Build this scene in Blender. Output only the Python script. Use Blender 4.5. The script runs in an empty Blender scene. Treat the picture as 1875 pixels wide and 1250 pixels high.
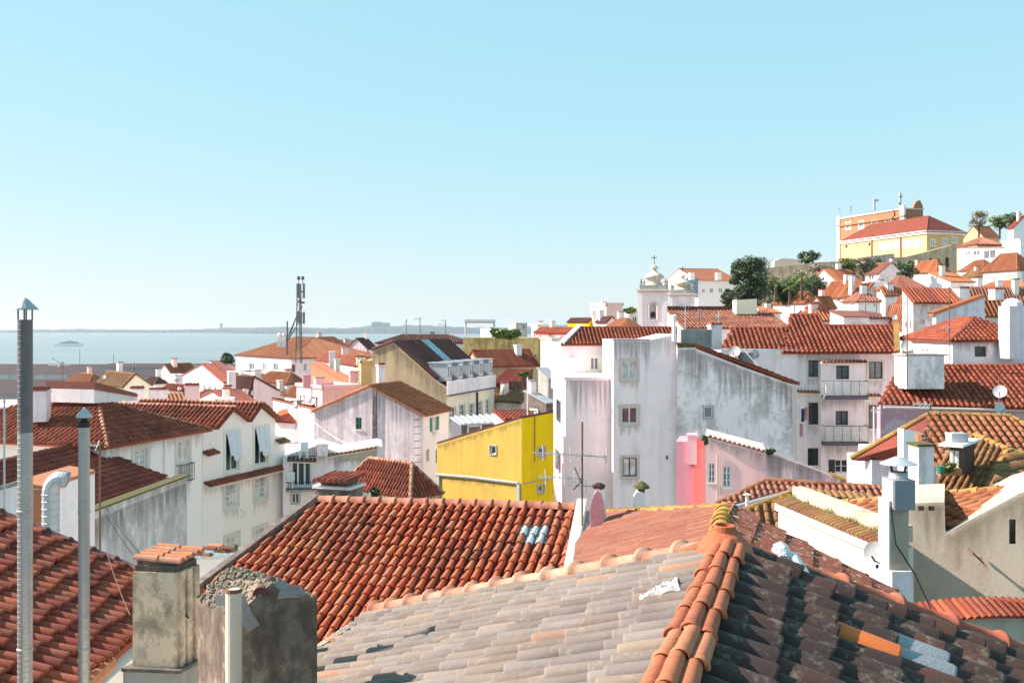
import bpy, math, random
from mathutils import Vector as V, Matrix as M
from mathutils.geometry import tessellate_polygon
random.seed(7)
R = math.radians
sc = bpy.context.scene
# ---------------------------------------------------------------- camera
F, CX, HY, CZ = 1800.0, 937.5, 597.0, 48.0      # focal length and horizon row of the photograph, eye height over the river
cam = bpy.data.cameras.new('camera'); camo = bpy.data.objects.new('camera', cam); sc.collection.objects.link(camo)
cam.sensor_width = 36; cam.lens = 36*F/1875; cam.shift_y = -28/1875
cam.clip_start = .1; cam.clip_end = 60000
camo.location = (0, 0, CZ); camo.rotation_euler = (R(90), 0, 0); sc.camera = camo
# ---------------------------------------------------------------- sky and sun
SUN_EL, SUN_AZ = R(36), R(-82)                  # azimuth from the view direction (+Y), negative = left
sd = V((math.sin(SUN_AZ)*math.cos(SUN_EL), math.cos(SUN_AZ)*math.cos(SUN_EL), math.sin(SUN_EL)))
w = bpy.data.worlds.new('World'); sc.world = w; w.use_nodes = True
nt = w.node_tree; bg = nt.nodes['Background']
sky = nt.nodes.new('ShaderNodeTexSky'); sky.sky_type = 'NISHITA'; sky.sun_disc = False
sky.sun_elevation = SUN_EL; sky.sun_rotation = SUN_AZ
sky.altitude = 50; sky.air_density = 1.0; sky.dust_density = 0.3; sky.ozone_density = 1.5
gm_ = nt.nodes.new('ShaderNodeGamma'); gm_.inputs['Gamma'].default_value = .6      # evens out the sky as the photograph's exposure did
hs = nt.nodes.new('ShaderNodeHueSaturation'); hs.inputs['Hue'].default_value = .492; hs.inputs['Saturation'].default_value = 1.25; hs.inputs['Value'].default_value = 1.45
nt.links.new(sky.outputs[0], gm_.inputs['Color']); nt.links.new(gm_.outputs[0], hs.inputs['Color']); sp_ = nt.nodes.new('ShaderNodeSeparateColor'); cb_ = nt.nodes.new('ShaderNodeCombineColor'); nt.links.new(hs.outputs[0], sp_.inputs[0])
for ch, (ga, ex) in enumerate(((1.33, .68), (2.52, .337), (2.98, .26))):       # the photograph's pale cyan grade, the same for every part of the sky
    pw = nt.nodes.new('ShaderNodeMath'); pw.operation = 'POWER'; pw.inputs[1].default_value = ex; nt.links.new(sp_.outputs[ch], pw.inputs[0])
    mu = nt.nodes.new('ShaderNodeMath'); mu.operation = 'MULTIPLY'; mu.inputs[1].default_value = ga; nt.links.new(pw.outputs[0], mu.inputs[0]); nt.links.new(mu.outputs[0], cb_.inputs[ch])
nt.links.new(cb_.outputs[0], bg.inputs[0])
bg.inputs[1].default_value = 0.1
sl = bpy.data.lights.new('sun', 'SUN'); sl.energy = 5.0; sl.angle = R(.53); sl.color = (1, .875, .79)
so = bpy.data.objects.new('sun', sl); sc.collection.objects.link(so)
so.rotation_euler = (-sd).to_track_quat('-Z', 'Y').to_euler(); so.location = sd*300
vs = sc.view_settings; vs.view_transform = 'Standard'; vs.look = 'None'; vs.gamma = 1; vs.use_curve_mapping = False
vs.exposure = 1.17
sc.cycles.volume_bounces = 0
sc.cycles.max_bounces = 5
# ---------------------------------------------------------------- helpers
C = sc.collection
V0 = V((0, 0, 0))
ORG = {}
UP = V((0, 0, 1))
def at(px, py, Y): return V(((px-CX)/F*Y, Y, CZ+(HY-py)/F*Y))
def lerp(a, b, t): return a+(b-a)*t
def sstep(a, b, x):
    t = min(1, max(0, (x-a)/(b-a))); return t*t*(3-2*t)
def interp(tab, x):
    if x <= tab[0][0]: return tab[0][1]
    for (a, p), (b, q) in zip(tab, tab[1:]):
        if x <= b: return p+(q-p)*(x-a)/(b-a)
    return tab[-1][1]
LOW = [(0, -24), (60, -26), (120, -30), (250, -40), (350, -43.5), (600, -46), (900, -46.3), (1000, -50)]
HIGH = [(0, -24), (60, -22), (90, -13), (120, -8), (150, -4), (200, 2), (240, 11), (280, 15), (400, 20), (700, 10), (1000, -20)]
def ground(x, y):
    t = sstep(.16, .36, x/max(y, 1))
    return CZ+lerp(interp(LOW, y), interp(HIGH, y), t)
class MB:
    def __init__(s): s.v = []; s.f = []
    def add(s, vs, fs):
        b = len(s.v); s.v.extend(vs); s.f.extend([[i+b for i in f] for f in fs]); return s
    def quad(s, a, b, c, d): return s.add([a, b, c, d], [(0, 1, 2, 3)])
    def box(s, c, x, y, z):
        vs = [c+x*i+y*j+z*k for k in (-1, 1) for j in (-1, 1) for i in (-1, 1)]
        return s.add(vs, [(0, 2, 3, 1), (4, 5, 7, 6), (0, 1, 5, 4), (2, 6, 7, 3), (0, 4, 6, 2), (1, 3, 7, 5)])
    def abox(s, x0, y0, z0, x1, y1, z1):
        return s.box(V(((x0+x1)/2, (y0+y1)/2, (z0+z1)/2)), V(((x1-x0)/2, 0, 0)), V((0, (y1-y0)/2, 0)), V((0, 0, (z1-z0)/2)))
    def prism(s, poly, vec):
        n = len(poly); vs = list(poly)+[p+vec for p in poly]
        return s.add(vs, [list(range(n)), list(range(2*n-1, n-1, -1))]+[(i, (i+1) % n, (i+1) % n+n, i+n) for i in range(n)])
    def tube(s, pts, r, n=8, r1=None):
        rings = []
        m = len(pts)
        for i, p in enumerate(pts):
            d = (pts[min(i+1, m-1)]-pts[max(i-1, 0)]).normalized()
            if i == 0: a = d.orthogonal().normalized() if abs(d.z) < .95 else d.cross(V((0, 1, 0))).normalized()
            else:
                a = a-d*a.dot(d)
                a = a.normalized() if a.length > .05 else d.orthogonal().normalized()
            b = d.cross(a)
            rr = r if r1 is None else lerp(r, r1, i/max(1, m-1))
            rings.append([p+(a*math.cos(t)+b*math.sin(t))*rr for t in [2*math.pi*k/n for k in range(n)]])
        vs = [q for r_ in rings for q in r_]
        fs = [(i*n+k, i*n+(k+1) % n, (i+1)*n+(k+1) % n, (i+1)*n+k) for i in range(m-1) for k in range(n)]
        fs += [list(range(n-1, -1, -1)), list(range((m-1)*n, m*n))]
        return s.add(vs, fs)
    def lathe(s, c, prof, n=16, rot=0.0):
        vs = []; fs = []
        for (r, z) in prof:
            vs += [c+V((r*math.cos(rot+2*math.pi*k/n), r*math.sin(rot+2*math.pi*k/n), z)) for k in range(n)]
        for i in range(len(prof)-1):
            fs += [(i*n+k, i*n+(k+1) % n, (i+1)*n+(k+1) % n, (i+1)*n+k) for k in range(n)]
        fs += [list(range(n-1, -1, -1)), list(range((len(prof)-1)*n, len(prof)*n))]
        return s.add(vs, fs)
    def build(s, name, mat, par=None, smooth=False, org=None, kind=None, label=None):
        if not s.v: return None
        o0 = org if org is not None else (ORG[par.name] if par else V0)
        me = bpy.data.meshes.new(name)
        me.from_pydata([(p-o0)[:] for p in s.v], [], s.f)
        me.materials.append(mat)
        if smooth: me.shade_smooth()
        o = bpy.data.objects.new(name, me); C.objects.link(o)
        ORG[o.name] = o0
        if par: o.parent = par
        else: o.location = o0
        if kind: o['kind'] = kind
        if label: o['label'] = label
        return o
def tag(o, label, cat, group=None):
    o['label'] = label; o['category'] = cat
    if group: o['group'] = group
    return o
def thing(name, label, cat, loc, group=None):
    o = bpy.data.objects.new(name, None); C.objects.link(o); o.location = loc; o.empty_display_size = .3
    ORG[o.name] = V(loc); return tag(o, label, cat, group)
# ---------------------------------------------------------------- materials
MAT = {}
def _mat(name):
    m = bpy.data.materials.new(name); m.use_nodes = True; MAT[name] = m
    n = m.node_tree; b = n.nodes['Principled BSDF']; return m, n, b
def _nd(n, t, **k):
    x = n.nodes.new(t)
    for a, v in k.items():
        if a in x.inputs: x.inputs[a].default_value = v
        else: setattr(x, a, v)
    return x
def _mix(n, fac, a, b, blend='MIX'):
    x = n.nodes.new('ShaderNodeMix'); x.data_type = 'RGBA'; x.blend_type = blend
    for i, v in ((0, fac), (6, a), (7, b)):
        if hasattr(v, 'is_linked'): n.links.new(v, x.inputs[i])
        elif i == 0: x.inputs[0].default_value = v
        else: x.inputs[i].default_value = (*v[:3], 1)
    return x.outputs[2]
def _noise(n, scale, detail=4, stretch=None, rough=.6, obj=False):
    c = n.nodes.new('ShaderNodeTexCoord') if obj else n.nodes.new('ShaderNodeNewGeometry')
    src = c.outputs['Object'] if obj else c.outputs['Position']
    t = _nd(n, 'ShaderNodeTexNoise', Scale=scale, Detail=detail, Roughness=rough)
    if stretch:
        mp = n.nodes.new('ShaderNodeMapping'); mp.inputs['Scale'].default_value = stretch
        n.links.new(src, mp.inputs[0]); src = mp.outputs[0]
    n.links.new(src, t.inputs['Vector']); return t.outputs[0]
def _ramp(n, fac, stops, interp='LINEAR'):
    r = n.nodes.new('ShaderNodeValToRGB'); cr = r.color_ramp; cr.interpolation = interp
    while len(cr.elements) < len(stops): cr.elements.new(.5)
    for e, (p, c) in zip(cr.elements, stops):
        e.position = p; e.color = (*c, 1) if not isinstance(c, (int, float)) else (c, c, c, 1)
    n.links.new(fac, r.inputs[0]); return r.outputs[0]
def _bump(n, b, h, strength, dist=.02):
    x = _nd(n, 'ShaderNodeBump', Strength=strength, Distance=dist)
    n.links.new(h, x.inputs['Height']); n.links.new(x.outputs[0], b.inputs['Normal'])
def plaster(name, col, dirt=(.28, .26, .25), mottle=.15, streak=.25, patch=0.0, patchcol=(.55, .5, .45), lo=.52, scale=1.0, st=(2.4, 2.4, .16)):
    m, n, b = _mat(name)
    b.inputs['Roughness'].default_value = .92; b.inputs['Specular IOR Level'].default_value = .2
    c = _mix(n, _ramp(n, _noise(n, .7*scale, 5), [(.35, 0), (.7, mottle)]), col, [x*.72 for x in col])
    if patch: c = _mix(n, _ramp(n, _noise(n, 1.1*scale, 7, rough=.68), [(.5, 0), (.58, patch)]), c, patchcol)
    if streak:
        st = _ramp(n, _noise(n, 1.0*scale, 5, st, rough=.65), [(lo, 0), (lo+.07, streak*.55), (lo+.22, streak)])
        c = _mix(n, st, c, dirt)
        bl = _ramp(n, _noise(n, .55*scale, 11, rough=.78), [(lo+.015, 0), (lo+.06, streak*.5), (lo+.2, streak*.85)])
        c = _mix(n, bl, c, dirt)
    n.links.new(c, b.inputs['Base Color'])
    _bump(n, b, _noise(n, 14, 6), .25, .02)
    return m
def simple(name, col, rough=.7, metal=0, noise=.25, scale=3, bump=0, spec=.4):
    m, n, b = _mat(name)
    c = _mix(n, _ramp(n, _noise(n, scale, 5), [(.35, 0), (.7, noise)]), col, [x*.5 for x in col])
    n.links.new(c, b.inputs['Base Color'])
    b.inputs['Roughness'].default_value = rough; b.inputs['Metallic'].default_value = metal; b.inputs['Specular IOR Level'].default_value = spec
    if bump: _bump(n, b, _noise(n, scale*4, 5), bump)
    return m
def tilemat(name, stops, lichen=(.3, .26, .16), lam=.3, dark=(.05, .035, .03), dam=.3, rough=.8, dscale=.5, lscale=1.6):
    m, n, b = _mat(name)
    oi = n.nodes.new('ShaderNodeObjectInfo'); ge = n.nodes.new('ShaderNodeNewGeometry')
    a = n.nodes.new('ShaderNodeMath'); a.operation = 'ADD'; n.links.new(oi.outputs['Random'], a.inputs[0]); n.links.new(ge.outputs['Random Per Island'], a.inputs[1])
    f = n.nodes.new('ShaderNodeMath'); f.operation = 'FRACT'; n.links.new(a.outputs[0], f.inputs[0])
    c = _ramp(n, f.outputs[0], stops)
    c = _mix(n, _ramp(n, _noise(n, dscale, 6), [(.45, 0), (.7, dam)]), c, dark)
    c = _mix(n, _ramp(n, _noise(n, 9, 6, rough=.7), [(.45, 0), (.75, .35)]), c, dark)
    c = _mix(n, _ramp(n, _noise(n, lscale, 8, rough=.75), [(.53, 0), (.64, lam)]), c, lichen)
    n.links.new(c, b.inputs['Base Color']); b.inputs['Roughness'].default_value = rough; b.inputs['Specular IOR Level'].default_value = .3
    _bump(n, b, _noise(n, 30, 5), .3, .01)
    return m
def leafmat(name, col):
    m, n, b = _mat(name); g = n.nodes.new('ShaderNodeNewGeometry')
    c = _ramp(n, g.outputs['Random Per Island'], [(0, [x*.5 for x in col]), (.45, col), (.8, [x*1.7 for x in col]), (1, [col[0]*3, col[1]*2.4, col[2]*1.6])])
    n.links.new(c, b.inputs['Base Color']); b.inputs['Roughness'].default_value = .55; b.inputs['Specular IOR Level'].default_value = .4
def dripmat(name, col, amount=.8, freq=3.0):
    """rain marks on a wall: UV x in metres along the wall, y from 0 at the source to 1 where they fade"""
    m, n, b = _mat(name); b.inputs['Base Color'].default_value = (*col, 1); b.inputs['Roughness'].default_value = .95; b.inputs['Specular IOR Level'].default_value = .1
    uv = n.nodes.new('ShaderNodeUVMap'); sp = n.nodes.new('ShaderNodeSeparateXYZ'); n.links.new(uv.outputs[0], sp.inputs[0])
    def nz(sx, sy, det):
        mp = n.nodes.new('ShaderNodeMapping'); mp.inputs['Scale'].default_value = (sx, sy, 1); n.links.new(uv.outputs[0], mp.inputs[0])
        t = _nd(n, 'ShaderNodeTexNoise', Scale=1.0, Detail=det, Roughness=.7); n.links.new(mp.outputs[0], t.inputs['Vector']); return t.outputs[0]
    def op(o, a, c):
        x = n.nodes.new('ShaderNodeMath'); x.operation = o; x.use_clamp = True
        for k, v in ((0, a), (1, c)):
            if hasattr(v, 'is_linked'): n.links.new(v, x.inputs[k])
            else: x.inputs[k].default_value = v
        return x.outputs[0]
    reach = op('MULTIPLY', _ramp(n, nz(freq, .15, 4), [(.3, 0), (.72, 1)]), 1.3)
    fade = _ramp(n, op('SUBTRACT', reach, sp.outputs[1]), [(.0, 0), (.5, 1)])
    a = op('MULTIPLY', op('MULTIPLY', fade, _ramp(n, nz(freq*4, 1.2, 6), [(.3, .25), (.65, 1)])), amount)
    n.links.new(a, b.inputs['Alpha'])
T1, T2, T3, T4 = (.30, .064, .028), (.22, .04, .02), (.37, .095, .042), (.17, .03, .018)
tilemat('tile_red', [(0, T1), (.3, T2), (.6, T3), (.8, T4), (1, T1)], lam=.15, dam=.25)
tilemat('tile_deep', [(0, (0.264, 0.048, 0.028)), (.4, (0.200, 0.036, 0.024)), (.7, (0.320, 0.068, 0.032)), (1, (0.160, 0.028, 0.022))], lam=.12, dam=.45)
tilemat('tile_orange', [(0, (0.323, 0.109, 0.045)), (.3, (0.271, 0.077, 0.032)), (.6, (0.361, 0.142, 0.065)), (1, (0.297, 0.097, 0.042))], lam=.25, dam=.15)
tilemat('tile_pink', [(0, (0.354, 0.136, 0.089)), (.3, (0.306, 0.102, 0.068)), (.6, (0.394, 0.170, 0.109)), (1, (0.326, 0.116, 0.074))], lam=.2, dam=.2, lichen=(.35, .2, .08))
tilemat('tile_moss', [(0, (0.268, 0.128, 0.051)), (.3, (0.230, 0.089, 0.038)), (.6, (0.293, 0.166, 0.064)), (1, (0.191, 0.076, 0.038))], lam=.4, dam=.35, lichen=(.27, .19, .06))
tilemat('tile_grey', [(0, (0.151, 0.120, 0.104)), (.14, (0.248, 0.207, 0.178)), (.28, (0.179, 0.150, 0.139)), (.42, (0.269, 0.197, 0.149)), (.55, (0.172, 0.133, 0.113)), (.7, (0.234, 0.200, 0.185)), (.85, (0.193, 0.150, 0.126)), (.95, (0.227, 0.184, 0.152)), (.965, (0.311, 0.170, 0.107)), (1, (0.325, 0.190, 0.120))],
        lam=.3, dam=.5, dark=(.09, .07, .06), lichen=(.42, .36, .25), lscale=9, dscale=1.6)
tilemat('tile_black', [(0, (0.069, 0.035, 0.027)), (.25, (0.045, 0.027, 0.024)), (.5, (0.102, 0.045, 0.033)), (.75, (0.055, 0.031, 0.027)), (1, (0.083, 0.042, 0.031))], lam=.55, dam=.4, dark=(.02, .018, .018), lichen=(.26, .22, .17), lscale=7)
tilemat('tile_brown', [(0, (0.136, 0.051, 0.043)), (.5, (0.102, 0.038, 0.038)), (1, (0.170, 0.064, 0.047))], lam=.2, dam=.4)
tilemat('tile_lichen', [(0, (0.375, 0.210, 0.045)), (.4, (0.315, 0.150, 0.045)), (.7, (0.390, 0.255, 0.060)), (1, (0.300, 0.135, 0.045))], lam=.6, lichen=(.3, .2, .05), dam=.45)
tilemat('tile_worn', [(0, (0.286, 0.088, 0.048)), (.5, (0.231, 0.061, 0.037)), (1, (0.313, 0.116, 0.061))], lam=.75, dam=.3, lichen=(.55, .5, .47), lscale=11)
plaster('white', (.94, .83, .825), mottle=.25, streak=.3, lo=.5, dirt=(.45, .4, .39))
plaster('white_clean', (.88, .82, .82), mottle=.15, streak=.16, lo=.52, dirt=(.5, .46, .42))
plaster('cream', (.84, .78, .68), mottle=.1, streak=.12, lo=.56)
plaster('cream_pale', (.95, .85, .79), mottle=.08, streak=.14, lo=.56, dirt=(.5, .42, .34))
plaster('cream_yellow', (.92, .83, .64), mottle=.1, streak=.2, lo=.56)
plaster('lavender', (.88, .75, .785), mottle=.25, streak=.38, lo=.48, dirt=(.4, .36, .37))
plaster('tower_white', (.98, .82, .825), dirt=(.44, .37, .38), mottle=.15, streak=.28, lo=.52, patch=.15, patchcol=(.84, .72, .73), st=(2.0, 2.0, .2))
plaster('gable_shaded', (.82, .71, .74), dirt=(.33, .28, .3), mottle=.35, streak=.55, lo=.46, st=(3.2, 3.2, .1))  # stained, streaked plaster; the gable's shade is mixed into its grey-lavender base
plaster('grimy', (.95, .82, .82), dirt=(.3, .25, .24), mottle=.25, streak=.55, lo=.51, patch=.35, patchcol=(.68, .62, .58), st=(1.6, 1.6, .5))
plaster('old_grey', (.86, .76, .73), dirt=(.32, .28, .26), mottle=.3, streak=.6, lo=.43, patch=.5, patchcol=(.85, .82, .8), scale=1.3, st=(1.5, 1.5, .6))
plaster('beige', (.52, .42, .34), dirt=(.25, .21, .14), mottle=.3, streak=.4, lo=.5, st=(1.3, 1.3, .6))
plaster('tan', (.56, .41, .25), dirt=(.25, .21, .18), mottle=.25, streak=.4, lo=.5)
plaster('ochre_old', (.78, .56, .24), dirt=(.2, .15, .07), mottle=.3, streak=.7, lo=.46)
plaster('ochre', (.62, .42, .09), dirt=(.42, .26, .08), mottle=.3, streak=.35, lo=.48)
plaster('yellow', (1.0, .63, .004), dirt=(.62, .36, .02), mottle=.2, streak=.3, lo=.5)
plaster('yellow_pale', (.60, .42, .20), mottle=.08, streak=.08)
plaster('orange_wall', (.36, .17, .085), mottle=.12, streak=.12)
plaster('pink', (.80, .48, .50), dirt=(.45, .3, .32), mottle=.12, streak=.25)
plaster('pink_deep', (.68, .31, .36), dirt=(.4, .2, .25), mottle=.12, streak=.25)
plaster('coral', (.82, .2, .19), mottle=.1, streak=.1)
plaster('pink_pale', (.94, .58, .56), dirt=(.5, .4, .4), mottle=.12, streak=.22)
plaster('pink_grime', (.68, .52, .55), dirt=(.2, .17, .19), mottle=.2, streak=.8, lo=.42)
plaster('mauve', (.45, .26, .31), dirt=(.4, .28, .32), mottle=.15, streak=.3, patch=.5, patchcol=(.6, .5, .52))
plaster('cream_sun', (.62, .555, .46), mottle=.2, streak=.2, lo=.52)
plaster('stone', (.66, .53, .47), mottle=.2, streak=.15)
plaster('stone_pale', (.72, .66, .58), mottle=.2, streak=.2)
plaster('rock', (.62, .48, .33), dirt=(.2, .16, .11), mottle=.5, streak=.6, lo=.45, patch=.4, patchcol=(.6, .5, .38))
plaster('concrete', (.42, .40, .38), dirt=(.15, .14, .13), mottle=.4, streak=.5, lo=.46)
plaster('soot', (.25, .2, .18), dirt=(.07, .06, .055), mottle=.5, streak=.7, lo=.42, patch=.5, patchcol=(.4, .31, .24), scale=4, st=(1.6, 1.6, .8))
plaster('chimney_beige', (.74, .58, .43), dirt=(.2, .14, .09), mottle=.35, streak=.7, lo=.48, patch=.4, patchcol=(.72, .65, .56), scale=5, st=(1.3, 1.3, .9))
plaster('chimney_dark', (.36, .275, .21), dirt=(.07, .05, .045), mottle=.5, streak=.8, lo=.44, patch=.6, patchcol=(.46, .38, .31), scale=5, st=(1.3, 1.3, .8))
plaster('rust_wall', (.22, .10, .06), dirt=(.06, .045, .04), mottle=.5, streak=.8, lo=.42, scale=2)
plaster('slate_wall', (.13, .13, .16), mottle=.1, streak=.1)
dripmat('drip_dark', (.14, .12, .115), .44, 1.7); dripmat('drip_soft', (.24, .2, .19), .32, 2.4); dripmat('drip_brown', (.2, .14, .09), .4, 2.0)
simple('white_paint', (.82, .82, .8), .5, noise=.1); simple('grey_paint', (.42, .43, .43), .5); simple('dark_frame', (.03, .03, .03), .5)
simple('green_paint', (.03, .2, .12), .5); simple('dark_green', (.02, .035, .035), .5); simple('rust_door', (.42, .1, .02), .6)
simple('iron', (.035, .033, .035), .55, .4); simple('steel', (.42, .41, .41), .45, .6, noise=.25, scale=6)
simple('zinc', (.45, .47, .5), .55, .35, noise=.3, scale=4); simple('rusty_pipe', (.26, .14, .08), .8, .2, noise=.6, scale=8)
simple('copper_brown', (.24, .075, .045), .55, noise=.35, scale=2); simple('foil', (.75, .77, .8), .25, .9, noise=.2, scale=20, bump=.9)
simple('flash_blue', (.30, .31, .33), .45, .3, noise=.3, scale=10, bump=.4); simple('dark_void', (.012, .011, .012), .9, noise=0)
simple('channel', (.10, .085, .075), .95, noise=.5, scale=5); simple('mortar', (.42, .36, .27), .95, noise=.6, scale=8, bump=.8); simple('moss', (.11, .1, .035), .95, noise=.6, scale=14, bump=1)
simple('cream_pipe', (.72, .58, .48), .6, noise=.2, scale=5); simple('sheet_grey', (.36, .37, .40), .55, .2, noise=.35, scale=2)
simple('grey_box', (.25, .28, .30), .5, .2, noise=.1); simple('panel_grey', (.22, .21, .21), .6, noise=.2); simple('mast_grey', (.13, .12, .12), .6, noise=.2); simple('dish', (.55, .52, .52), .5, noise=.2); simple('awning_red', (.75, .09, .015), .7)
simple('terracotta', (.5, .19, .085), .75, noise=.35, scale=9, bump=.3); simple('cable', (.03, .03, .03), .7); simple('cable_pale', (.6, .58, .55), .7)
simple('bark', (.10, .07, .05), .95, noise=.5, scale=5, bump=.6); leafmat('leaf_dark', (.045, .07, .028))
leafmat('leaf_olive', (.11, .125, .03)); leafmat('leaf_palm', (.10, .15, .03))
simple('twig', (.16, .12, .10), .9, noise=.3); leafmat('brush', (.17, .14, .10)); simple('grass', (.13, .15, .03), .9, noise=.6, scale=4)
simple('cloth_white', (.74, .75, .8), .9, noise=.2, scale=5, bump=.4); simple('cloth_pink', (.55, .25, .28), .9); simple('cloth_navy', (.04, .05, .1), .9)
simple('boat_hull', (.8, .84, .88), .4, noise=.05); simple('boat_dark', (.85, .88, .9), .3, noise=.05); simple('dock_roof', (.05, .022, .024), .7, noise=.5, scale=.05); simple('dock_wall', (.34, .36, .38), .8, noise=.3, scale=.1)
simple('earth', (.2, .16, .12), .95, noise=.5, scale=.2, bump=.3); simple('paving', (.45, .41, .37), .9, noise=.3, scale=.5)
simple('far_land', (.065, .085, .10), .95, noise=.7, scale=.004); simple('far_town', (.55, .5, .46), .9, noise=.3, scale=.01)
simple('glass_tile', (.5, .55, .58), .12, noise=.3, scale=9, spec=.8)
def glass(name, col, rough=.06):
    m, n, b = _mat(name)
    c = _mix(n, _ramp(n, _noise(n, 1.7, 3), [(.4, 0), (.6, .6)]), col, [min(1, x*2.2+.01) for x in col])
    n.links.new(c, b.inputs['Base Color']); b.inputs['Roughness'].default_value = rough; b.inputs['Specular IOR Level'].default_value = .6
    _bump(n, b, _noise(n, 1.2, 2), .08, .05)
glass('glass', (.02, .024, .028)); glass('glass_blue', (.10, .2, .26), .1); glass('glass_curtain', (.42, .42, .40), .12); glass('glass_grey', (.09, .10, .11), .1)
m, n, b = _mat('water')
b.inputs['Base Color'].default_value = (.16, .2, .21, 1); b.inputs['Roughness'].default_value = .38; b.inputs['Specular IOR Level'].default_value = .5
c = _mix(n, _ramp(n, _noise(n, .004, 5, (.25, 1, 1)), [(.4, 0), (.62, .8)]), (.16, .20, .21), (.22, .24, .23))
n.links.new(c, b.inputs['Base Color']); _bump(n, b, _noise(n, .12, 6, (.4, 1, 1)), .55, .5)
# ---------------------------------------------------------------- roof tiles
def frame_of(poly):
    n = (poly[1]-poly[0]).cross(poly[2]-poly[0])
    for i in range(3, len(poly)):
        if n.length < 1e-5: n = (poly[1]-poly[0]).cross(poly[i]-poly[0])
    n.normalize()
    if n.z < 0: n = -n
    u = UP.cross(n); u.normalize(); v = n.cross(u)
    return n, u, v
def spans(P2, x):
    ys = []
    k = len(P2)
    for i in range(k):
        (a, b), (c, d) = P2[i], P2[(i+1) % k]
        if (a <= x < c) or (c <= x < a): ys.append(b+(d-b)*(x-a)/(c-a))
    ys.sort(); return [(ys[i], ys[i+1]) for i in range(0, len(ys)-1, 2)]
def tile_cells(poly, pitch, exp):
    n, u, v = frame_of(poly); O = poly[0]
    P2 = [((p-O).dot(u), (p-O).dot(v)) for p in poly]
    x0 = min(p[0] for p in P2); x1 = max(p[0] for p in P2); vm = min(p[1] for p in P2)
    nc = max(1, int(round((x1-x0)/pitch))); pt = (x1-x0)/nc
    out = []
    for i in range(nc):
        x = x0+pt*(i+.5)
        for a, b in spans(P2, x): out.append((x, a, b))
    return n, u, v, O, vm, pt, out
def arc_profile(r, seg, lim=84):
    return [(r*math.sin(R(-lim+2*lim*j/seg)), r*(math.cos(R(-lim+2*lim*j/seg))-math.cos(R(lim)))) for j in range(seg+1)]
def tiles_into(mb, poly, pitch=.23, exp=.36, mode='tile', seg=4, skip=None):
    n, u, v, O, vm, pt, cells = tile_cells(poly, pitch, exp)
    prof = arc_profile(pt*.34, seg, 90)
    for (x, a, b) in cells:
        if mode == 'strip': pieces = [(a, b, .0, .0)]
        else:
            pieces = []
            k = int(math.floor((a-vm)/exp+1e-6))
            while vm+k*exp < b-.03:
                y0 = vm+k*exp; y1 = min(b, y0+exp*1.06)
                pieces.append((max(a, y0), y1, .03, .0)); k += 1
        jx = random.uniform(-.006, .006)
        for (y0, y1, h0, h1) in pieces:
            if y1-y0 < .02 or (skip and skip(x, y0)): continue
            vs = []
            jj = random.uniform(-.011, .011); sg = sag(O+u*x+v*y0)-.02
            for (y, h, s) in ((y0, h0, 1.08), (y1, h1, .9)):
                vs += [O+u*(x+jx+jj+q*s)+v*y+n*(z*s+h+.012+sg) for q, z in prof]
            m = seg+1
            fs = [(j, j+1, m+j+1, m+j) for j in range(seg)]
            if mode == 'tile':
                vs += [O+u*(x+jx+jj+q*.85)+v*(y0+.002)+n*(z*.8+h0-.005+sg) for q, z in prof]
                fs += [(j+1, j, 2*m+j, 2*m+j+1) for j in range(seg)]
            mb.add(vs, fs)
def sag(p): return .03+.018*math.sin(p.x*1.3+p.y*.7)+.014*math.sin(p.y*1.9-p.x*.5)
TILE_ME = {}
def tile_mesh(w, L, mat):
    key = (round(w, 3), round(L, 3), mat)
    if key in TILE_ME: return TILE_ME[key]
    seg = 8; prof = arc_profile(w/2, seg, 92); m = seg+1
    vs = []
    for (y, s, h) in ((0, 1.1, .042), (.02, 1.11, .042), (L*.5, .98, .02), (L, .84, .0)): vs += [(q*s, y, z*s+h+.008) for q, z in prof]
    fs = [(k*m+j, k*m+j+1, k*m+m+j+1, k*m+m+j) for k in range(3) for j in range(seg)]
    b = len(vs); vs += [(q*.86, .0, z*.82+.03) for q, z in prof]; vs += [(q*.8, L*.6, z*.78+.004) for q, z in prof]
    fs += [(j+1, j, b+j, b+j+1) for j in range(seg)]+[(b+j+1, b+j, b+m+j, b+m+j+1) for j in range(seg)]
    me = bpy.data.meshes.new('tile'); me.from_pydata(vs, [], fs); me.materials.append(MAT[mat]); me.shade_smooth()
    TILE_ME[key] = me; return me
def place(me, name, par, mat4, label=None):
    o = bpy.data.objects.new(name, me); C.objects.link(o); o.parent = par
    o.matrix_basis = M.Translation(-ORG[par.name])@mat4; ORG[o.name] = ORG[par.name]
    if label: o['label'] = label
    return o
def basis(x, y, z, p):
    return M(((x[0], y[0], z[0], p[0]), (x[1], y[1], z[1], p[1]), (x[2], y[2], z[2], p[2]), (0, 0, 0, 1)))
def in_view(p, mx=60):
    if p.y < 1: return False
    px = CX+p.x/p.y*F; py = HY-(p.z-CZ)/p.y*F
    return -mx < px < 1875+mx and 300 < py < 1250+mx
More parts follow.
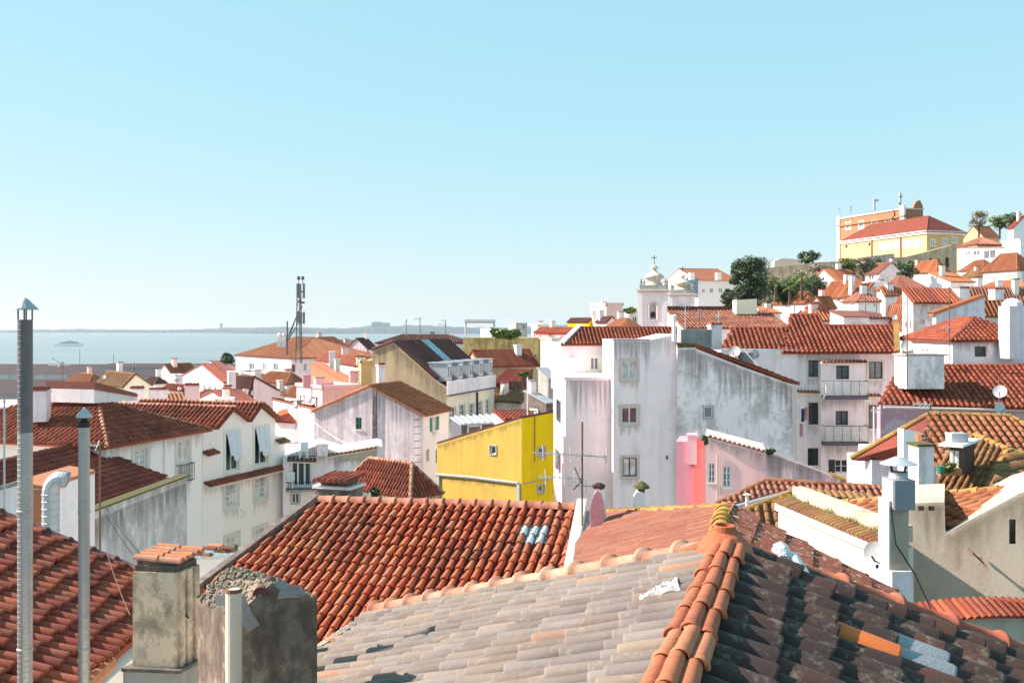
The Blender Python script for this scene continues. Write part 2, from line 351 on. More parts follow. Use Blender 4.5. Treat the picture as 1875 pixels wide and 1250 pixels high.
def tile_list(poly, pitch, exp, mat, wf=.84):
    """every single tile of a slope: (distance, in view, mesh, matrix, column, row)"""
    n, u, v, O, vm, pt, cells = tile_cells(poly, pitch, exp)
    out = []; me = tile_mesh(pt*wf, exp*1.14, mat)
    for ci, (x, a, b) in enumerate(cells):
        k = int(math.floor((a-vm)/exp+.5)); off = random.uniform(-.03, .03)
        while vm+k*exp+exp*.45 < b:
            p = O+u*(x+random.uniform(-.008, .008))+v*min(vm+k*exp+off+random.uniform(-.015, .015), b-exp*1.1)+n*random.uniform(0, .008)
            p = p+n*(sag(p)-.02)
            if random.random() < .015: p = p-v*random.uniform(.05, .12)
            r = M.Rotation(random.gauss(0, .028), 4, 'Z')@M.Rotation(random.gauss(0, .012), 4, 'X')@M.Rotation(random.gauss(0, .02), 4, 'Y')
            q = p+v*exp*.5
            out.append(((q-V((0, 0, CZ))).length, in_view(q), me, basis(u, v, n, p)@r, ci, k)); k += 1
    return out
def spread_tiles(par, lists, limit=300, mats={}):
    """the nearest tiles in view become parts of their own, the others one joined part for each mesh"""
    allt = [t for l in lists for t in l]
    vis = sorted([t for t in allt if t[1]], key=lambda t: t[0])
    own = vis[:limit]; rest = vis[limit:]+[t for t in allt if not t[1]]
    for t in own:
        o = place(t[2], 'tile', par, t[3])
    by = {}
    for t in rest: by.setdefault(t[2].name, []).append(t)
    for ts in by.values():
        me = ts[0][2]; mb = MB(); base = [q.co.copy() for q in me.vertices]; fs = [list(p.vertices) for p in me.polygons]
        for t in ts: mb.add([t[3]@q for q in base], fs)
        mb.build('roof_tiles', me.materials[0], par, smooth=True, kind='stuff')
RIDGE_ME = {}
def ridge_mesh(r, L, mat, lobes=1, seg=10, big=1.0):
    key = (r, L, mat, lobes, big)
    if key in RIDGE_ME: return RIDGE_ME[key]
    def prof(s):
        if lobes == 1: return [(r*s*math.sin(R(-95+190*j/seg)), r*s*math.cos(R(-95+190*j/seg))) for j in range(seg+1)]
        out = []; q = r*.40*s
        for (cx_, cz_, a0, a1) in ((-r*.68, -r*.10, -95, 52), (0, r*.16, -58, 58), (r*.68, -r*.10, -52, 95)):
            out += [(cx_*(.6+.4*s)+q*math.sin(R(lerp(a0, a1, j/8))), cz_+q*math.cos(R(lerp(a0, a1, j/8)))) for j in range(9)]
        return out
    rings = [(-.012, 1.1*big), (.0, 1.17*big), (.03, 1.2*big), (.05, 1.14*big), (.058, 1.03), (L*.55, 1.0), (L*1.1, .93)]
    vs = []; m = len(prof(1))
    for y, s in rings: vs += [(q, y, z) for q, z in prof(s)]
    fs = [(k*m+j, k*m+j+1, k*m+m+j+1, k*m+m+j) for k in range(len(rings)-1) for j in range(m-1)]
    b = len(vs); vs += [(q, .0, z) for q, z in prof(.86)]
    fs += [(j+1, j, b+j, b+j+1) for j in range(m-1)]
    me = bpy.data.meshes.new('ridge_tile'); me.from_pydata(vs, [], fs); me.materials.append(MAT[mat]); me.shade_smooth()
    RIDGE_ME[key] = me; return me
def ridge_row(par, A, B, r, L, mat, lobes=1, own=True, lift=0.0, name='ridge_tile', big=1.0):
    """ridge tiles from A (the overlapping lower end) up to B"""
    d = (B-A); n = max(1, int(round(d.length/L))); st = d.length/n; y = d.normalized()
    x = y.cross(UP).normalized(); z = x.cross(y)
    me = ridge_mesh(r, round(st, 3), mat, lobes, big=big)
    mb = MB(); base = [q.co.copy() for q in me.vertices]; fs = [list(p.vertices) for p in me.polygons]
    for k in range(n):
        p = A+y*(st*k)+z*lift+x*random.gauss(0, .006)
        mt = basis(x, y, z, p)@M.Rotation(random.gauss(0, .015), 4, 'Z')@M.Rotation(random.gauss(0, .02), 4, 'Y')
        if own: place(me, name, par, mt)
        else: mb.add([mt@q for q in base], fs)
    if not own: mb.build(name+'s', MAT[mat], par, smooth=True, kind='stuff')
def line_ridge(mb, A, B, r, seg=6, step=.42):
    d = B-A; n = max(1, int(round(d.length/step))); y = d.normalized(); x = y.cross(UP)
    if x.length < .01: return
    x.normalize(); z = x.cross(y)
    for k in range(n):
        a = A+d*(k/n); b = A+d*((k+1)/n)
        pr = [(math.sin(R(-92+184*j/seg)), math.cos(R(-92+184*j/seg))) for j in range(seg+1)]
        vs = [a+x*(q*r*1.12)+z*(h*r*1.12-.02) for q, h in pr]+[b+x*(q*r*.92)+z*(h*r*.92-.02) for q, h in pr]
        m = seg+1; mb.add(vs, [(j, j+1, m+j+1, m+j) for j in range(seg)]+[list(range(m))])
# ---------------------------------------------------------------- walls and windows
class Face:
    """a vertical wall plane: P0 its left end as seen from outside, d along it"""
    def __init__(s, P0, d, zb=None):
        s.P = V((P0[0], P0[1], 0)); s.d = V((d[0], d[1], 0)).normalized(); s.n = V((s.d.y, -s.d.x, 0))
    def sz(s, px, py):
        k = (px-CX)/F
        # (k*Y, Y) = P + d*t
        det = s.d.x-k*s.d.y; t = (k*s.P.y-s.P.x)/det; Y = s.P.y+s.d.y*t
        return (t, CZ+(HY-py)/F*Y)
    def pt(s, t, z, off=0): return s.P+s.d*t+V((0, 0, z))+s.n*off
def fpx(px, Y, phi): return Face(((px-CX)/F*Y, Y), (math.cos(R(phi)), math.sin(R(phi))))
def wall_into(mb, f, outer, holes=(), depth=.16):
    loops = [[V((a, b, 0)) for a, b in outer]]+[[V((a, b, 0)) for a, b in h] for h in holes]
    flat = [p for l in loops for p in l]
    tris = tessellate_polygon(loops)
    mb.add([f.pt(p.x, p.y) for p in flat], [list(t) for t in tris])
    for h in holes:
        k = len(h)
        for i in range(k):
            a, b = h[i], h[(i+1) % k]
            mb.quad(f.pt(*a), f.pt(*b), f.pt(*b, -depth), f.pt(*a, -depth))
def rect_hole(f, r):
    x0, y0, x1, y1 = r; a, z1 = f.sz(x0, y0); b, z0 = f.sz(x1, y1)
    zc = f.sz((x0+x1)/2, y0)[1]; zd = f.sz((x0+x1)/2, y1)[1]
    return [(a, zd), (b, zd), (b, zc), (a, zc)]
def fbox(mb, f, s0, z0, s1, z1, o0, o1):
    c = f.pt((s0+s1)/2, (z0+z1)/2, (o0+o1)/2)
    mb.box(c, f.d*(abs(s1-s0)/2), f.n*(abs(o1-o0)/2), UP*(abs(z1-z0)/2))
def window(f, hole, par, frame='white_paint', pane='glass', leaves=2, rows=2, surr=None, sw=.14, sill=True, shut=None, fw=.06, rail=None, name='window', deep=.1):
    s0, z0 = hole[0]; s1, z1 = hole[2]
    fr = MB(); W = s1-s0; H = z1-z0; fw = min(fw, W*.16)
    for a in (0, 1):
        fbox(fr, f, s0 if not a else s1-fw, z0, s0+fw if not a else s1, z1, -deep-.05, -deep+.01)
        fbox(fr, f, s0+fw, z0 if not a else z1-fw, s1-fw, z0+fw if not a else z1, -deep-.05, -deep+.01)
    for i in range(1, leaves):
        x = s0+W*i/leaves; fbox(fr, f, x-fw*.55, z0+fw, x+fw*.55, z1-fw, -deep-.045, -deep+.014)
    for i in range(leaves):
        xa = s0+W*i/leaves+fw*(1 if i == 0 else .55); xb = s0+W*(i+1)/leaves-fw*(1 if i == leaves-1 else .55)
        for j in range(1, rows):
            z = z0+H*j/rows; fbox(fr, f, xa, z-fw*.3, xb, z+fw*.3, -deep-.04, -deep+.004)
    wo = fr.build(name, MAT[frame], par)
    for i in range(leaves):
        p = MB(); fbox(p, f, s0+W*i/leaves+.01, z0+.01, s0+W*(i+1)/leaves-.01, z1-.01, -deep-.03, -deep-.02); p.build('pane', MAT[pane], wo)
    if surr:
        q = MB(); o = .035
        fbox(q, f, s0-sw, z0-sw, s0, z1+sw, 0.002, o); fbox(q, f, s1, z0-sw, s1+sw, z1+sw, 0.002, o)
        fbox(q, f, s0, z1, s1, z1+sw, 0.002, o-.003); fbox(q, f, s0, z0-sw, s1, z0, 0.002, o+.02)
        q.build('surround', MAT[surr], wo)
    elif sill:
        q = MB(); fbox(q, f, s0-.06, z0-.07, s1+.06, z0-.002, .002, .07); q.build('sill', MAT['stone_pale'], wo)
    if (surr or sill) and W > .55 and name == 'window': drips(f, [(s0-.1, z0-(sw if surr else .08)), (s1+.1, z0-(sw if surr else .08))], H*.75, wo, 'drip_soft', .008)
    if shut:
        for a in (0, 1):
            q = MB(); x0 = s0-W*.48 if not a else s1+.02; fbox(q, f, x0, z0, x0+W*.46, z1, .01, .05)
            for j in range(6): zz = z0+H*(j+.5)/6; fbox(q, f, x0+.03, zz-.02, x0+W*.46-.03, zz+.02, .05, .062)
            q.build('shutter', MAT[shut], wo)
    if rail: railing(f, s0-.12, s1+.12, z0-.02, z0+min(1.0, H*.42), .22, wo, rail)
    return wo
def drips(f, tops, length, par, mat='drip_dark', off=.012, name='rain_stain'):
    """a sheet of rain marks hanging from the line tops [(s, z), ...] of a wall"""
    me = bpy.data.meshes.new(name); vs = []; fs = []; uv = []; o0 = ORG[par.name]; k = random.uniform(0, 40); m = len(tops)
    for (a, z) in tops: vs += [(f.pt(a, z, off)-o0)[:], (f.pt(a, z-length, off)-o0)[:]]; uv += [(a+k, 0), (a+k, 1)]
    for i in range(m-1): fs.append((2*i, 2*i+1, 2*i+3, 2*i+2))
    me.from_pydata(vs, [], fs); ul = me.uv_layers.new(name='UVMap')
    for lp in me.loops: ul.data[lp.index].uv = uv[lp.vertex_index]
    me.materials.append(MAT[mat]); o = bpy.data.objects.new(name, me); C.objects.link(o); o.parent = par; ORG[o.name] = o0
    return o
def railing(f, s0, s1, z0, z1, off, par, mat='iron', gap=.12, name='railing', sides=True):
    q = MB()
    for z in (z0+.03, z1): fbox(q, f, s0, z-.018, s1, z+.018, off-.018, off+.018)
    n = max(2, int((s1-s0)/gap))
    for i in range(n+1):
        x = s0+(s1-s0)*i/n; fbox(q, f, x-.009, z0+.05, x+.009, z1-.02, off-.008, off+.008)
    if sides:
        for x in (s0, s1): fbox(q, f, x-.015, z1-.02, x+.015, z1+.016, 0.0, off-.02); fbox(q, f, x-.015, z0, x+.015, z0+.03, 0.0, off-.02)
    return q.build(name, MAT[mat], par)
class House:
    def __init__(s, name, label, cat, loc, wm='white', group=None):
        s.root = thing(name, label, cat, loc, group); s.wm = wm; s.w = MB(); s.pend = []; s.roofs = []
    def face(s, f, outer_px=None, outer=None, wins=()):
        o = outer if outer else [f.sz(*p) for p in outer_px]
        holes = []
        for wd in wins:
            wd = dict(wd); r = wd.pop('r'); h = rect_hole(f, r); holes.append(h); s.pend.append((f, h, wd))
        wall_into(s.w, f, o, holes); return o
    def finish(s):
        s.wall = s.w.build('wall', MAT[s.wm], s.root)
        for f, h, wd in s.pend: window(f, h, s.root, **wd)
        return s
    def extrude(s, f, outer, depth):
        """side, top and back walls behind a front face"""
        k = len(outer); a = [f.pt(*p) for p in outer]; b = [p-f.n*depth for p in a]
        for i in range(k): s.w.quad(a[i], a[(i+1) % k], b[(i+1) % k], b[i])
        s.w.add(b, [list(range(k))])
    def roof(s, polys, mat='tile_red', mode='tile', pitch=.24, exp=.37, thick=.09, ridges=(), rr=.11, name='roof', seg=4, rmat=None):
        mb = MB()
        for p in polys:
            n = frame_of(p)[0]; mb.prism(p, -n*thick)
        ro = mb.build(name, MAT[mat], s.root)
        if mode != 'plain':
            t = MB()
            for p in polys: tiles_into(t, p, pitch, exp, mode, seg)
            t.build('roof_tiles', MAT[mat], ro, smooth=True, kind='stuff')
        if ridges:
            q = MB()
            for a, b in ridges: line_ridge(q, a, b, rr)
            q.build('ridge_tiles', MAT[rmat or mat], ro, kind='stuff')
        s.roofs.append(ro); return ro
def boxhouse(name, label, cat, cx, Y, phi, lx, rx, py, roof='hip', rise=1.6, wm='white', tile='tile_red', mode='strip', over=.3, wR=(), wL=(), zb=None, k=.5, pitch=.26, group=None, wstyle=None, gable_over=.12, wmL=None, parapet=.4, exp=.38, rmat=None, maxp=None):
    """a rectangular house: near corner at column cx and distance Y; its right wall runs to column rx, its left wall to column lx (or ('m', metres))"""
    u = V((math.cos(R(phi)), math.sin(R(phi)), 0)); v = V((-math.sin(R(phi)), math.cos(R(phi)), 0))
    Cc = V(((cx-CX)/F*Y, Y, 0)); ze = CZ+(HY-py)/F*Y
    def run(dv, px):
        if isinstance(px, tuple): return px[1]
        kk = (px-CX)/F; return (kk*Cc.y-Cc.x)/(dv.x-kk*dv.y)
    a, b = run(u, rx), run(v, lx)
    if not (.5 < a < 30 and .5 < b < 40): print('BOX', label, round(a, 1), round(b, 1)); a = min(12, max(2, a)); b = 8 if b < .5 else min(b, 12)
    if maxp: rise = min(rise, maxp*(a if roof in ('gL', 'sL') else b if roof in ('gR', 'sR') else min(a, b)))
    if zb is None: zb = min(ground(Cc.x, Cc.y), ground(*(Cc+u*a+v*b).to_2d()))-2
    H = House(name, label, cat, (Cc.x, Cc.y, zb), wm, group)
    Rr, L, B = Cc+u*a, Cc+v*b, Cc+u*a+v*b
    fR = Face(Cc, u); fL = Face(L, -v); fB = Face(B, -u); fO = Face(Rr, v)
    ws = wstyle or {}
    def W(l): return [dict(ws, **(x if isinstance(x, dict) else {'r': x})) for x in l]
    top = {'R': [(a, ze), (0, ze)], 'L': [(b, ze), (0, ze)], 'B': [(a, ze), (0, ze)], 'O': [(b, ze), (0, ze)]}
    tn = 0.0; zr = ze+rise; pol = []; rid = []
    Z = lambda p, z: V((p.x, p.y, z))
    if roof == 'gR':
        top['L'] = [(b, ze), (b*(1-k), zr), (0, ze)]; top['O'] = [(b, ze), (b*k, zr), (0, ze)]
        t1 = rise/(b*k); t2 = rise/(b*(1-k)); g = u*gable_over
        m0, m1 = Cc+v*(b*k)-g, Rr+v*(b*k)+g
        pol = [[Z(Cc-v*over-g, ze-t1*over), Z(Rr-v*over+g, ze-t1*over), Z(m1, zr), Z(m0, zr)], [Z(B+v*over+g, ze-t2*over), Z(L+v*over-g, ze-t2*over), Z(m0, zr), Z(m1, zr)]]
        rid = [(pol[0][3], pol[0][2])]
    elif roof == 'gL':
        top['R'] = [(a, ze), (a*k, zr), (0, ze)]; top['B'] = [(a, ze), (a*(1-k), zr), (0, ze)]
        t1 = rise/(a*k); t2 = rise/(a*(1-k)); g = v*gable_over
        m0, m1 = Cc+u*(a*k)-g, L+u*(a*k)+g
        pol = [[Z(L-u*over+g, ze-t1*over), Z(Cc-u*over-g, ze-t1*over), Z(m0, zr), Z(m1, zr)], [Z(Rr+u*over-g, ze-t2*over), Z(B+u*over+g, ze-t2*over), Z(m1, zr), Z(m0, zr)]]
        rid = [(pol[0][2], pol[0][3])]
    elif roof == 'hip':
        h = min(a, b)/2; t = rise/h; eo = over; zz = ze-t*eo
        c0, c1, c2, c3 = Z(Cc-u*eo-v*eo, zz), Z(Rr+u*eo-v*eo, zz), Z(B+u*eo+v*eo, zz), Z(L-u*eo+v*eo, zz)
        if a >= b: r0, r1 = Z(Cc+u*h+v*h, zr), Z(Rr-u*h+v*h, zr); pol = [[c0, c1, r1, r0], [c1, c2, r1], [c2, c3, r0, r1], [c3, c0, r0]]; rid = [(c0, r0), (c1, r1), (c3, r0), (c2, r1), (r0, r1)]
        else: r0, r1 = Z(Cc+u*h+v*h, zr), Z(L+u*h-v*h, zr); pol = [[c0, c1, r0], [c1, c2, r1, r0], [c2, c3, r1], [c3, c0, r0, r1]]; rid = [(c0, r0), (c1, r0), (c3, r1), (c2, r1), (r0, r1)]
        if (r1-r0).length < .05: pol = [[q for i, q in enumerate(p) if i < 2 or q is r0] + ([] if any(q is r0 for q in p) else [r0]) for p in pol]; rid = rid[:4]
    elif roof in ('sR', 'sL'):      # lean-to: low along the right wall ('sR') or along the left wall ('sL'), rising away from it
        g = gable_over
        if roof == 'sR':
            top['B'] = [(a, zr), (0, zr)]; top['O'] = [(b, zr), (0, ze)]; top['L'] = [(b, ze), (0, zr)]; t = rise/b
            pol = [[Z(Cc-v*over-u*g, ze-t*over), Z(Rr-v*over+u*g, ze-t*over), Z(B+u*g, zr), Z(L-u*g, zr)]]
        else:
            top['O'] = [(b, zr), (0, zr)]; top['R'] = [(a, zr), (0, ze)]; top['B'] = [(a, ze), (0, zr)]; t = rise/a
            pol = [[Z(L-u*over+v*g, ze-t*over), Z(Cc-u*over-v*g, ze-t*over), Z(Rr-v*g, zr), Z(B+v*g, zr)]]
    H.fR, H.fL, H.a, H.b, H.ze, H.zr, H.u, H.v, H.c = fR, fL, a, b, ze, zr, u, v, Cc
    H.face(fR, outer=[(0, zb), (a, zb)]+top['R'], wins=W(wR))
    if wmL:
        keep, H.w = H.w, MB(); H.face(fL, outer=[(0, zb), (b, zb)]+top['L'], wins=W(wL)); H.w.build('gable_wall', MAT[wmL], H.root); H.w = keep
    else: H.face(fL, outer=[(0, zb), (b, zb)]+top['L'], wins=W(wL))
    H.face(fB, outer=[(0, zb), (a, zb)]+top['B']); H.face(fO, outer=[(0, zb), (b, zb)]+top['O'])
    if roof == 'flat':
        H.w.quad(Z(Cc, ze-.01), Z(Rr, ze-.01), Z(B, ze-.01), Z(L, ze-.01))
        if parapet:
            q = MB(); t = .12
            for (p, d, l) in ((Cc, u, a), (L, u, a), (Cc, v, b), (Rr, v, b)):
                q.box(Z(p+d*(l/2), ze+parapet/2), d*(l/2+t), V((-d.y, d.x, 0))*t, UP*(parapet/2))
            q.build('parapet', MAT[wm], H.root)
    H.finish()
    if pol: H.roof([p if True else p for p in pol], tile, mode, pitch, exp, ridges=rid, rmat=rmat)
    return H
def plane_pt(px, py, P, n):
    """where the view ray of a pixel meets the plane through P"""
    d = V(((px-CX)/F, 1, (HY-py)/F)); o = V((0, 0, CZ)); return o+d*((P-o).dot(n)/d.dot(n))
def slope_n(az, tan):
    """normal of a slope that falls towards azimuth az (degrees from +X, counter-clockwise)"""
    return V((math.cos(R(az))*tan, math.sin(R(az))*tan, 1)).normalized()
def chimney(par, px0, px1, py0, py1, Y, wm='white', phi=15, depth=.6, cap='tiles', label=None, name='chimney', z1=None, capm='tile_red'):
    f = fpx(px0, Y, phi); a, zt = f.sz(px0, py0); b, zb = f.sz(px1, py1)
    q = MB(); fbox(q, f, a, zb, b, zt, -depth, 0); o = q.build(name, MAT[wm], par, label=label)
    t = MB(); w = b-a
    fbox(t, f, a-.05, zt-.14*w-.02, b+.05, zt-.05*w, -depth-.05, .05); t.build('cap', MAT[wm], o)
    if cap == 'tiles':
        for i in range(max(2, int(w/.22))):
            n = max(2, int(w/.22)); x = a+w*(i+.5)/n
            tt = MB(); A = f.pt(x, zt+.06, .07); B = f.pt(x, zt+.06, -depth-.07); line_ridge(tt, A, B, w/n*.52, 5, 1.0); tt.build('tile', MAT[capm], o)
        e = MB(); fbox(e, f, a+.03, zt-.05*w, b-.03, zt+.06, -depth+.03, -.03); e.build('vent', MAT['dark_void'] if False else MAT[wm], o)
    elif cap == 'pot':
        t = MB(); t.lathe(f.pt((a+b)/2, zt, -depth/2), [(.12*w+.05, 0), (.1*w+.05, .35), (.14*w+.05, .38), (.1*w+.04, .42)], 10); t.build('pot', MAT['zinc'], o)
    return o
# ================================================================ setting: ground, river, far shore, haze
def grid_sheet(name, xs, ys, zf, mat, kind='structure'):
    vs = [V((x*(y if y > 0 else 1), y, 0)) for y in ys for x in xs]
    for p in vs: p.z = zf(p.x, p.y)
    n = len(xs); fs = [(j*n+i, j*n+i+1, j*n+n+i+1, j*n+n+i) for j in range(len(ys)-1) for i in range(n-1)]
    m = MB(); m.add(vs, fs); o = m.build(name, MAT[mat]); o['kind'] = kind; return o
grid_sheet('ground', [-1.2+2.7*i/60 for i in range(61)], [.5, 6, 15, 30, 45, 60, 75, 90, 105, 120, 135, 150, 175, 200, 220, 240, 260, 280, 320, 360, 420, 500, 600, 750, 900, 960, 1000, 1400], ground, 'paving')
m_ = MB(); m_.quad(V((-30000, 880, 0)), V((30000, 880, 0)), V((30000, 14000, 0)), V((-30000, 14000, 0))); o_ = m_.build('river', MAT['water']); o_['kind'] = 'structure'
def shore():
    mb = MB(); xs = []; k = 420
    rows = [7000, 7100, 7300, 7600, 8200, 9200]
    hs_ = [.0, 11, 29, 43, 50, 56]
    for j, (y, h) in enumerate(zip(rows, hs_)):
        for i in range(k+1):
            px = -350+2600*i/k
            env = interp([(-350, .30), (60, .36), (300, .42), (420, .58), (520, .82), (640, .95), (700, 1.0), (800, .95), (1000, 1.0), (2300, .9)], px)
            rng = .78+.22*math.sin(px*.021+j)+.1*math.sin(px*.071+j*2)+.07*math.sin(px*.19+j)+random.uniform(-.06, .06)
            nx = -900*(sstep(330, 520, px)) if j < 3 else -500*(sstep(330, 520, px))
            Y = y+nx+(900 if px < 330 and j == 0 else 0)*0
            mb.v.append(V(((px-CX)/F*Y, Y, max(0, h*env*rng)+(.5 if j else -1))))
    for j in range(5):
        for i in range(k): mb.f.append([j*(k+1)+i, j*(k+1)+i+1, (j+1)*(k+1)+i+1, (j+1)*(k+1)+i])
    o = mb.build('hills', MAT['far_land']); o['kind'] = 'structure'
    t = MB()
    for i in range(900):
        px = random.uniform(250, 960) if i < 700 else random.uniform(-50, 250)
        Y = random.uniform(6300, 7300) if px > 450 else random.uniform(7100, 7600)
        env = interp([(-350, .1), (300, .15), (420, .4), (520, .7), (700, 1.0), (1000, 1.0)], px)
        z = random.uniform(0, 30)*env*((Y-6100)/1200)
        s = random.uniform(4, 11); h = random.uniform(3, 10)
        x = (px-CX)/F*Y; t.abox(x-s, Y-5, z, x+s, Y+5, z+h+4)
    o = t.build('far_town', MAT['far_town']); o['kind'] = 'stuff'; tag(o, 'pale mass of far houses along the opposite bank', 'town')
    b = MB(); a0 = at(680, 590, 7200); b.abox(a0.x, 7200, 40, a0.x+128, 7260, 74); b.abox(a0.x+10, 7200, 74, a0.x+70, 7240, 80)
    tag(b.build('far_block', MAT['far_town'], org=a0), 'long flat-topped block on the far ridge right of the mast', 'building')
    b = MB(); a0 = at(405, 594, 7300); b.abox(a0.x-6, 7290, 30, a0.x+6, 7310, 68); b.abox(a0.x-9, 7290, 62, a0.x+9, 7312, 66)
    tag(b.build('far_tower', MAT['far_town'], org=a0), 'tiny lone tower on the far shore left of the mast', 'tower')
shore()
hz = MB(); hz.abox(-24000, -150, -30, 24000, 15500, CZ+62)
ho = hz.build('haze', MAT['white']); ho['kind'] = 'stuff'; tag(ho, 'thin pale morning haze over river and town', 'haze')
hm = bpy.data.materials.new('haze_air'); hm.use_nodes = True; hn = hm.node_tree; hn.nodes.remove(hn.nodes['Principled BSDF'])
pv = hn.nodes.new('ShaderNodeVolumePrincipled'); pv.inputs['Color'].default_value = (.80, .91, 1, 1); pv.inputs['Density'].default_value = HAZE = 5.5e-5
pv.inputs['Anisotropy'].default_value = .3
hn.links.new(pv.outputs[0], hn.nodes['Material Output'].inputs['Volume'])
ho.data.materials.clear(); ho.data.materials.append(hm)
# ================================================================ near roofs
def hv(az): return V((math.cos(R(az)), math.sin(R(az)), 0))
# --- the roof in front: a level ridge towards the camera, pale slope on its left, dark slope on its right
A = at(1327, 1020, 8.0)
r_ = V((-.296, -.955, 0)); nL = V((-.955*.4, .296*.4, 1)).normalized(); nR = V((.955*.46, -.296*.46, 1)).normalized()
cL = plane_pt(688, 1128, A, nL); near = A+r_*7.2; eL = cL+r_*9.0
pR = plane_pt(1875, 1214, A, nR); cR = A+(pR-A)*1.45; eR = cR+r_*9.5
eL.z = cL.z; eR.z = cR.z
fg = thing('tiled_house', 'near house with pale grey tiles left of its ridge and near-black tiles right', 'house', (A.x, A.y-2, CZ-9))
mb = MB()
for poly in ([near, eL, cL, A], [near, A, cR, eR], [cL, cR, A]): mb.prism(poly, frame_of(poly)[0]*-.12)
rf = mb.build('roof', MAT['channel'], fg)  # dirty channel bed, darkened further so gaps between tile rows read as shade
wb = MB(); q = [cL.lerp(A, .08), cR.lerp(A, .08), eR.lerp(near, .08), eL.lerp(near, .08)]
wb.prism([p-UP*.25 for p in q], UP*-6); wb.build('wall', MAT['cream'], fg)
PIT, EXP = .20, .385
lg = tile_list([near, eL, cL, A], PIT, EXP, 'tile_grey', .74); lb = tile_list([near, A, cR, eR], .275, EXP*1.16, 'tile_black', .86)
bt = MB(); tiles_into(bt, [cL, cR, A], .24, .38); bt.build('roof_tiles', MAT['tile_deep'], rf, smooth=True, kind='stuff')
allv = sorted([t for t in lg+lb if t[1]], key=lambda t: t[0]); own = allv[:300]; ids = set(id(t) for t in own)
def nearest(ts, px, py):
    def d(t):
        p = t[3]@V((0, EXP*.45, .05)); return (CX+p.x/p.y*F-px)**2+(HY-(p.z-CZ)/p.y*F-py)**2
    return min(ts, key=d)
simple('new_tile', (.58, .15, .035), .7, noise=.25, scale=6)
odd = {id(nearest(lb, 1605, 1180)): ('new_tile', 'bright new orange tile among black ones'), id(nearest(lb, 1682, 1216)): ('flash_blue', 'pale metal-patched tile'), id(nearest(lb, 1668, 1246)): ('flash_blue', 'pale metal-patched tile')}
for t in own:
    o = place(t[2], 'tile', rf, t[3])
    if id(t) in odd:
        me = t[2].copy(); me.materials.clear(); me.materials.append(MAT[odd[id(t)][0]]); o.data = me; o['label'] = odd[id(t)][1]
for lst in (lg, lb):
    mb = MB(); me = lst[0][2]; base = [v.co.copy() for v in me.vertices]; fs = [list(p.vertices) for p in me.polygons]
    for t in lst:
        if id(t) not in ids: mb.add([t[3]@v for v in base], fs)
    mb.build('roof_tiles', me.materials[0], rf, smooth=True, kind='stuff')
tilemat('tile_ridge', [(0, (.44, .13, .055)), (.3, (.38, .1, .045)), (.6, (.48, .17, .08)), (1, (.35, .09, .04))], lam=.2, dam=.1)
tilemat('tile_hipred', [(0, (.36, .1, .055)), (.4, (.3, .075, .045)), (.7, (.42, .14, .075)), (1, (.32, .085, .045))], lam=.2, dam=.15)
ridge_row(rf, near, A-V((0, .15, 0)), .13, .48, 'tile_ridge', lobes=3, lift=.115)
tilemat('tile_hip_pale', [(0, (.46, .22, .14)), (.4, (.4, .17, .1)), (.7, (.5, .27, .18)), (1, (.38, .15, .09))], lam=.25, dam=.1, lichen=(.6, .5, .4))
ridge_row(rf, cL, A, .095, .5, 'tile_hip_pale', lift=.07, big=1.22)
ridge_row(rf, cR, A, .1, .56, 'tile_hipred', lift=.075, big=1.15)
mb = MB()
for (P, Q, nn, off) in ((cL, A, nL, -1), (cR, A, nR, 1)):
    d = (Q-P); k = 40
    side = d.cross(nn).normalized()*(1 if d.cross(nn).dot(r_) > 0 else -1)
    pts = []
    for i in range(k+1):
        c0 = P+d*(i/k); pts.append((c0+nn*.12, c0+nn*.03+side*(.15+random.uniform(-.035, .035))))
    for i in range(k): mb.quad(pts[i][0], pts[i+1][0], pts[i+1][1], pts[i][1])
mb.build('mortar_bed', MAT['mortar'], rf)
# stepped mortar stops at the foot of the pale slope
n0, u0, v0 = frame_of([near, eL, cL, A])
for i in range(42):
    p = cL+r_*(.1+.2*i); mb = MB(); mb.box(p+n0*.05+v0*.03, u0*.07, v0*(.08+random.uniform(0, .03)), n0*.045); mb.build('eave_stop', MAT['mortar'], rf)
# the cap where the three ridges meet
cap = MB(); cap.lathe(A+V((0, .0, .11)), [(.24, -.08), (.22, -.02), (.14, .07), (.09, .10), (.09, .15), (.075, .155), (.075, .11), (.0, .11)], 18); co = cap.build('ridge_cap', MAT['tile_ridge'], rf)
for k in range(5):
    a = .6+k*1.15; fl = MB(); c0 = A+V((.19*math.cos(a), .19*math.sin(a), .07))
    line_ridge(fl, c0+V((math.cos(a)*.16, math.sin(a)*.16, -.06)), c0-V((math.cos(a)*.08, math.sin(a)*.08, -.06)), .055, 8, 1.0); fl.build('flare', MAT['tile_ridge'], co)
ms = MB()
for i in range(70):
    a = random.uniform(0, 6.28); rr = random.uniform(.2, .36); s = random.uniform(.02, .05)
    ms.lathe(A+V((rr*math.cos(a), rr*math.sin(a)-.1, -.1+random.uniform(-.03, .04))), [(s*.5, -s), (s, 0), (s*.4, s*.8)], 6)
ms.build('moss', MAT['moss'], rf, kind='stuff')
simple('flash_pale', (.5, .49, .49), .6, .1, noise=.4, scale=18, bump=.5)
fo = MB(); d0 = (cR-A).normalized(); p0 = A+d0*.55+UP*.2
fo.lathe(p0, [(.02, -.1), (.07, -.09), (.085, 0), (.06, .07), (.0, .1)], 10); fo.tube([p0+V((0, 0, -.02)), p0+d0*.12+r_*.06, p0+d0*.2+r_*.16+UP*-.07, p0+d0*.24+r_*.25+UP*-.1], .06, 9, .075)
fo.build('foil_patch', MAT['foil'], rf)
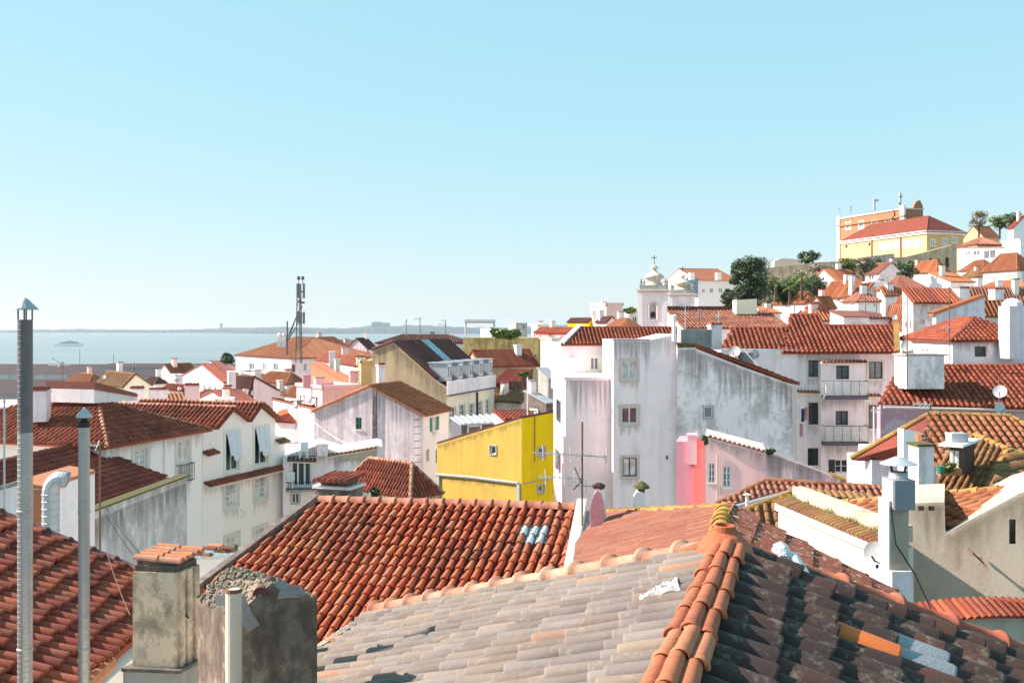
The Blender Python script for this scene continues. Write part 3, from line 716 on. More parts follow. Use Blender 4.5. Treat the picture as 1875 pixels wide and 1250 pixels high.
for (px_, py_, l_, w_) in ((1222, 1103, .30, .07), (1236, 1090, .17, .06)):      # two torn strips of pale flashing
    tp = MB(); c0 = plane_pt(px_, py_+14, A, nL)+nL*.165
    for i in range(11):
        for j in range(5): tp.v.append(c0+v0*(l_*(i/10-.5)+random.uniform(-.008, .008))+u0*(w_*(j/4-.5)*(1+.25*math.sin(i*1.3)))+n0*(.012*math.sin(i*1.1+j*1.7)+random.uniform(-.004, .004)-.02*abs(j-2)))
    for i in range(10):
        for j in range(4): tp.f.append([i*5+j, i*5+j+1, i*5+j+6, i*5+j+5])
    tp.build('flashing_strip', MAT['flash_pale'], rf)
# --- red slope behind it
P2 = at(1058, 932, 23.1); n2 = slope_n(-105, .43)
H2 = House('tiled_house', 'house under the broad red barrel-tiled slope with three glass tiles', 'house', (at(800, 1000, 22).x, 22, CZ-14), 'cream')
poly2 = [plane_pt(*p, P2, n2) for p in [(585, 918), (1056, 932), (1028, 1075), (985, 1150), (640, 1290), (430, 1290), (300, 1135)]]
mb = MB(); mb.prism(poly2, n2*-.15); rf2 = mb.build('roof', MAT['tile_deep'], H2.root)
wb = MB(); wb.prism([p-UP*.3 for p in [poly2[0], poly2[1], poly2[3], poly2[4], poly2[6]]], UP*-5.5); wb.build('wall', MAT['cream'], H2.root)
tilemat('tile_mid', [(0, (.47, .115, .045)), (.3, (.38, .08, .033)), (.6, (.55, .165, .07)), (.78, (.3, .055, .026)), (.9, (.48, .18, .09)), (1, (.44, .095, .038))], lam=.4, dam=.5, lichen=(.34, .2, .09))
l2 = tile_list(poly2, .225, .36, 'tile_mid', .64)
vis = sorted([t for t in l2 if t[1]], key=lambda t: t[0]); gl = []
for px_ in (964, 980, 996):
    for py_ in (968, 986): gl.append(nearest(l2, px_, py_))
glid = set(id(t) for t in gl)
own = set(id(t) for t in vis[40:340])|glid
mb = MB(); me = l2[0][2]; base = [v.co.copy() for v in me.vertices]; fs = [list(p.vertices) for p in me.polygons]
for t in l2:
    if id(t) in own:
        o = place(t[2], 'tile', rf2, t[3])
        if id(t) in glid: m2 = t[2].copy(); m2.materials.clear(); m2.materials.append(MAT['glass_tile']); o.data = m2; o['label'] = 'clear glass tile'
    else: mb.add([t[3]@v for v in base], fs)
mb.build('roof_tiles', me.materials[0], rf2, smooth=True, kind='stuff')
gp = MB(); gq = [plane_pt(*p, P2, n2)+n2*.02 for p in [(953, 962), (1006, 964), (1000, 996), (946, 993)]]; gp.add(gq, [(0, 1, 2, 3)]); gp.build('skylight_sheet', MAT['glass_grey'], rf2)
ridge_row(rf2, poly2[1]+V((0, 0, .03)), poly2[0]+V((0, 0, .03)), .13, .42, 'tile_pink', lift=.0)
# verge wall on the right with its coping, and the dark barge board on the left
def strip_along(mb, a, b, wv, hv_, up=UP):
    d = (b-a); s = d.cross(up).normalized()*wv; mb.box((a+b)/2+up*(hv_/2), d/2, s, up*(hv_/2))
mb = MB(); strip_along(mb, poly2[1]+V((.12, 0, -.05)), poly2[2]+V((.12, 0, -.05)), .11, .3); mb.build('coping', MAT['stone_pale'], H2.root)
mb = MB(); mb.prism([poly2[1]+V((.24, 0, -.02)), poly2[2]+V((.24, 0, -.02)), poly2[2]+V((.24, 0, -4)), poly2[1]+V((.24, .6, -4)), poly2[1]+V((.24, .6, -.25))], V((.16, 0, 0))); mb.build('gable_wall', MAT['pink_grime'], H2.root)
mb = MB(); strip_along(mb, poly2[0]+V((-.1, .05, -.1)), poly2[6]+V((-.1, .05, -.1)), .1, .28); mb.build('barge_board', MAT['soot'], H2.root)
mb = MB(); e0 = poly2[1]+V((.48, -.1, -.35)); mb.tube([e0+V((0, .5, .1)), e0, e0+V((-.1, -1.2, -.75)), e0+V((-.12, -1.6, -1.4)), e0+V((-.12, -1.6, -4))], .06, 8); mb.build('downpipe', MAT['zinc'], H2.root)
# chimney on its ridge
f = fpx(577, 25.6, -18); ch = MB(); a, zt = f.sz(577, 893); b, _ = f.sz(640, 893); fbox(ch, f, a, CZ-6.5, b, zt, -.75, 0); cho = ch.build('chimney', MAT['soot'], H2.root, label='broad stained chimney with a cap of split red tiles')
g = MB(); fbox(g, f, a-.06, zt, b+.06, zt+.07, -.81, .06); g.build('slab', MAT['stone_pale'], cho)
g = MB(); fbox(g, f, a+.1, zt+.07, b-.1, zt+.2, -.65, -.1); g.build('vent', MAT['soot'], cho)
for i in range(6):
    x = a+(b-a)*(i+.5)/6; t = MB(); line_ridge(t, f.pt(x-.02, zt+.2, .1), f.pt(x+.06, zt+.3, -.85), .088, 6, .5); t.build('tile', MAT['tile_deep'], cho)
# --- next roof on the right: second level ridge, pink slope left, worn slope right
A3 = at(1328, 934, 14.2); n3L = V((-.968*.4, .25*.4, 1)).normalized(); n3R = V((.95*.42, -.31*.42, 1)).normalized(); r3 = V((-.25, -.968, 0))
nr3 = A3+r3*2.9
H3 = House('tiled_house', 'house with a faded pink tiled slope and lichen-yellow ridge behind the near roof', 'house', (A3.x, 13.5, CZ-12), 'cream')
pl3 = [nr3, A3, plane_pt(1112, 941, A3, n3L), plane_pt(1056, 1000, A3, n3L), plane_pt(1050, 1070, A3, n3L)]
pr3 = [nr3, plane_pt(1655, 1150, A3, n3R), plane_pt(1640, 1092, A3, n3R), A3]
mb = MB(); mb.prism(pl3, n3L*-.12); mb.prism(pr3, n3R*-.12); rf3 = mb.build('roof', MAT['tile_pink'], H3.root)
t = MB(); tiles_into(t, pl3, .105, .36, 'tile', 3); t.build('roof_tiles', MAT['tile_pink'], rf3, kind='stuff')
t = MB(); tiles_into(t, pr3, .12, .40, 'tile', 3); t.build('roof_tiles', MAT['tile_worn'], rf3, kind='stuff')
for k in range(1, 8):          # raised joints between the columns of flat tiles
    pass
ridge_row(rf3, nr3, A3, .13, .33, 'tile_lichen'); ridge_row(rf3, pl3[2], A3, .1, .34, 'tile_lichen'); ridge_row(rf3, pr3[2], A3, .09, .42, 'tile_brown')
wb = MB(); wb.prism([p-UP*.3 for p in (A3, pr3[2], pr3[1], nr3, pl3[4], pl3[3], pl3[2])], UP*-5); wb.build('wall', MAT['cream'], H3.root)
# pink-fronted vent and hatted vent pot standing on it
def vent_block():
    Y = 17.2; f = fpx(1081, Y, -10); a, zt = f.sz(1081, 895); b, zb = f.sz(1106, 975)
    h = thing('chimney_vent', 'hunched round-backed roof vent with a pink front beside the aerial', 'vent', f.pt((a+b)/2, zb, -.3))
    q = MB(); w = b-a; prof = [(a, zb), (b, zb), (b, zt-.22), (b-w*.2, zt-.04), (a+w*.5, zt), (a+w*.16, zt-.12), (a-.02, zt-.35)]
    q.prism([f.pt(*p) for p in prof], f.n*-.42); q.build('body', MAT['grimy'], h)
    q = MB(); q.prism([f.pt(lerp(p[0], (a+b)/2, .1), lerp(p[1], zb, .03), .004) for p in prof], f.n*.012); q.build('front_panel', MAT['pink_deep'], h)
    q = MB(); q.lathe(f.pt(a+w*.55, zt-.02, -.2), [(.1, 0), (.12, .06), (.05, .1)], 8); q.build('cap', MAT['tile_brown'], h)
    Y = 18.6; f = fpx(1160, Y, -8); a, zt = f.sz(1160, 905); b, zb = f.sz(1181, 945)
    h = thing('chimney_vent', 'small white vent pot with a mossy pointed stone hat', 'vent', f.pt((a+b)/2, zb, -.15))
    q = MB(); w = b-a; q.prism([f.pt(*p) for p in [(a, zb), (b, zb), (b, zt), (b-w*.25, zt+.05), (a+w*.25, zt+.05), (a, zt-.05)]], f.n*-.28); q.build('body', MAT['grimy'], h)
    q = MB(); q.lathe(f.pt((a+b)/2+.04, zt+.03, -.14), [(.07, 0), (.07, .05), (.17, .08), (.15, .12), (.04, .2), (.0, .21)], 7, .3); q.build('hat', MAT['moss'], h)
vent_block()
# --- red roof at the lower left, falling to the right
eave = [(-5.28, 7.5), (-5.32, 16.1)]
H4 = House('tiled_house', 'house under the dark red tiled slope at lower left behind the two flues', 'house', (-8, 12, CZ-12), 'cream')
e0 = V((-5.2, 7.0, CZ-4.4)); e1 = V((-5.35, 16.1, CZ-4.4)); g1 = e1+V((-7.2, .1, 2.95)); g0 = e0+V((-7.2, 0, 2.95))
pl4 = [e0, e1, g1, g0]; mb = MB(); mb.prism(pl4, frame_of(pl4)[0]*-.12); rf4 = mb.build('roof', MAT['tile_deep'], H4.root)
tilemat('tile_left', [(0, (.31, .068, .034)), (.3, (.23, .046, .026)), (.6, (.39, .1, .048)), (.85, (.18, .036, .024)), (1, (.34, .08, .038))], lam=.25, dam=.45, lichen=(.3, .2, .12))
l4 = tile_list(pl4, .225, .36, 'tile_left', .68); spread_tiles(rf4, [l4], 300)
ridge_row(rf4, e1+V((0, -.05, .05)), g1+V((0, -.05, .05)), .11, .4, 'tile_brown')
wb = MB(); wb.prism([p-UP*.25 for p in pl4], UP*-6); wb.build('wall', MAT['cream'], H4.root)
gt = MB(); gt.tube([e0+V((.08, 0, -.02)), e1+V((.08, -3.2, -.02))], .09, 8); gt.build('gutter', MAT['terracotta'], H4.root)
# --- the two big chimneys in front
simple('rubble_mortar', (.30, .26, .19), .95, noise=.7, scale=16, bump=1)
def fg_chimneys():
    Y = 10.6; f = fpx(243, Y, -6); a, zt = f.sz(243, 1046); b, zb = f.sz(323, 1232)
    h = thing('chimney', 'tall beige weathered chimney with broken terracotta tiles laid on top', 'chimney', f.pt((a+b)/2, zb-1.5, -.2))
    dR = V((.30, .95, 0)).normalized(); w = b-a; D = .40
    base = [f.pt(a, 0), f.pt(b, 0), f.pt(b, 0)+dR*D, f.pt(a, 0)+dR*D]
    q = MB(); bot = [p+UP*(zb-1.6) for p in base]; ctr = sum(base, V0)/4
    q.prism([p+UP*(zb-1.6) for p in base], UP*(zt-zb+1.6)); sh = q.build('shaft', MAT['chimney_beige'], h)
    for i in range(3):
        q = MB(); p = base[1]+dR*(.07+.13*i); q.box(p+UP*((zt+zb)/2)+V((.012, 0, 0)), dR*.036, V((.018, -.005, 0)), UP*((zt-zb)/2)); q.build('rib', MAT['chimney_beige'], sh)
    q = MB(); q.prism([ctr+(p-ctr)*.93+UP*zt for p in base], UP*.07); q.build('neck', MAT['soot'], h)
    q = MB(); q.prism([ctr+(p-ctr)*.86+UP*(zt+.07) for p in base], UP*.05); q.build('vent', MAT['soot'], h)
    for i in range(5):
        x = f.pt(lerp(a, b, .12), 0)+dR*(.02+.095*i); q = MB(); e = x+f.d*(w*.95)+dR*.02
        line_ridge(q, e+UP*(zt+.12+.008*i), x+UP*(zt+.16+.01*i)-f.d*.05, .05, 8, .3); q.build('tile', MAT['terracotta' if i % 3 else 'tile_hip_pale'], h)
    q = MB(); q.prism([ctr+(p-ctr)*1.28+UP*(zb-1.9) for p in base], UP*1.92); q.build('plinth', MAT['concrete'], h)
    q = MB(); q.prism([ctr+(p-ctr)*1.34+UP*(zb+.02) for p in base], UP*.035); q.build('plinth_slab', MAT['soot'], h)
    # second one: broad dark chimney with taped flashing and a clay pipe
    Y = 7.4; c0 = at(432, 1140, Y); dl = V((-.62, .78, 0)); dr = V((.985, .17, 0)); wl = .78; wr = .60
    h = thing('chimney', 'wide dark chimney stump with pale tape patches across its rubble top', 'chimney', c0-UP*2)
    zt = at(0, 1132, Y).z; zb = CZ-5.6
    P = [c0, c0+dr*wr, c0+dr*wr+dl*wl, c0+dl*wl]; P = [V((p.x, p.y, 0)) for p in P]
    q = MB(); bt = [p+UP*zb for p in P]; top = [P[0]+UP*(zt+.02), P[1]+UP*(zt+.13), P[2]+UP*(zt+.13), P[3]+UP*(zt-.02)]
    m01 = P[0].lerp(P[1], .42)+UP*(zt+.25); m23 = P[3].lerp(P[2], .42)+UP*(zt+.22)
    k = 14; vs = []; 
    q.add(bt+top+[m01, m23], [(0, 1, 5, 8, 4), (1, 2, 6, 5), (2, 3, 7, 9, 6), (3, 0, 4, 7), (4, 8, 9, 7), (8, 5, 6, 9)]); q.build('shaft', MAT['chimney_dark'], h)
    for i in range(46):
        q = None
    q = MB()
    for i in range(620):
        s = random.random(); t = random.random(); e = lerp(.0, 1, s); zz = zt+(.25*(e/.42) if e < .42 else .25-.12*(e-.42)/.58)
        p = P[0]+(P[1]-P[0])*e+(P[3]-P[0])*t+UP*(zz+random.uniform(-.02, .008)); rr = random.uniform(.006, .024)
        q.lathe(p, [(rr*.7, -rr), (rr, 0), (rr*.5, rr*.7)], 5, random.random()*6)
    q.build('rubble', MAT['rubble_mortar'], h, kind='stuff')
    def tape(pts, wv, mat='flash_blue'):
        q = MB()
        for a_, b_ in zip(pts, pts[1:]): q.quad(a_-wv, b_-wv, b_+wv, a_+wv); q.quad(a_-wv-UP*.006, b_-wv-UP*.006, b_+wv-UP*.006, a_+wv-UP*.006)
        q.build('tape_patch', MAT[mat], h)
    X = P[1]-P[0]; N = V((dr.y, -dr.x, 0))
    tape([P[0]+X*.03+UP*(zt+.16)+N*.015, P[0]+X*.12+UP*(zt+.03)+N*.03, P[0]+X*.22+UP*(zt-.07)+N*.02], V((.045, 0, .03)))
    tape([P[0]+X*.5+UP*(zt+.27)+N*.01, P[0]+X*.62+UP*(zt+.215)+N*.015, P[0]+X*.78+UP*(zt+.2)+N*.01], V((.01, 0, .035)))
    tape([P[0]+X*.52+UP*(zt+.17)+N*.014, P[0]+X*.68+UP*(zt+.18)+N*.02, P[0]+X*.85+UP*(zt+.175)+N*.014], V((.01, 0, .03)))
    tape([P[0]+dl*.3+UP*(zt+.09)-X*.05+N*.05, P[0]+dl*.1+UP*(zt+.13)+N*.05, P[0]+X*.02+UP*(zt+.15)+N*.04], V((.0, 0, .045)))
    q = MB(); line_ridge(q, P[0]+X*.3+UP*(zt+.19)+N*.01, P[0]+X*.62+dl*.3+UP*(zt+.22), .055, 8, .6); q.build('tile', MAT['tile_brown'], h)
    pp = at(428, 1078, 7.05); q = MB()
    hp = thing('clay_pipe', 'cream clay flue pipe with a rust-rimmed mouth against the dark chimney', 'pipe', V((pp.x, pp.y, CZ-5)))
    q.tube([V((pp.x, pp.y, CZ-5)), V((pp.x, pp.y, pp.z))], .057, 18); q.build('tube', MAT['cream_pipe'], hp, smooth=False)
    q = MB(); q.lathe(pp, [(.06, -.02), (.06, .006), (.047, .006), (.046, -.1), (0, -.1)], 18); q.build('rim', MAT['rusty_pipe'], hp)
fg_chimneys()
# --- the metal flues on the left
def flue(px, py, Y, r, label, cap, seam, swap=None):
    p = at(px, py, Y); zb = CZ-6.2; h = thing('flue_pipe', label, 'flue', V((p.x, p.y, zb)))
    m = swap if swap else p.z
    for (za, zc, mat, nm) in ((zb, m, 'steel', 'tube'), (m, p.z, 'flue_dull', 'upper_tube')):
        if zc-za < .05: continue
        q = MB(); n = int((zc-za)/seam); prof = []
        for i in range(n+1):
            z = za+(zc-za)*i/n; prof += [(r, z), (r*1.035, z+seam*.12), (r, z+seam*.24)] if i < n else [(r, z)]
        q.lathe(V((p.x, p.y, 0)), prof, 18); q.build(nm, MAT[mat], h, smooth=False)
    if cap == 'hat':
        for k in range(4):
            a = k*1.57+.6; q = MB(); q.tube([p+V((r*.9*math.cos(a), r*.9*math.sin(a), -.02)), p+V((r*.9*math.cos(a), r*.9*math.sin(a), .11))], .008, 5); q.build('cap_strut', MAT['iron'], h)
        q = MB(); q.lathe(p+UP*.1, [(r*1.75, 0), (r*1.7, .012), (r*.5, .1), (.0, .125)], 18); q.build('cap', MAT['steel'], h)
    else:
        q = MB(); q.lathe(p, [(r*1.02, -.05), (r*1.05, .0), (r*.6, .02), (r*.6, .05)], 18); q.build('collar', MAT['iron'], h)
        q = MB(); q.lathe(p+UP*.05, [(r*1.45, 0), (r*1.4, .02), (r*.35, .09), (0, .105)], 18); q.build('cap', MAT['zinc'], h)
    for zz in (CZ-1.9, CZ-3.3):
        q = MB(); q.lathe(V((p.x, p.y, zz)), [(r*1.02, 0), (r*1.1, .005), (r*1.1, .03), (r*1.02, .035)], 18); q.build('band', MAT['steel'], h)
simple('flue_dull', (.17, .16, .165), .6, .5, noise=.4, scale=8)
flue(46, 585, 10.0, .072, 'taller spiral metal flue with a conical hat rising to the skyline at far left', 'hat', .055, CZ-1.08)
flue(154, 773, 10.0, .055, 'shorter shiny metal flue with a small pointed cap at the left', 'cone', .11)
# ================================================================ middle ground, left
Z = lambda p, z: V((p.x, p.y, z))
def on(f, px, py, off=0): return f.pt(*f.sz(px, py), off)
def ledge(par, f, a, b, out=.4, drop=.16, mat='tile_red', name='tile_ledge', pitch=.23):
    """a row of tiles jutting from a wall between two wall points (px, py)"""
    p0, p1 = on(f, *a), on(f, *b); s = MB(); n = int((p1-p0).length/pitch); d = (p1-p0)/n
    for i in range(n):
        c0 = p0+d*(i+.5); line_ridge(s, c0+f.n*out-UP*drop, c0+f.n*.0+UP*.02, pitch*.42, 5, 1)
    o = s.build(name, MAT[mat], par, kind='stuff'); q = MB(); q.prism([p0-UP*.05, p1-UP*.05, p1+f.n*(out-.05)-UP*(drop+.04), p0+f.n*(out-.05)-UP*(drop+.04)], UP*-.06); q.build('ledge_bed', MAT['cream'], o); return o
WST = dict(surr='stone_pale', sw=.2, leaves=2, rows=4, pane='glass_curtain')
L1 = boxhouse('townhouse', 'cream house under the hipped red roof with a pale corner ridge, left', 'house', 195, 42, 72, ('m', 10), 370, 810, 'hip', 1.5, 'cream_pale', 'tile_left', 'tile', .35,
     wR=[dict(r=(246, 822, 269, 862), **WST), dict(r=(325, 806, 346, 880), rail='iron', **dict(WST, rows=2))], pitch=.27, rmat='tile_hip_pale')
f = fpx(172, 45.2, 72); g = fpx(172, 45.2, 162); at_ = MB()
pr = [f.sz(*p) for p in [(172, 738), (252, 733), (250, 726), (172, 713)]]; at_.prism([f.pt(*p) for p in pr], f.n*-2.6); at_.build('attic_box', MAT['white'], L1.root)
q = MB(); pr = [f.sz(*p) for p in [(172, 713), (251, 726), (249, 720), (172, 699)]]; q.prism([f.pt(*p, .06) for p in pr], f.n*-2.8); q.build('attic_roof', MAT['copper_brown'], L1.root)
chimney(L1.root, 57, 85, 716, 772, 44.0, 'lavender', 12, .8)
f = fpx(370, 48.6, 72); L2 = House('townhouse', 'cream house with twin tiled gables and curtains blowing from two windows', 'house', on(f, 450, 1000), 'cream_pale')
out = L2.face(f, [(370, 1110), (522, 1090), (522, 799), (504, 797), (504, 768), (474, 743), (453, 771), (423, 750), (392, 784), (371, 792)],
   wins=[dict(r=(413, 792, 437, 861), surr='cream', sw=.18, leaves=2, rows=1, pane='glass'), dict(r=(466, 783, 490, 849), surr='cream', sw=.18, leaves=2, rows=1, pane='glass'),
         dict(r=(412, 887, 434, 927), **WST), dict(r=(466, 874, 488, 912), **WST), dict(r=(413, 982, 436, 1030), **WST), dict(r=(465, 967, 488, 1010), **WST)])
L2.extrude(f, out, 8); L2.finish()
bk = f.n*-8; polys = []; rid = []
for (a, pk, b) in (((390, 787), (423, 748), (454, 773)), ((452, 773), (474, 741), (510, 771))):
    A_, K_, B_ = on(f, *a, .3), on(f, *pk, .3), on(f, *b, .3); up = UP*.1
    A_, K_, B_ = A_+up, K_+up, B_+up
    polys += [[A_, K_, K_+bk, A_+bk], [K_, B_, B_+bk, K_+bk]]; rid.append((K_, K_+bk))
L2.roof(polys, 'tile_left', 'tile', .27, .38, ridges=rid, rmat='tile_hip_pale')
ledge(L2.root, f, (372, 884), (532, 848), .45, mat='tile_left'); ledge(L2.root, f, (370, 828), (392, 822), .4, mat='tile_left', name='tile_ledge'); ledge(L2.root, f, (503, 806), (522, 802), .4, mat='tile_moss')
for wi, (x0, x1, y0, y1) in enumerate(((414, 437, 791, 836), (467, 490, 782, 828))):
    q = MB(); n = 14; a0, z0 = f.sz(x0, y0); a1, _ = f.sz(x1, y0); z1 = f.sz((x0+x1)/2, y1)[1]
    for j in range(9):
        for i in range(n+1): t = i/n; s_ = j/8; q.v.append(f.pt(lerp(a0, a1, t)+.12*s_*s_+.03*math.sin(i), lerp(z0, z1, s_)+.14*math.sin(i*.7)*s_-.25*s_*t, .05+.16*s_+.045*math.sin(i*1.9+j*.3)))
    for j in range(8):
        for i in range(n): q.f.append([j*(n+1)+i, j*(n+1)+i+1, (j+1)*(n+1)+i+1, (j+1)*(n+1)+i])
    tag(q.build('curtain', MAT['cloth_white'], smooth=True, org=f.pt(a0, z1)), ('white curtain blowing out of the left gable window', 'white curtain blowing out of the right gable window')[wi], 'curtain')
q = MB(); q.tube([on(f, 440, 940, .03)+V((.2*math.cos(t*.5), .2*math.sin(t*.5)*-.2, .2*math.sin(t*.5))) for t in range(14)], .02, 5); q.build('cable_loop', MAT['cable_pale'], L2.root)
for x in (300, 519):
    q = MB(); ff = L1.fR if x == 300 else f
    q.tube([on(ff, x, 800 if x == 300 else 860, .06), on(ff, x, 1090, .06)], .04, 6); q.build('downpipe', MAT['cream_pale'], (L1 if x == 300 else L2).root)
# dark red roof behind the blotched grey wall
E1, E0, R1 = at(342, 881, 42), at(105, 972, 32), at(143, 813, 43.2); E00 = E0+(E0-E1)*.35; R00 = R1+(E00-E1)
L3 = House('townhouse', 'house with dark red roof draining to a tall blotched grey wall, left', 'house', (E0.x, E0.y, CZ-16), 'old_grey')
dd = (E1-E00); fw_ = Face((E00.x, E00.y), (dd.x, dd.y)); LL = dd.to_2d().length; zt = (E0.z+E1.z)/2
L3.face(fw_, outer=[(0, CZ-16), (LL, CZ-16), (LL, zt+.22), (0, zt+.22)]); L3.extrude(fw_, [(0, CZ-16), (LL, CZ-16), (LL, zt+.22), (0, zt+.22)], .4); L3.finish()
q = MB(); strip_along(q, E00+UP*.24+V((-.1, 0, 0)), E1+UP*.24+V((-.1, 0, 0)), .26, .06); q.build('coping', MAT['moss'], L3.root)
dn = V((-.4, 0, .0)); pl = [E00+dn, E1+dn, R1, R00]; L3.roof([pl], 'tile_deep', 'tile', .25, .37, ridges=[(R00, R1)], rr=.14, rmat='tile_red')
q = MB(); q.prism([p-UP*.2 for p in pl], UP*-8); q.build('house_body', MAT['cream'], L3.root)
f = fpx(-60, 27, -3); W0 = House('outbuilding', 'low white lean-to with rusty trim behind the taller flue', 'building', on(f, 30, 1000), 'white')
out = W0.face(f, [(-60, 1100), (78, 1100), (78, 896), (30, 888), (-60, 915)]); W0.extrude(f, out, 3); W0.finish()
q = MB(); q.prism([on(f, 28, 887, .04), on(f, 80, 896, .04), on(f, 80, 889, .04), on(f, 28, 880, .04)], f.n*-3); q.build('trim', MAT['terracotta'], W0.root)
q = MB(); q.prism([on(f, -60, 914, .05), on(f, 30, 887, .05), on(f, 30, 881, .05), on(f, -60, 906, .05)], f.n*-3); q.build('roof_edge', MAT['concrete'], W0.root)
q = MB(); q.prism([on(f, 62, 1100, .01), on(f, 77, 1100, .01), on(f, 77, 897, .01), on(f, 62, 896, .01)], f.n*.02); q.build('rust_stain', MAT['terracotta'], W0.root)
pts = [at(93, 1020, 25.8), at(93, 908, 25.8)]+[at(93+20*(1-math.cos(R(a))), 902-26*math.sin(R(a)), 25.8) for a in (12, 30, 48, 66, 84, 104)]
q = MB(); q.tube(pts, .215, 16)
du = thing('vent_duct', 'thick grey ventilation duct bent over at the top beside the lean-to', 'duct', pts[0]); q.build('tube', MAT['zinc'], du)
for i in range(9): q = MB(); q.lathe(at(93, 1010-13*i, 25.8), [(.215, 0), (.226, .01), (.226, .03), (.215, .04)], 16); q.build('seam', MAT['zinc'], du)
q = MB(); e = pts[-1]; q.lathe(V0, [(.23, -.02), (.23, .06), (.2, .06), (.2, -.02)], 16); 
mm = M.Translation(e)@M.Rotation(R(105), 4, 'Y'); q.v = [mm@p for p in q.v]; q.build('mouth_ring', MAT['zinc'], du)
# white low stack with loose tiles, behind the left edge of the red slope
hs_ = thing('chimney', 'squat white-capped chimney strewn with loose tiles behind the dark barge board', 'chimney', at(395, 1100, 27)); f = fpx(348, 27, 4)
q = MB(); a, zt = f.sz(348, 1024); b, zb = f.sz(436, 1150); fbox(q, f, a, zb-2, b, zt, -1.0, 0); q.build('shaft', MAT['white_clean'], hs_)
q = MB(); fbox(q, f, a-.05, zt, b+.05, zt+.09, -1.05, .05); q.build('slab', MAT['foil'], hs_)
for i, (x, y, m) in enumerate(((355, 1014, 'tile_brown'), (372, 1016, 'tile_moss'), (380, 1005, 'tile_brown'), (392, 1000, 'terracotta'), (405, 1010, 'tile_moss'), (414, 1004, 'tile_brown'), (425, 1009, 'tile_brown'))):
    q = MB(); c0 = at(x, y, 26.8-.07*(i % 3)); line_ridge(q, c0+V((.24, 0, 0)), c0-V((.2, -.1, -.01)), .075, 6, 1); q.build('tile', MAT[m], hs_)
q = MB(); c0 = at(432, 1030, 26.6); q.tube([c0, c0+UP*.5], .055, 8); q.build('stub_pipe', MAT['moss'], hs_)
# ---- tan gabled house with the dormers
S2 = dict(surr='stone_pale', sw=.1, leaves=2, rows=3, pane='glass_grey')
f = fpx(818, 75, 71.5); g = Face(on(fpx(818, 75, 161.5), 680, 700).to_2d(), V((.948, -.317))); 
M1 = House('townhouse', 'tall house with bare tan gable, brown roof and a row of white dormers', 'house', on(f, 820, 900), 'cream_yellow')
out = M1.face(f, [(818, 900), (905, 880), (905, 690), (818, 700)], wins=[dict(r=r, **S2) for r in ((823, 746, 834, 776), (841, 741, 851, 771), (859, 739, 868, 766), (875, 735, 883, 761), (889, 731, 896, 757))])
b_ = V((-.948, .317, 0)); M1.finish()
gm = MB(); go = [g.sz(*p) for p in [(680, 900), (818, 900), (818, 708), (797, 694), (720, 626), (682, 641)]]; wall_into(gm, g, go); gm.build('gable_wall', MAT['tan'], M1.root)
u_ = f.d; Lr = (on(f, 905, 700)-on(f, 818, 700)).to_2d().length
rg, ev = on(g, 722, 624, .1), on(g, 799, 693, .1); uu = u_*(Lr+.3); wl = on(g, 681, 640, .1)
M1.roof([[ev, ev+uu, rg+uu, rg], [rg, rg+uu, wl+uu, wl]], 'tile_brown', 'strip', .28, ridges=[(rg, rg+uu)])
q = MB(); q.quad(on(g, 680, 900), on(g, 682, 641), on(g, 682, 641)+uu, on(g, 680, 900)+uu); q.quad(on(g, 680, 900)+uu, on(g, 682, 641)+uu, on(f, 905, 690), on(f, 905, 880)); q.build('back_wall', MAT['tan'], M1.root)
q = MB(); fbox(q, f, 0, CZ-5.25, Lr+.1, CZ-4.2, .0, .12); q.build('parapet', MAT['white'], M1.root)
q = MB(); fbox(q, f, -.05, CZ-5.36, Lr+.15, CZ-5.25, .0, .2); q.build('cornice', MAT['slate_wall'], M1.root)
n_, s_, v_ = frame_of([ev, ev+uu, rg+uu, rg])
sk = MB(); c0 = lerp(ev, rg, .68)+u_*(Lr*.52)+n_*.08; sk.box(c0, u_*.75, v_*1.35, n_*.05); sko = sk.build('skylight', MAT['zinc'], M1.root); sk = MB(); sk.box(c0+n_*.055, u_*.62, v_*1.2, n_*.01); sk.build('pane', MAT['glass_blue'], sko)
for i in range(5):
    s = .9+(Lr-1.4)*i/4.0; q = MB(); c = f.pt(s, CZ-3.55, -.9); q.box(c, u_*.48, f.n*.75, UP*.68); d_ = q.build('dormer', MAT['zinc'], M1.root)
    q = MB(); q.box(c+UP*.72, u_*.56, f.n*.85, UP*.04); q.build('dormer_roof', MAT['zinc'], d_)
    for k in (-1, 1): q = MB(); q.box(c+f.n*.76+u_*(.22*k), u_*.2, f.n*.02, UP*.55); q.build('casement', MAT['white_paint'], d_); q = MB(); q.box(c+f.n*.785+u_*(.22*k), u_*.12, f.n*.008, UP*.45); q.build('pane', MAT['glass_grey'], d_)
q = MB(); q.tube([on(f, 872, 718, .1), on(f, 872, 765, .1)], .08, 6); q.build('downpipe', MAT['iron'], M1.root)
q = MB(); zz = MB(); cc = at(702, 690, 74); chimney(M1.root, 693, 705, 668, 705, 74.5, 'grimy', 20, .8)
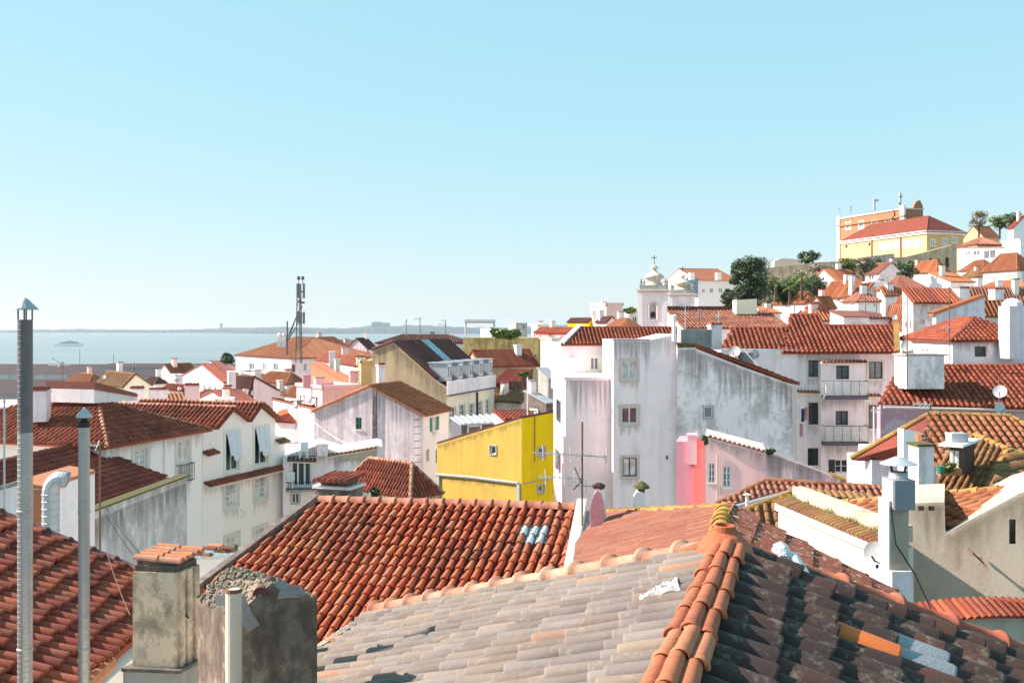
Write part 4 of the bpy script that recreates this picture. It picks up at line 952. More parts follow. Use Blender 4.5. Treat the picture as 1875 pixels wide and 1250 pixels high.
# ---- white gabled house in front of it
M2 = boxhouse('townhouse', 'white house with grey-streaked gable and green shutters before the tan gable', 'house', 775, 62, 72.5, 575, 821, 757, 'gR', 1.7, 'cream', 'tile_orange', 'tile', .25, k=.47, wmL='gable_shaded',
     wR=[dict(r=(791, 763, 799, 788), shut='green_paint', rows=2, pane='glass_curtain'), dict(r=(780, 822, 786, 845), rows=1, sill=False), dict(r=(797, 822, 803, 850), rows=1, sill=False)],
     wL=[dict(r=(651, 764, 662, 786), rows=2, frame='green_paint'), dict(r=(691, 823, 700, 842), leaves=1, rows=1, frame='dark_frame', pane='glass', sill=False)], pitch=.3, exp=.5, zb=CZ-24)
q = MB(); a, zt = M2.fL.sz(683, 709); b, zb_ = M2.fL.sz(690, 830); fbox(q, M2.fL, a, zb_, b, zt, .0, .1); q.build('pilaster', MAT['soot'], M2.root)
for i in range(7):
    q = MB(); y = 768+i*13; q.tube([on(M2.fL, 760, y, .02), on(M2.fL, 760, y, .1), on(M2.fL, 770, y-1, .1), on(M2.fL, 770, y-1, .02)], .02, 4); q.build('wall_rung', MAT['iron'], M2.root)
q = MB(); n_ = MB(); f = M2.fL
MW = boxhouse('townhouse', 'plain pinkish white wall beside the streaked gable, with a faint painted band', 'house', 600, 66, 30, 500, ('m', 2), 752, 'sL', -1.0, 'white', 'tile_red', 'strip', .1, zb=CZ-24)
# ---- yellow house
f = fpx(955, 52, 55); g = Face(on(fpx(955, 52, 145), 800, 800).to_2d(), V((.819, -.574)))
YH = House('townhouse', 'bright yellow house with an ochre side wall and pale drainpipes', 'house', on(f, 955, 960), 'yellow')
o1 = YH.face(f, [(955, 990), (1014, 980), (1014, 755), (955, 766)], wins=[dict(r=(986, 819, 998, 834), leaves=1, rows=1, surr='grey_paint', sw=.07, pane='glass_grey'), dict(r=(985, 888, 996, 900), leaves=1, rows=1, surr='grey_paint', sw=.07, pane='glass_grey')]); YH.finish()
gm = MB(); h_ = rect_hole(g, (897, 816, 908, 831)); wall_into(gm, g, [g.sz(*p) for p in [(800, 990), (955, 990), (955, 766), (800, 813)]], [h_]); gm.build('side_wall', MAT['ochre'], YH.root)
window(g, h_, YH.root, surr='grey_paint', sw=.06, leaves=1, rows=1, frame='white_paint', pane='glass_grey')
a, b, c, d = on(g, 800, 813), on(g, 955, 766), on(f, 1014, 755), on(g, 800, 813)+on(f, 1014, 755)-on(f, 955, 766)
q = MB(); q.prism([a+UP*.02, b+UP*.02, c+UP*.02, d+UP*.02], UP*.1); q.build('roof', MAT['tile_brown'], YH.root)
q = MB(); dn = UP*-9; q.quad(c, d, d+dn, c+dn); q.quad(d, a, a+dn, d+dn); q.build('back_wall', MAT['ochre'], YH.root)
q = MB(); q.tube([on(g, 800, 868, .06), on(g, 862, 873, .06), on(g, 950, 884, .06)], .07, 6); q.build('drainpipe', MAT['grey_paint'], YH.root)
for (ff, x) in ((g, 803), (g, 950)):
    q = MB(); fbox(q, ff, ff.sz(x-2.6, 900)[0], ff.sz(x, 990)[1], ff.sz(x+2.6, 900)[0], ff.sz(x, 870 if x < 900 else 884)[1], .003, .09); q.build('drainpipe', MAT['grey_paint'], YH.root)
q = MB(); q.tube([on(f, 957, 885, .05), on(f, 1010, 876, .05)], .03, 5); q.build('cable', MAT['grey_paint'], YH.root)
q = MB(); q.tube([on(f, 978, 762, .05), on(f, 978, 845, .05)], .025, 5); q.build('pole', MAT['rusty_pipe'], YH.root)
SD = boxhouse('roof_room', 'slate-grey attic room with a pale ribbed metal roof behind the yellow house', 'building', 845, 58, 30, ('m', 1.3), 925, 775, 'sR', .3, 'slate_wall', 'zinc', 'plain', .15, wR=[dict(r=(858, 780, 879, 800), surr='white_paint', sw=.1, leaves=1, rows=1)], zb=CZ-12)
for i in range(7):
    q = MB(); p = SD.c+SD.u*(SD.a*(i+.3)/7)-SD.v*.15; strip_along(q, Z(p, SD.ze-.03+.03), Z(p+SD.v*1.3, SD.zr+.04), .03, .05); q.build('roof_rib', MAT['white_paint'], SD.root)
RB = boxhouse('shed', 'low red-tiled roof peeking over the yellow house', 'building', 925, 57, 20, ('m', 2), 985, 768, 'sR', .4, 'lavender', 'tile_deep', 'tile', .2, zb=CZ-10)
# ---- low hipped red roof with yellow walls, white terrace house
M3 = boxhouse('cottage', 'low yellow cottage under a small hipped red roof, below the streaked gable', 'house', 752, 47, 48, 632, 800, 899, 'hip', 1.15, 'yellow_pale', 'tile_left', 'tile', .25, wR=[dict(r=(782, 905, 795, 918), rows=1, leaves=2)], pitch=.22, zb=CZ-18, rmat='tile_hip_pale')
for i in range(14):
    q = MB(); s = M3.b*(.12+.6*i/14); fbox(q, M3.fL, s, M3.ze-1.2, s+.16, M3.ze-.16, .03, .06+.02*(i % 2)); q.build('cladding_board', MAT['white_paint'], M3.root)
M4 = House('townhouse', 'white house with glazed balcony door and a roof terrace railing, beside the twin gables', 'house', at(600, 950, 55), 'white')
f = fpx(518, 55, 8); out = M4.face(f, [(518, 1000), (700, 1000), (700, 818), (690, 815), (620, 828), (580, 815), (518, 838)], wins=[dict(r=(533, 842, 570, 890), leaves=3, rows=1, pane='glass', fw=.09, sill=False), dict(r=(534, 902, 548, 921), surr='grey_paint', sw=.06, leaves=2, rows=1)])
M4.extrude(f, out, 3.5); M4.finish()
q = MB(); q.prism([on(f, 622, 845, .03), on(f, 688, 838, .03), on(f, 688, 817, .03), on(f, 622, 830, .03)], f.n*.04); q.build('render_patch', MAT['beige'], M4.root)
q = MB(); fbox(q, f, f.sz(526, 880)[0], f.sz(526, 897)[1], f.sz(578, 890)[0], f.sz(526, 893)[1], 0, .7); q.build('balcony_slab', MAT['concrete'], M4.root)
railing(f, f.sz(526, 880)[0], f.sz(578, 890)[0], f.sz(526, 893)[1], f.sz(526, 880)[1], .68, M4.root); railing(f, f.sz(528, 830)[0], f.sz(580, 830)[0], f.sz(528, 836)[1], f.sz(528, 810)[1], .1, M4.root, sides=False)
ledge(M4.root, f, (526, 838), (580, 840), .5, .1, 'tile_brown'); ledge(M4.root, f, (598, 833), (690, 818), .15, .05, 'tile_orange')
chimney(M4.root, 580, 600, 812, 835, 54.8, 'grimy', 8, .6, cap='none')
def chair(px, py, Y, label):
    p = at(px, py, Y); h = thing('garden_chair', label, 'chair', p); m = MAT['white_paint']
    q = MB(); q.abox(p.x-.22, p.y-.22, p.z+.40, p.x+.22, p.y+.22, p.z+.44); q.build('seat', m, h)
    q = MB(); q.abox(p.x-.22, p.y+.19, p.z+.44, p.x+.22, p.y+.23, p.z+.85); q.build('backrest', m, h)
    for i in (-1, 1):
        for j in (-1, 1): q = MB(); q.abox(p.x+.19*i-.02, p.y+.19*j-.02, p.z, p.x+.19*i+.02, p.y+.19*j+.02, p.z+.4); q.build('leg', m, h)
chair(531, 893, 54.5, 'white plastic chair on the glazed balcony'); chair(556, 838, 53.9, 'white chair on the railed roof terrace')
# ================================================================ middle ground, centre: the tall white tower house
WT = dict(surr='stone', sw=.16, rows=1, leaves=2)
TL = boxhouse('townhouse', 'tall white house wing with flat terrace top and sunlit narrow side', 'house', 1035, 58, 3, 1013, 1124, 693, 'flat', 0, 'tower_white', wL=[dict(r=(1018, 732, 1027, 774), sill=False, rows=1, frame='dark_green'), dict(r=(1016, 824, 1027, 868), sill=False, rows=1, frame='grey_paint')], zb=CZ-20, parapet=0)
q = MB(); q.box(Z(TL.c+TL.u*(TL.a/2)+TL.v*(TL.b/2), TL.ze+.05), TL.u*(TL.a/2+.1), TL.v*(TL.b/2+.1), UP*.05); q.build('terrace_slab', MAT['white_clean'], TL.root)
f = fpx(1123, 57, 2); TT = House('townhouse', 'tall white stair tower with three stone-framed windows one above another', 'house', on(f, 1180, 960), 'tower_white')
out = TT.face(f, [(1123, 1000), (1240, 1000), (1240, 612), (1232, 612), (1190, 622), (1123, 622)], wins=[dict(r=(1138, 661, 1166, 694), pane='glass_curtain', **WT), dict(r=(1138, 745, 1167, 775), frame='white_paint', **WT), dict(r=(1140, 838, 1166, 872), pane='glass_curtain', frame='dark_frame', **WT)])
TT.extrude(f, out, 5); TT.finish()
q = MB(); fbox(q, f, -.04, f.sz(1123, 623)[1], f.sz(1190, 600)[0], f.sz(1123, 620.5)[1], -.2, .05); q.build('coping', MAT['concrete'], TT.root)
q = MB(); fbox(q, f, f.sz(1128, 700)[0], f.sz(1128, 1000)[1], f.sz(1131, 700)[0], f.sz(1128, 640)[1], .02, .025); 
q = MB(); fbox(q, f, f.sz(1220, 830)[0], f.sz(1220, 840)[1], f.sz(1222.5, 830)[0], f.sz(1220, 834)[1], .0, .1); q.build('wall_lamp', MAT['iron'], TT.root)
f = fpx(1030, 63, 4); TB = House('townhouse', 'white terrace room under the long red roof behind the tower', 'house', on(f, 1100, 700), 'white_clean')
out = TB.face(f, [(1028, 720), (1240, 720), (1240, 628), (1028, 629)], wins=[dict(r=(1081, 654, 1096, 677), surr='cream', sw=.22, leaves=2, rows=1, pane='glass_grey')]); TB.extrude(f, out, 6); TB.finish()
P_ = on(f, 1040, 631, .45); nn = slope_n(-88, .42); TB.roof([[plane_pt(*p, P_, nn) for p in [(1026, 631), (1240, 630), (1240, 600), (1060, 600)]]], 'tile_red', 'tile', .24, .37, rr=.12, ridges=[(plane_pt(1060, 600, P_, nn), plane_pt(1240, 600, P_, nn))])
q = MB(); strip_along(q, plane_pt(1029, 630, P_, nn), plane_pt(1061, 599, P_, nn), .16, .18); q.build('verge', MAT['white_clean'], TB.root)
q = MB(); fbox(q, f, f.sz(1043, 653)[0], f.sz(1043, 665)[1], f.sz(1052, 653)[0], f.sz(1043, 654)[1], .0, .35); tag(q.build('air_conditioner', MAT['cream'], org=on(f, 1048, 665)), 'small beige air-conditioner box on the terrace wall', 'air conditioner')
q = MB(); p = at(1234, 612, 56.8); q.tube([p-UP*.4, p+UP*1.0], .12, 10); po = q.build('flue', MAT['white_paint'], TT.root); q = MB(); q.lathe(p+UP*1.0, [(.17, 0), (.17, .1), (.05, .14)], 10); q.build('flue_cap', MAT['white_paint'], po)
# wall with long stained gable to the right of the tower
f = fpx(1240, 56.75, 2); WB = House('townhouse', 'broad weather-stained white end wall with one small window, right of the tower', 'house', on(f, 1350, 860), 'grimy')
out = WB.face(f, [(1240, 960), (1453, 960), (1453, 704), (1360, 671), (1275, 638), (1272, 631), (1240, 631)], wins=[dict(r=(1289, 744, 1305, 765), surr='grey_paint', sw=.07, leaves=1, rows=1, pane='glass_grey', frame='white_paint')]); WB.extrude(f, out, 9); WB.finish()
a, b = on(f, 1272, 634, .15)+UP*.06, on(f, 1462, 704, .25)+UP*.06; bk = f.n*-9
WB.roof([[b, b+bk, a+bk, a]], 'tile_red', 'tile', .26, .4, rr=.1, ridges=[(a, a+bk)])
q = MB(); fbox(q, f, f.sz(1240, 700)[0], f.sz(1240, 636)[1], f.sz(1272, 640)[0], f.sz(1240, 630)[1]+.05, -1.2, .06); q.build('parapet', MAT['moss'], WB.root)
q = MB(); q.tube([on(f, 1455, 706, .12), on(f, 1457, 850, .12)], .07, 7); q.build('downpipe', MAT['cream_pipe'], WB.root)
chimney(WB.root, 1302, 1322, 595, 640, 63, 'grimy', 5, .8, capm='tile_orange'); 
q = MB(); g = fpx(1247, 61, 3); fbox(q, g, g.sz(1247, 600)[0], g.sz(1247, 640)[1], g.sz(1303, 600)[0], g.sz(1247, 603)[1], -1, 0); q.build('roof_parapet', MAT['concrete'], WB.root)
# pink house
f = fpx(1292, 47, -12); PH = House('townhouse', 'pale pink house with two white windows and a coral red corner strip', 'house', on(f, 1330, 930), 'pink_pale')
out = PH.face(f, [(1292, 980), (1402, 980), (1402, 826), (1292, 797)], wins=[dict(r=(1297, 848, 1309, 884), rows=3, leaves=2, pane='glass_grey', sill=True), dict(r=(1323, 853, 1338, 892), rows=3, leaves=2, pane='glass_grey')]); PH.extrude(f, out, 3.2); PH.finish()
ledge(PH.root, f, (1296, 797), (1402, 826), .12, .04, 'tile_pink')
g = fpx(1240, 48.4, -14); q = MB(); q.prism([on(g, *p) for p in [(1238, 980), (1272, 980), (1272, 798), (1258, 808), (1238, 808)]], g.n*-2.5); q.build('side_block', MAT['pink_deep'], PH.root)
q = MB(); q.prism([on(g, *p) for p in [(1271, 980), (1291, 980), (1291, 803), (1271, 803)]], g.n*.25); q.build('coral_strip', MAT['coral'], PH.root)
chimney(PH.root, 1259, 1276, 795, 850, 48, 'pink', -12, .6, cap='none')
for x in (1313, 1317): q = MB(); q.tube([on(f, x, 830, .05), on(f, x, 960, .05)], .025, 5); q.build('wall_pipe', MAT['cream_pipe'], PH.root)
f = fpx(1402, 45, -16); PW = House('garden_wall', 'long grime-streaked pink wall running down from the pink house', 'wall', on(f, 1480, 900), 'pink_grime')
out = PW.face(f, [(1402, 980), (1560, 980), (1560, 884), (1402, 826)]); PW.extrude(f, out, .5); PW.finish()
q = MB(); strip_along(q, on(f, 1520, 868, -.1), on(f, 1562, 884, -.1), .25, .08); q.build('coping', MAT['tile_lichen'], PW.root)
# balcony house
f = fpx(1437, 68, 2); DH = House('townhouse', 'white house with two lattice balconies and dark windows under a wide red roof', 'house', on(f, 1540, 880), 'white')
WD = dict(frame='dark_green', surr='stone_pale', sw=.16, rows=1, leaves=2, pane='glass_grey'); WE = dict(WD, surr=None, sill=False)
out = DH.face(f, [(1320, 960), (1645, 960), (1645, 641), (1320, 638)], wins=[dict(r=(1480, 659, 1501, 690), **WD), dict(r=(1591, 662, 1616, 693), **WD), dict(r=(1480, 737, 1502, 777), **dict(WD, pane='glass')), dict(r=(1590, 741, 1612, 784), **WD), dict(r=(1479, 820, 1502, 852), **dict(WE, pane='glass'))]); DH.extrude(f, out, 7); DH.finish()
by = Face(f.pt(0, 0, .55), f.d); DB = MB(); bo = [by.sz(*p) for p in [(1503, 960), (1584, 960), (1584, 662), (1503, 662)]]; hl = [rect_hole(by, r) for r in ((1531, 669, 1555, 694), (1530, 752, 1553, 778), (1529, 841, 1553, 865))]
wall_into(DB, by, bo, hl); k = len(bo); aa = [by.pt(*p) for p in bo]; bb = [p-by.n*.56 for p in aa]
for i in range(k): DB.quad(aa[i], aa[(i+1) % k], bb[(i+1) % k], bb[i])
DB.build('bay_wall', MAT['white'], DH.root)
for h_ in hl[:2]: window(by, h_, DH.root, **WE)
window(by, hl[2], DH.root, frame='white_paint', rows=2, leaves=2, shut='dark_green', sill=False)
for (y0, y1) in ((697, 724), (778, 808)):
    q = MB(); fbox(q, by, by.sz(1504, y1)[0], by.sz(1504, y1+6)[1], by.sz(1584, y1)[0], by.sz(1504, y1)[1], .0, .62); so_ = q.build('balcony', MAT['slate_wall'], DH.root)
    q = MB(); s0, s1 = by.sz(1505, y1)[0], by.sz(1583, y1)[0]; z0, z1 = by.sz(1505, y1)[1], by.sz(1505, y0)[1]
    n = 18
    for i in range(n):
        x = lerp(s0, s1, i/n); x2 = lerp(s0, s1, (i+1)/n); m = (z0+z1)/2
        for (za, zc) in ((z0, z1), (z1, z0)): q.tube([by.pt(x, za, .6), by.pt(x2, zc, .6)], .028, 4)
        q.lathe(by.pt((x+x2)/2, m-.05, .6), [(.04, 0), (.075, .05), (.04, .1)], 6)
    q.build('lattice', MAT['white_paint'], so_, kind='stuff'); railing(by, s0, s1, z0, z1, .63, so_, 'iron', .5)
ledge(DH.root, by, (1502, 660), (1586, 660), .35, .12, 'tile_red'); ledge(DH.root, f, (1458, 715), (1503, 716), .35, .1, 'tile_orange'); ledge(DH.root, f, (1584, 722), (1612, 722), .35, .1, 'tile_orange')
q = MB(); fbox(q, f, f.sz(1590, 728)[0], f.sz(1590, 728)[1], f.sz(1612, 724)[0], f.sz(1590, 724)[1], 0, .1); 
P_ = on(f, 1500, 645, .5); nn = slope_n(-95, .46)
DH.roof([[plane_pt(*p, P_, nn) for p in pp] for pp in ([(1432, 646), (1641, 646), (1640, 597), (1510, 597), (1500, 577), (1446, 577)], [(1318, 638), (1433, 641), (1443, 601), (1340, 601)])], 'tile_red', 'tile', .33, .45, rr=.16,
  ridges=[(plane_pt(1640, 597, P_, nn), plane_pt(1512, 597, P_, nn)), (plane_pt(1500, 577, P_, nn), plane_pt(1446, 577, P_, nn)), (plane_pt(1443, 601, P_, nn), plane_pt(1340, 601, P_, nn))])
q = MB(); strip_along(q, plane_pt(1643, 646, P_, nn), plane_pt(1641, 596, P_, nn), .2, .2); q.build('verge', MAT['tile_lichen'], DH.root)
# washing on the corner
for i, (x, y, m, l) in enumerate(((1462, 742, 'cloth_white', 'white shirt drying at the corner by the dark window'), (1470, 748, 'cloth_navy', 'dark navy garment on the washing line'), (1476, 745, 'cloth_pink', 'reddish cloth at the end of the washing line'), (1467, 775, 'cloth_pink', 'pink cloth hanging from the lower washing line'))):
    p = at(x, y, 60); q = MB()
    for j in range(5):
        for k in range(4): q.v.append(p+V((.07*(k-1.5)+.02*math.sin(j), .05*math.sin(k*2+j), -.2*j)))
    for j in range(4):
        for k in range(3): q.f.append([j*4+k, j*4+k+1, j*4+k+5, j*4+k+4])
    tag(q.build('laundry', MAT[m], smooth=True, org=p-UP*.9), l, 'laundry')
q = MB(); q.tube([at(1455, 741, 60), at(1484, 741, 60)], .015, 4); q.tube([at(1455, 773, 60), at(1484, 773, 60)], .015, 4); tag(q.build('washing_line', MAT['cable_pale'], org=at(1470, 773, 60)), 'pair of thin washing lines at the end of the stained wall', 'washing line')

def top_stain(H, f, pts, length, mat='drip_dark'): drips(f, [f.sz(*p) for p in pts], length, H.root, mat)
fT = fpx(1123, 57, 2); top_stain(TT, fT, [(1124, 625), (1190, 625)], 2.2); top_stain(TT, fT, [(1190, 624), (1239, 614)], 1.6, 'drip_soft')
top_stain(TL, TL.fR, [(1037, 696), (1122, 696)], 2.6); top_stain(TL, TL.fL, [(1014, 694), (1034, 696)], 1.4, 'drip_soft')
fW = fpx(1240, 56.75, 2); top_stain(WB, fW, [(1241, 640), (1272, 640), (1280, 645), (1360, 676), (1451, 708)], 2.6);
top_stain(M2, M2.fL, [(578, 754), (683, 711)], 2.4, 'drip_soft'); top_stain(M2, M2.fL, [(690, 713), (774, 758)], 2.2, 'drip_dark')
fP = fpx(1402, 45, -16); top_stain(PW, fP, [(1403, 828), (1559, 885)], 1.5); fQ = fpx(1292, 47, -12); top_stain(PH, fQ, [(1293, 801), (1401, 829)], .8, 'drip_soft')
top_stain(L3, fw_, [(110, 975), (340, 884)], 1.6)
top_stain(DH, fpx(1437, 68, 2), [(1460, 648), (1502, 648)], 1.0, 'drip_soft'); top_stain(DH, by, [(1504, 731), (1583, 731)], 1.2, 'drip_soft'); top_stain(DH, by, [(1504, 815), (1583, 815)], 1.2, 'drip_soft')
gY = Face(on(fpx(955, 52, 145), 800, 800).to_2d(), V((.819, -.574))); top_stain(YH, gY, [(802, 815), (954, 769)], .5, 'drip_brown'); top_stain(YH, gY, [(806, 872), (946, 887)], .4, 'drip_brown')
gT = Face(on(fpx(818, 75, 161.5), 680, 700).to_2d(), V((.948, -.317))); top_stain(M1, gT, [(683, 645), (720, 630), (797, 698), (817, 712)], 1.8, 'drip_brown')
fM = fpx(518, 55, 8); top_stain(M4, fM, [(581, 822), (621, 832), (690, 819)], 1.3); fL2 = fpx(370, 48.6, 72); top_stain(L2, fL2, [(374, 892), (520, 856)], .9, 'drip_soft'); top_stain(L1, L1.fR, [(198, 816), (368, 788)], 1.0, 'drip_soft')
# ================================================================ right middle ground
def pix_roof(H, P, n, polys, mat, mode='tile', pitch=.26, exp=.4, ridges=(), rr=.13, rmat=None, seg=4):
    return H.roof([[plane_pt(*p, P, n) for p in pp] for pp in polys], mat, mode, pitch, exp, ridges=[(plane_pt(*a, P, n), plane_pt(*b, P, n)) for a, b in ridges], rr=rr, rmat=rmat, seg=seg)
f = fpx(1608, 56.5, 2); EH = House('townhouse', 'mauve house under the long sunlit red roof carrying two dishes, right edge', 'house', on(f, 1740, 900), 'mauve')
out = EH.face(f, [(1612, 960), (2100, 960), (2100, 747), (1612, 741)]); EH.extrude(f, out, .5); EH.finish()
P_ = on(f, 1740, 747, .45); nn = slope_n(-93, .5)
pix_roof(EH, P_, nn, [[(1606, 742), (2100, 753), (2100, 669), (1648, 669)]], 'tile_red', pitch=.33, exp=.42, ridges=[((2100, 669), (1648, 669))])
q = MB(); q.tube([on(f, 1612, 744, .5), on(f, 1900, 750, .5)], .07, 6); q.build('gutter', MAT['cream_pipe'], EH.root)
g = fpx(1660, 57.2, 3); q = MB(); fbox(q, g, g.sz(1660, 650)[0], g.sz(1660, 712)[1], g.sz(1729, 650)[0], g.sz(1660, 651)[1], -1.6, 0); cb = q.build('chimney', MAT['grimy'], EH.root, label='broad white plastered chimney block'); q = MB(); fbox(q, g, g.sz(1657, 650)[0], g.sz(1660, 651)[1], g.sz(1733, 650)[0], g.sz(1660, 648)[1], -1.7, .1); q.build('slab', MAT['concrete'], cb)
# roof in front of it and the lower walls
n1 = slope_n(-94, .48); P1 = at(1780, 845, 37.5)
f = fpx(1570, 42, -20); FH = House('townhouse', 'cream and lavender house under the steep orange-ridged roof, lower right', 'house', on(f, 1650, 900), 'cream')
out = FH.face(f, [(1570, 1010), (1680, 1010), (1680, 842), (1570, 836)]); FH.extrude(f, out, 5); FH.finish()
pix_roof(FH, P1, n1, [[(1700, 758), (1850, 763), (1990, 840), (1990, 890), (1735, 870), (1690, 830)]], 'tile_orange', pitch=.30, exp=.4, ridges=[((1850, 763), (1700, 758)), ((1990, 840), (1850, 763))], rmat='tile_lichen', rr=.15)
a = plane_pt(1700, 758, P1, n1); b = on(f, 1558, 836, .5); c = on(f, 1690, 846, .5); d = plane_pt(1692, 800, P1, n1)
FH.roof([[b, c, d, a]], 'tile_deep', 'tile', .3, .4, ridges=[(b, a)], rr=.13, rmat='tile_lichen')
f = fpx(1612, 41, 4); q = MB(); q.prism([on(f, *p) for p in [(1596, 1010), (1660, 1010), (1660, 842), (1596, 842)]], f.n*-2.5); q.build('lower_wall', MAT['lavender'], FH.root)  # same house's shaded wall, the shade tone put into its plaster colour
GW = House('chimney_wall', 'narrow tall white wall lit from the left behind the metal flue box', 'wall', at(1668, 910, 33), 'white_clean'); f = fpx(1652, 33, 14)
out = GW.face(f, [(1654, 1000), (1684, 1000), (1684, 790), (1654, 785)]); GW.extrude(f, out, .3); GW.finish()
ch1 = thing('chimney', 'slim lavender-white chimney with bare plant stems on top, right', 'chimney', at(1696, 915, 24.5)); f = fpx(1682, 24.5, 6); q = MB(); fbox(q, f, f.sz(1682, 820)[0], CZ-8, f.sz(1710, 820)[0], f.sz(1682, 817)[1], -.5, 0); q.build('shaft', MAT['grimy'], ch1)
q = MB(); fbox(q, f, f.sz(1679, 820)[0], f.sz(1682, 817)[1], f.sz(1713, 820)[0], f.sz(1682, 813)[1], -.55, .05); q.build('slab', MAT['moss'], ch1)
# mossy roof with dormer
n4 = slope_n(-130, .42); P4 = at(1790, 870, 27); n5 = slope_n(-55, .42)
HM = House('cottage', 'mossy brown-tiled cottage roof with a flat-topped dormer, right edge', 'house', at(1800, 930, 27), 'white')
pix_roof(HM, P4, n4, [[(1735, 806), (1785, 796), (1846, 824), (1802, 908), (1722, 912), (1716, 880)]], 'tile_moss', pitch=.17, exp=.4, ridges=[((1846, 824), (1785, 796)), ((1802, 908), (1846, 824))], rmat='tile_lichen', rr=.12, seg=3)
P5 = plane_pt(1846, 824, P4, n4); pix_roof(HM, P5, n5, [[(1846, 824), (1990, 876), (1990, 935), (1802, 910)]], 'tile_moss', pitch=.2, exp=.4, ridges=[((1884, 838), (1846, 824))], rmat='tile_lichen', seg=3)
q = MB(); q.prism([plane_pt(*p, P4, n4)-UP*.2 for p in [(1735, 806), (1846, 824), (1802, 908), (1722, 912)]], UP*-5); q.build('wall', MAT['white'], HM.root)
f = fpx(1738, 26.2, -38); q = MB(); q.prism([on(f, *p) for p in [(1738, 866), (1759, 872), (1759, 820), (1738, 818)]], f.n*-1.5); dm = q.build('dormer', MAT['rust_wall'], HM.root)
q = MB(); a0 = on(f, 1748, 815, .1); q.box(a0-f.n*.65+UP*.03, f.d*.3, f.n*.95, UP*.035); q.build('dormer_roof', MAT['white_clean'], dm)
for i in range(2): q = MB(); fbox(q, f, f.sz(1740+9*i, 840)[0], f.sz(1740, 860)[1], f.sz(1747+9*i, 840)[0], f.sz(1740, 824)[1], .0, .04); cs = q.build('casement', MAT['white_paint'], dm); q = MB(); fbox(q, f, f.sz(1741.5+9*i, 840)[0], f.sz(1740, 857)[1], f.sz(1745.5+9*i, 840)[0], f.sz(1740, 827)[1], .041, .05); q.build('pane', MAT['glass_curtain'], cs)
q = MB(); p = at(1752, 803, 26.4); q.abox(p.x-.22, p.y-.2, p.z-.12, p.x+.22, p.y+.2, p.z+.16); tag(q.build('roof_box', MAT['zinc'], org=p), 'small grey metal vent box on the dormer roof', 'vent')
pb = thing('planter', 'terracotta window box with yellow-green plants below the dormer', 'planter', at(1738, 868, 25.6)); p = at(1738, 868, 25.6); q = MB(); q.abox(p.x-.28, p.y-.12, p.z-.02, p.x+.28, p.y+.12, p.z+.16); q.build('box', MAT['terracotta'], pb)
# ================================================================ right foreground: duct, beige wall, cream wall, small roofs
n6 = slope_n(192, .36); P6 = at(1620, 918, 22.0)
R6 = [(1470, 930), (1620, 918), (1868, 897), (1868, 904), (1738, 973), (1728, 958), (1664, 958), (1640, 1000), (1610, 1000)]
w0, w1 = plane_pt(1735, 978, P6, n6), plane_pt(1868, 902, P6, n6); dd = w1-w0
IB = House('townhouse', 'sand-coloured weathered wall with one slit window and a sloping tiled top, lower right', 'house', (w0.x, w0.y, CZ-12), 'beige')
f = fpx(1735, w0.y, -24); out = IB.face(f, [(1664, 1300), (2050, 1300), (2050, 860), (1920, 888), (1866, 903), (1735, 974), (1731, 973), (1729, 919), (1664, 921)],
   wins=[dict(r=(1848, 950, 1860, 996), leaves=1, rows=1, frame='dark_frame', pane='glass', sill=False), dict(r=(1681, 926, 1692, 935), leaves=1, rows=1, frame='dark_frame', pane='glass', sill=False), dict(r=(1700, 926, 1711, 935), leaves=1, rows=1, frame='dark_frame', pane='glass', sill=False)])
IBf = f; IB.extrude(f, out, 2.5); IB.finish()
pix_roof(IB, P6, n6, [R6], 'tile_orange', pitch=.25, exp=.38, ridges=[((1868, 896), (1620, 917)), ((1620, 917), (1470, 929))], rmat='tile_lichen', rr=.14)
q = MB(); q.tube([on(f, 1773, 1000, .12), on(f, 1805, 1030, .3)], .025, 5); q.tube([on(f, 1780, 1008, .1), on(f, 1780, 1008, .35)], .015, 5); q.tube([on(f, 1795, 1020, .1), on(f, 1797, 1012, .4)], .012, 5); tag(q.build('wall_aerial', MAT['rusty_pipe'], org=on(f, 1790, 1030)), 'little rusty bracket aerial on the sand-coloured wall', 'antenna')
CWn = fpx(1700, 15.2, 5); CW = House('curved_wall', 'low curved wall with a fringe of red tiles under the sand-coloured wall', 'wall', at(1790, 1170, 15), 'beige')
q = MB(); pts = [at(1690+18*i, 1134-10*math.sin(i/12*math.pi*.8), 15.4-.5*math.sin(i/12*math.pi)) for i in range(13)]
for a, b in zip(pts, pts[1:]): CW.w.quad(a, b, b-UP*3, a-UP*3)
for a, b in zip(pts, pts[1:]): CW.w.quad(a+V((0, .5, .02)), b+V((0, .5, .02)), b-UP*.02, a-UP*.02)
CW.finish()
for i in range(17):
    t = i*.7; k = min(11, int(t)); a = lerp(pts[k], pts[k+1], t-k); q = MB(); line_ridge(q, a+V((.04, -.14, .0)), a+V((-.06, .22, .2)), .055, 6, 1); q.build('tile', MAT['tile_red'], CW.root)
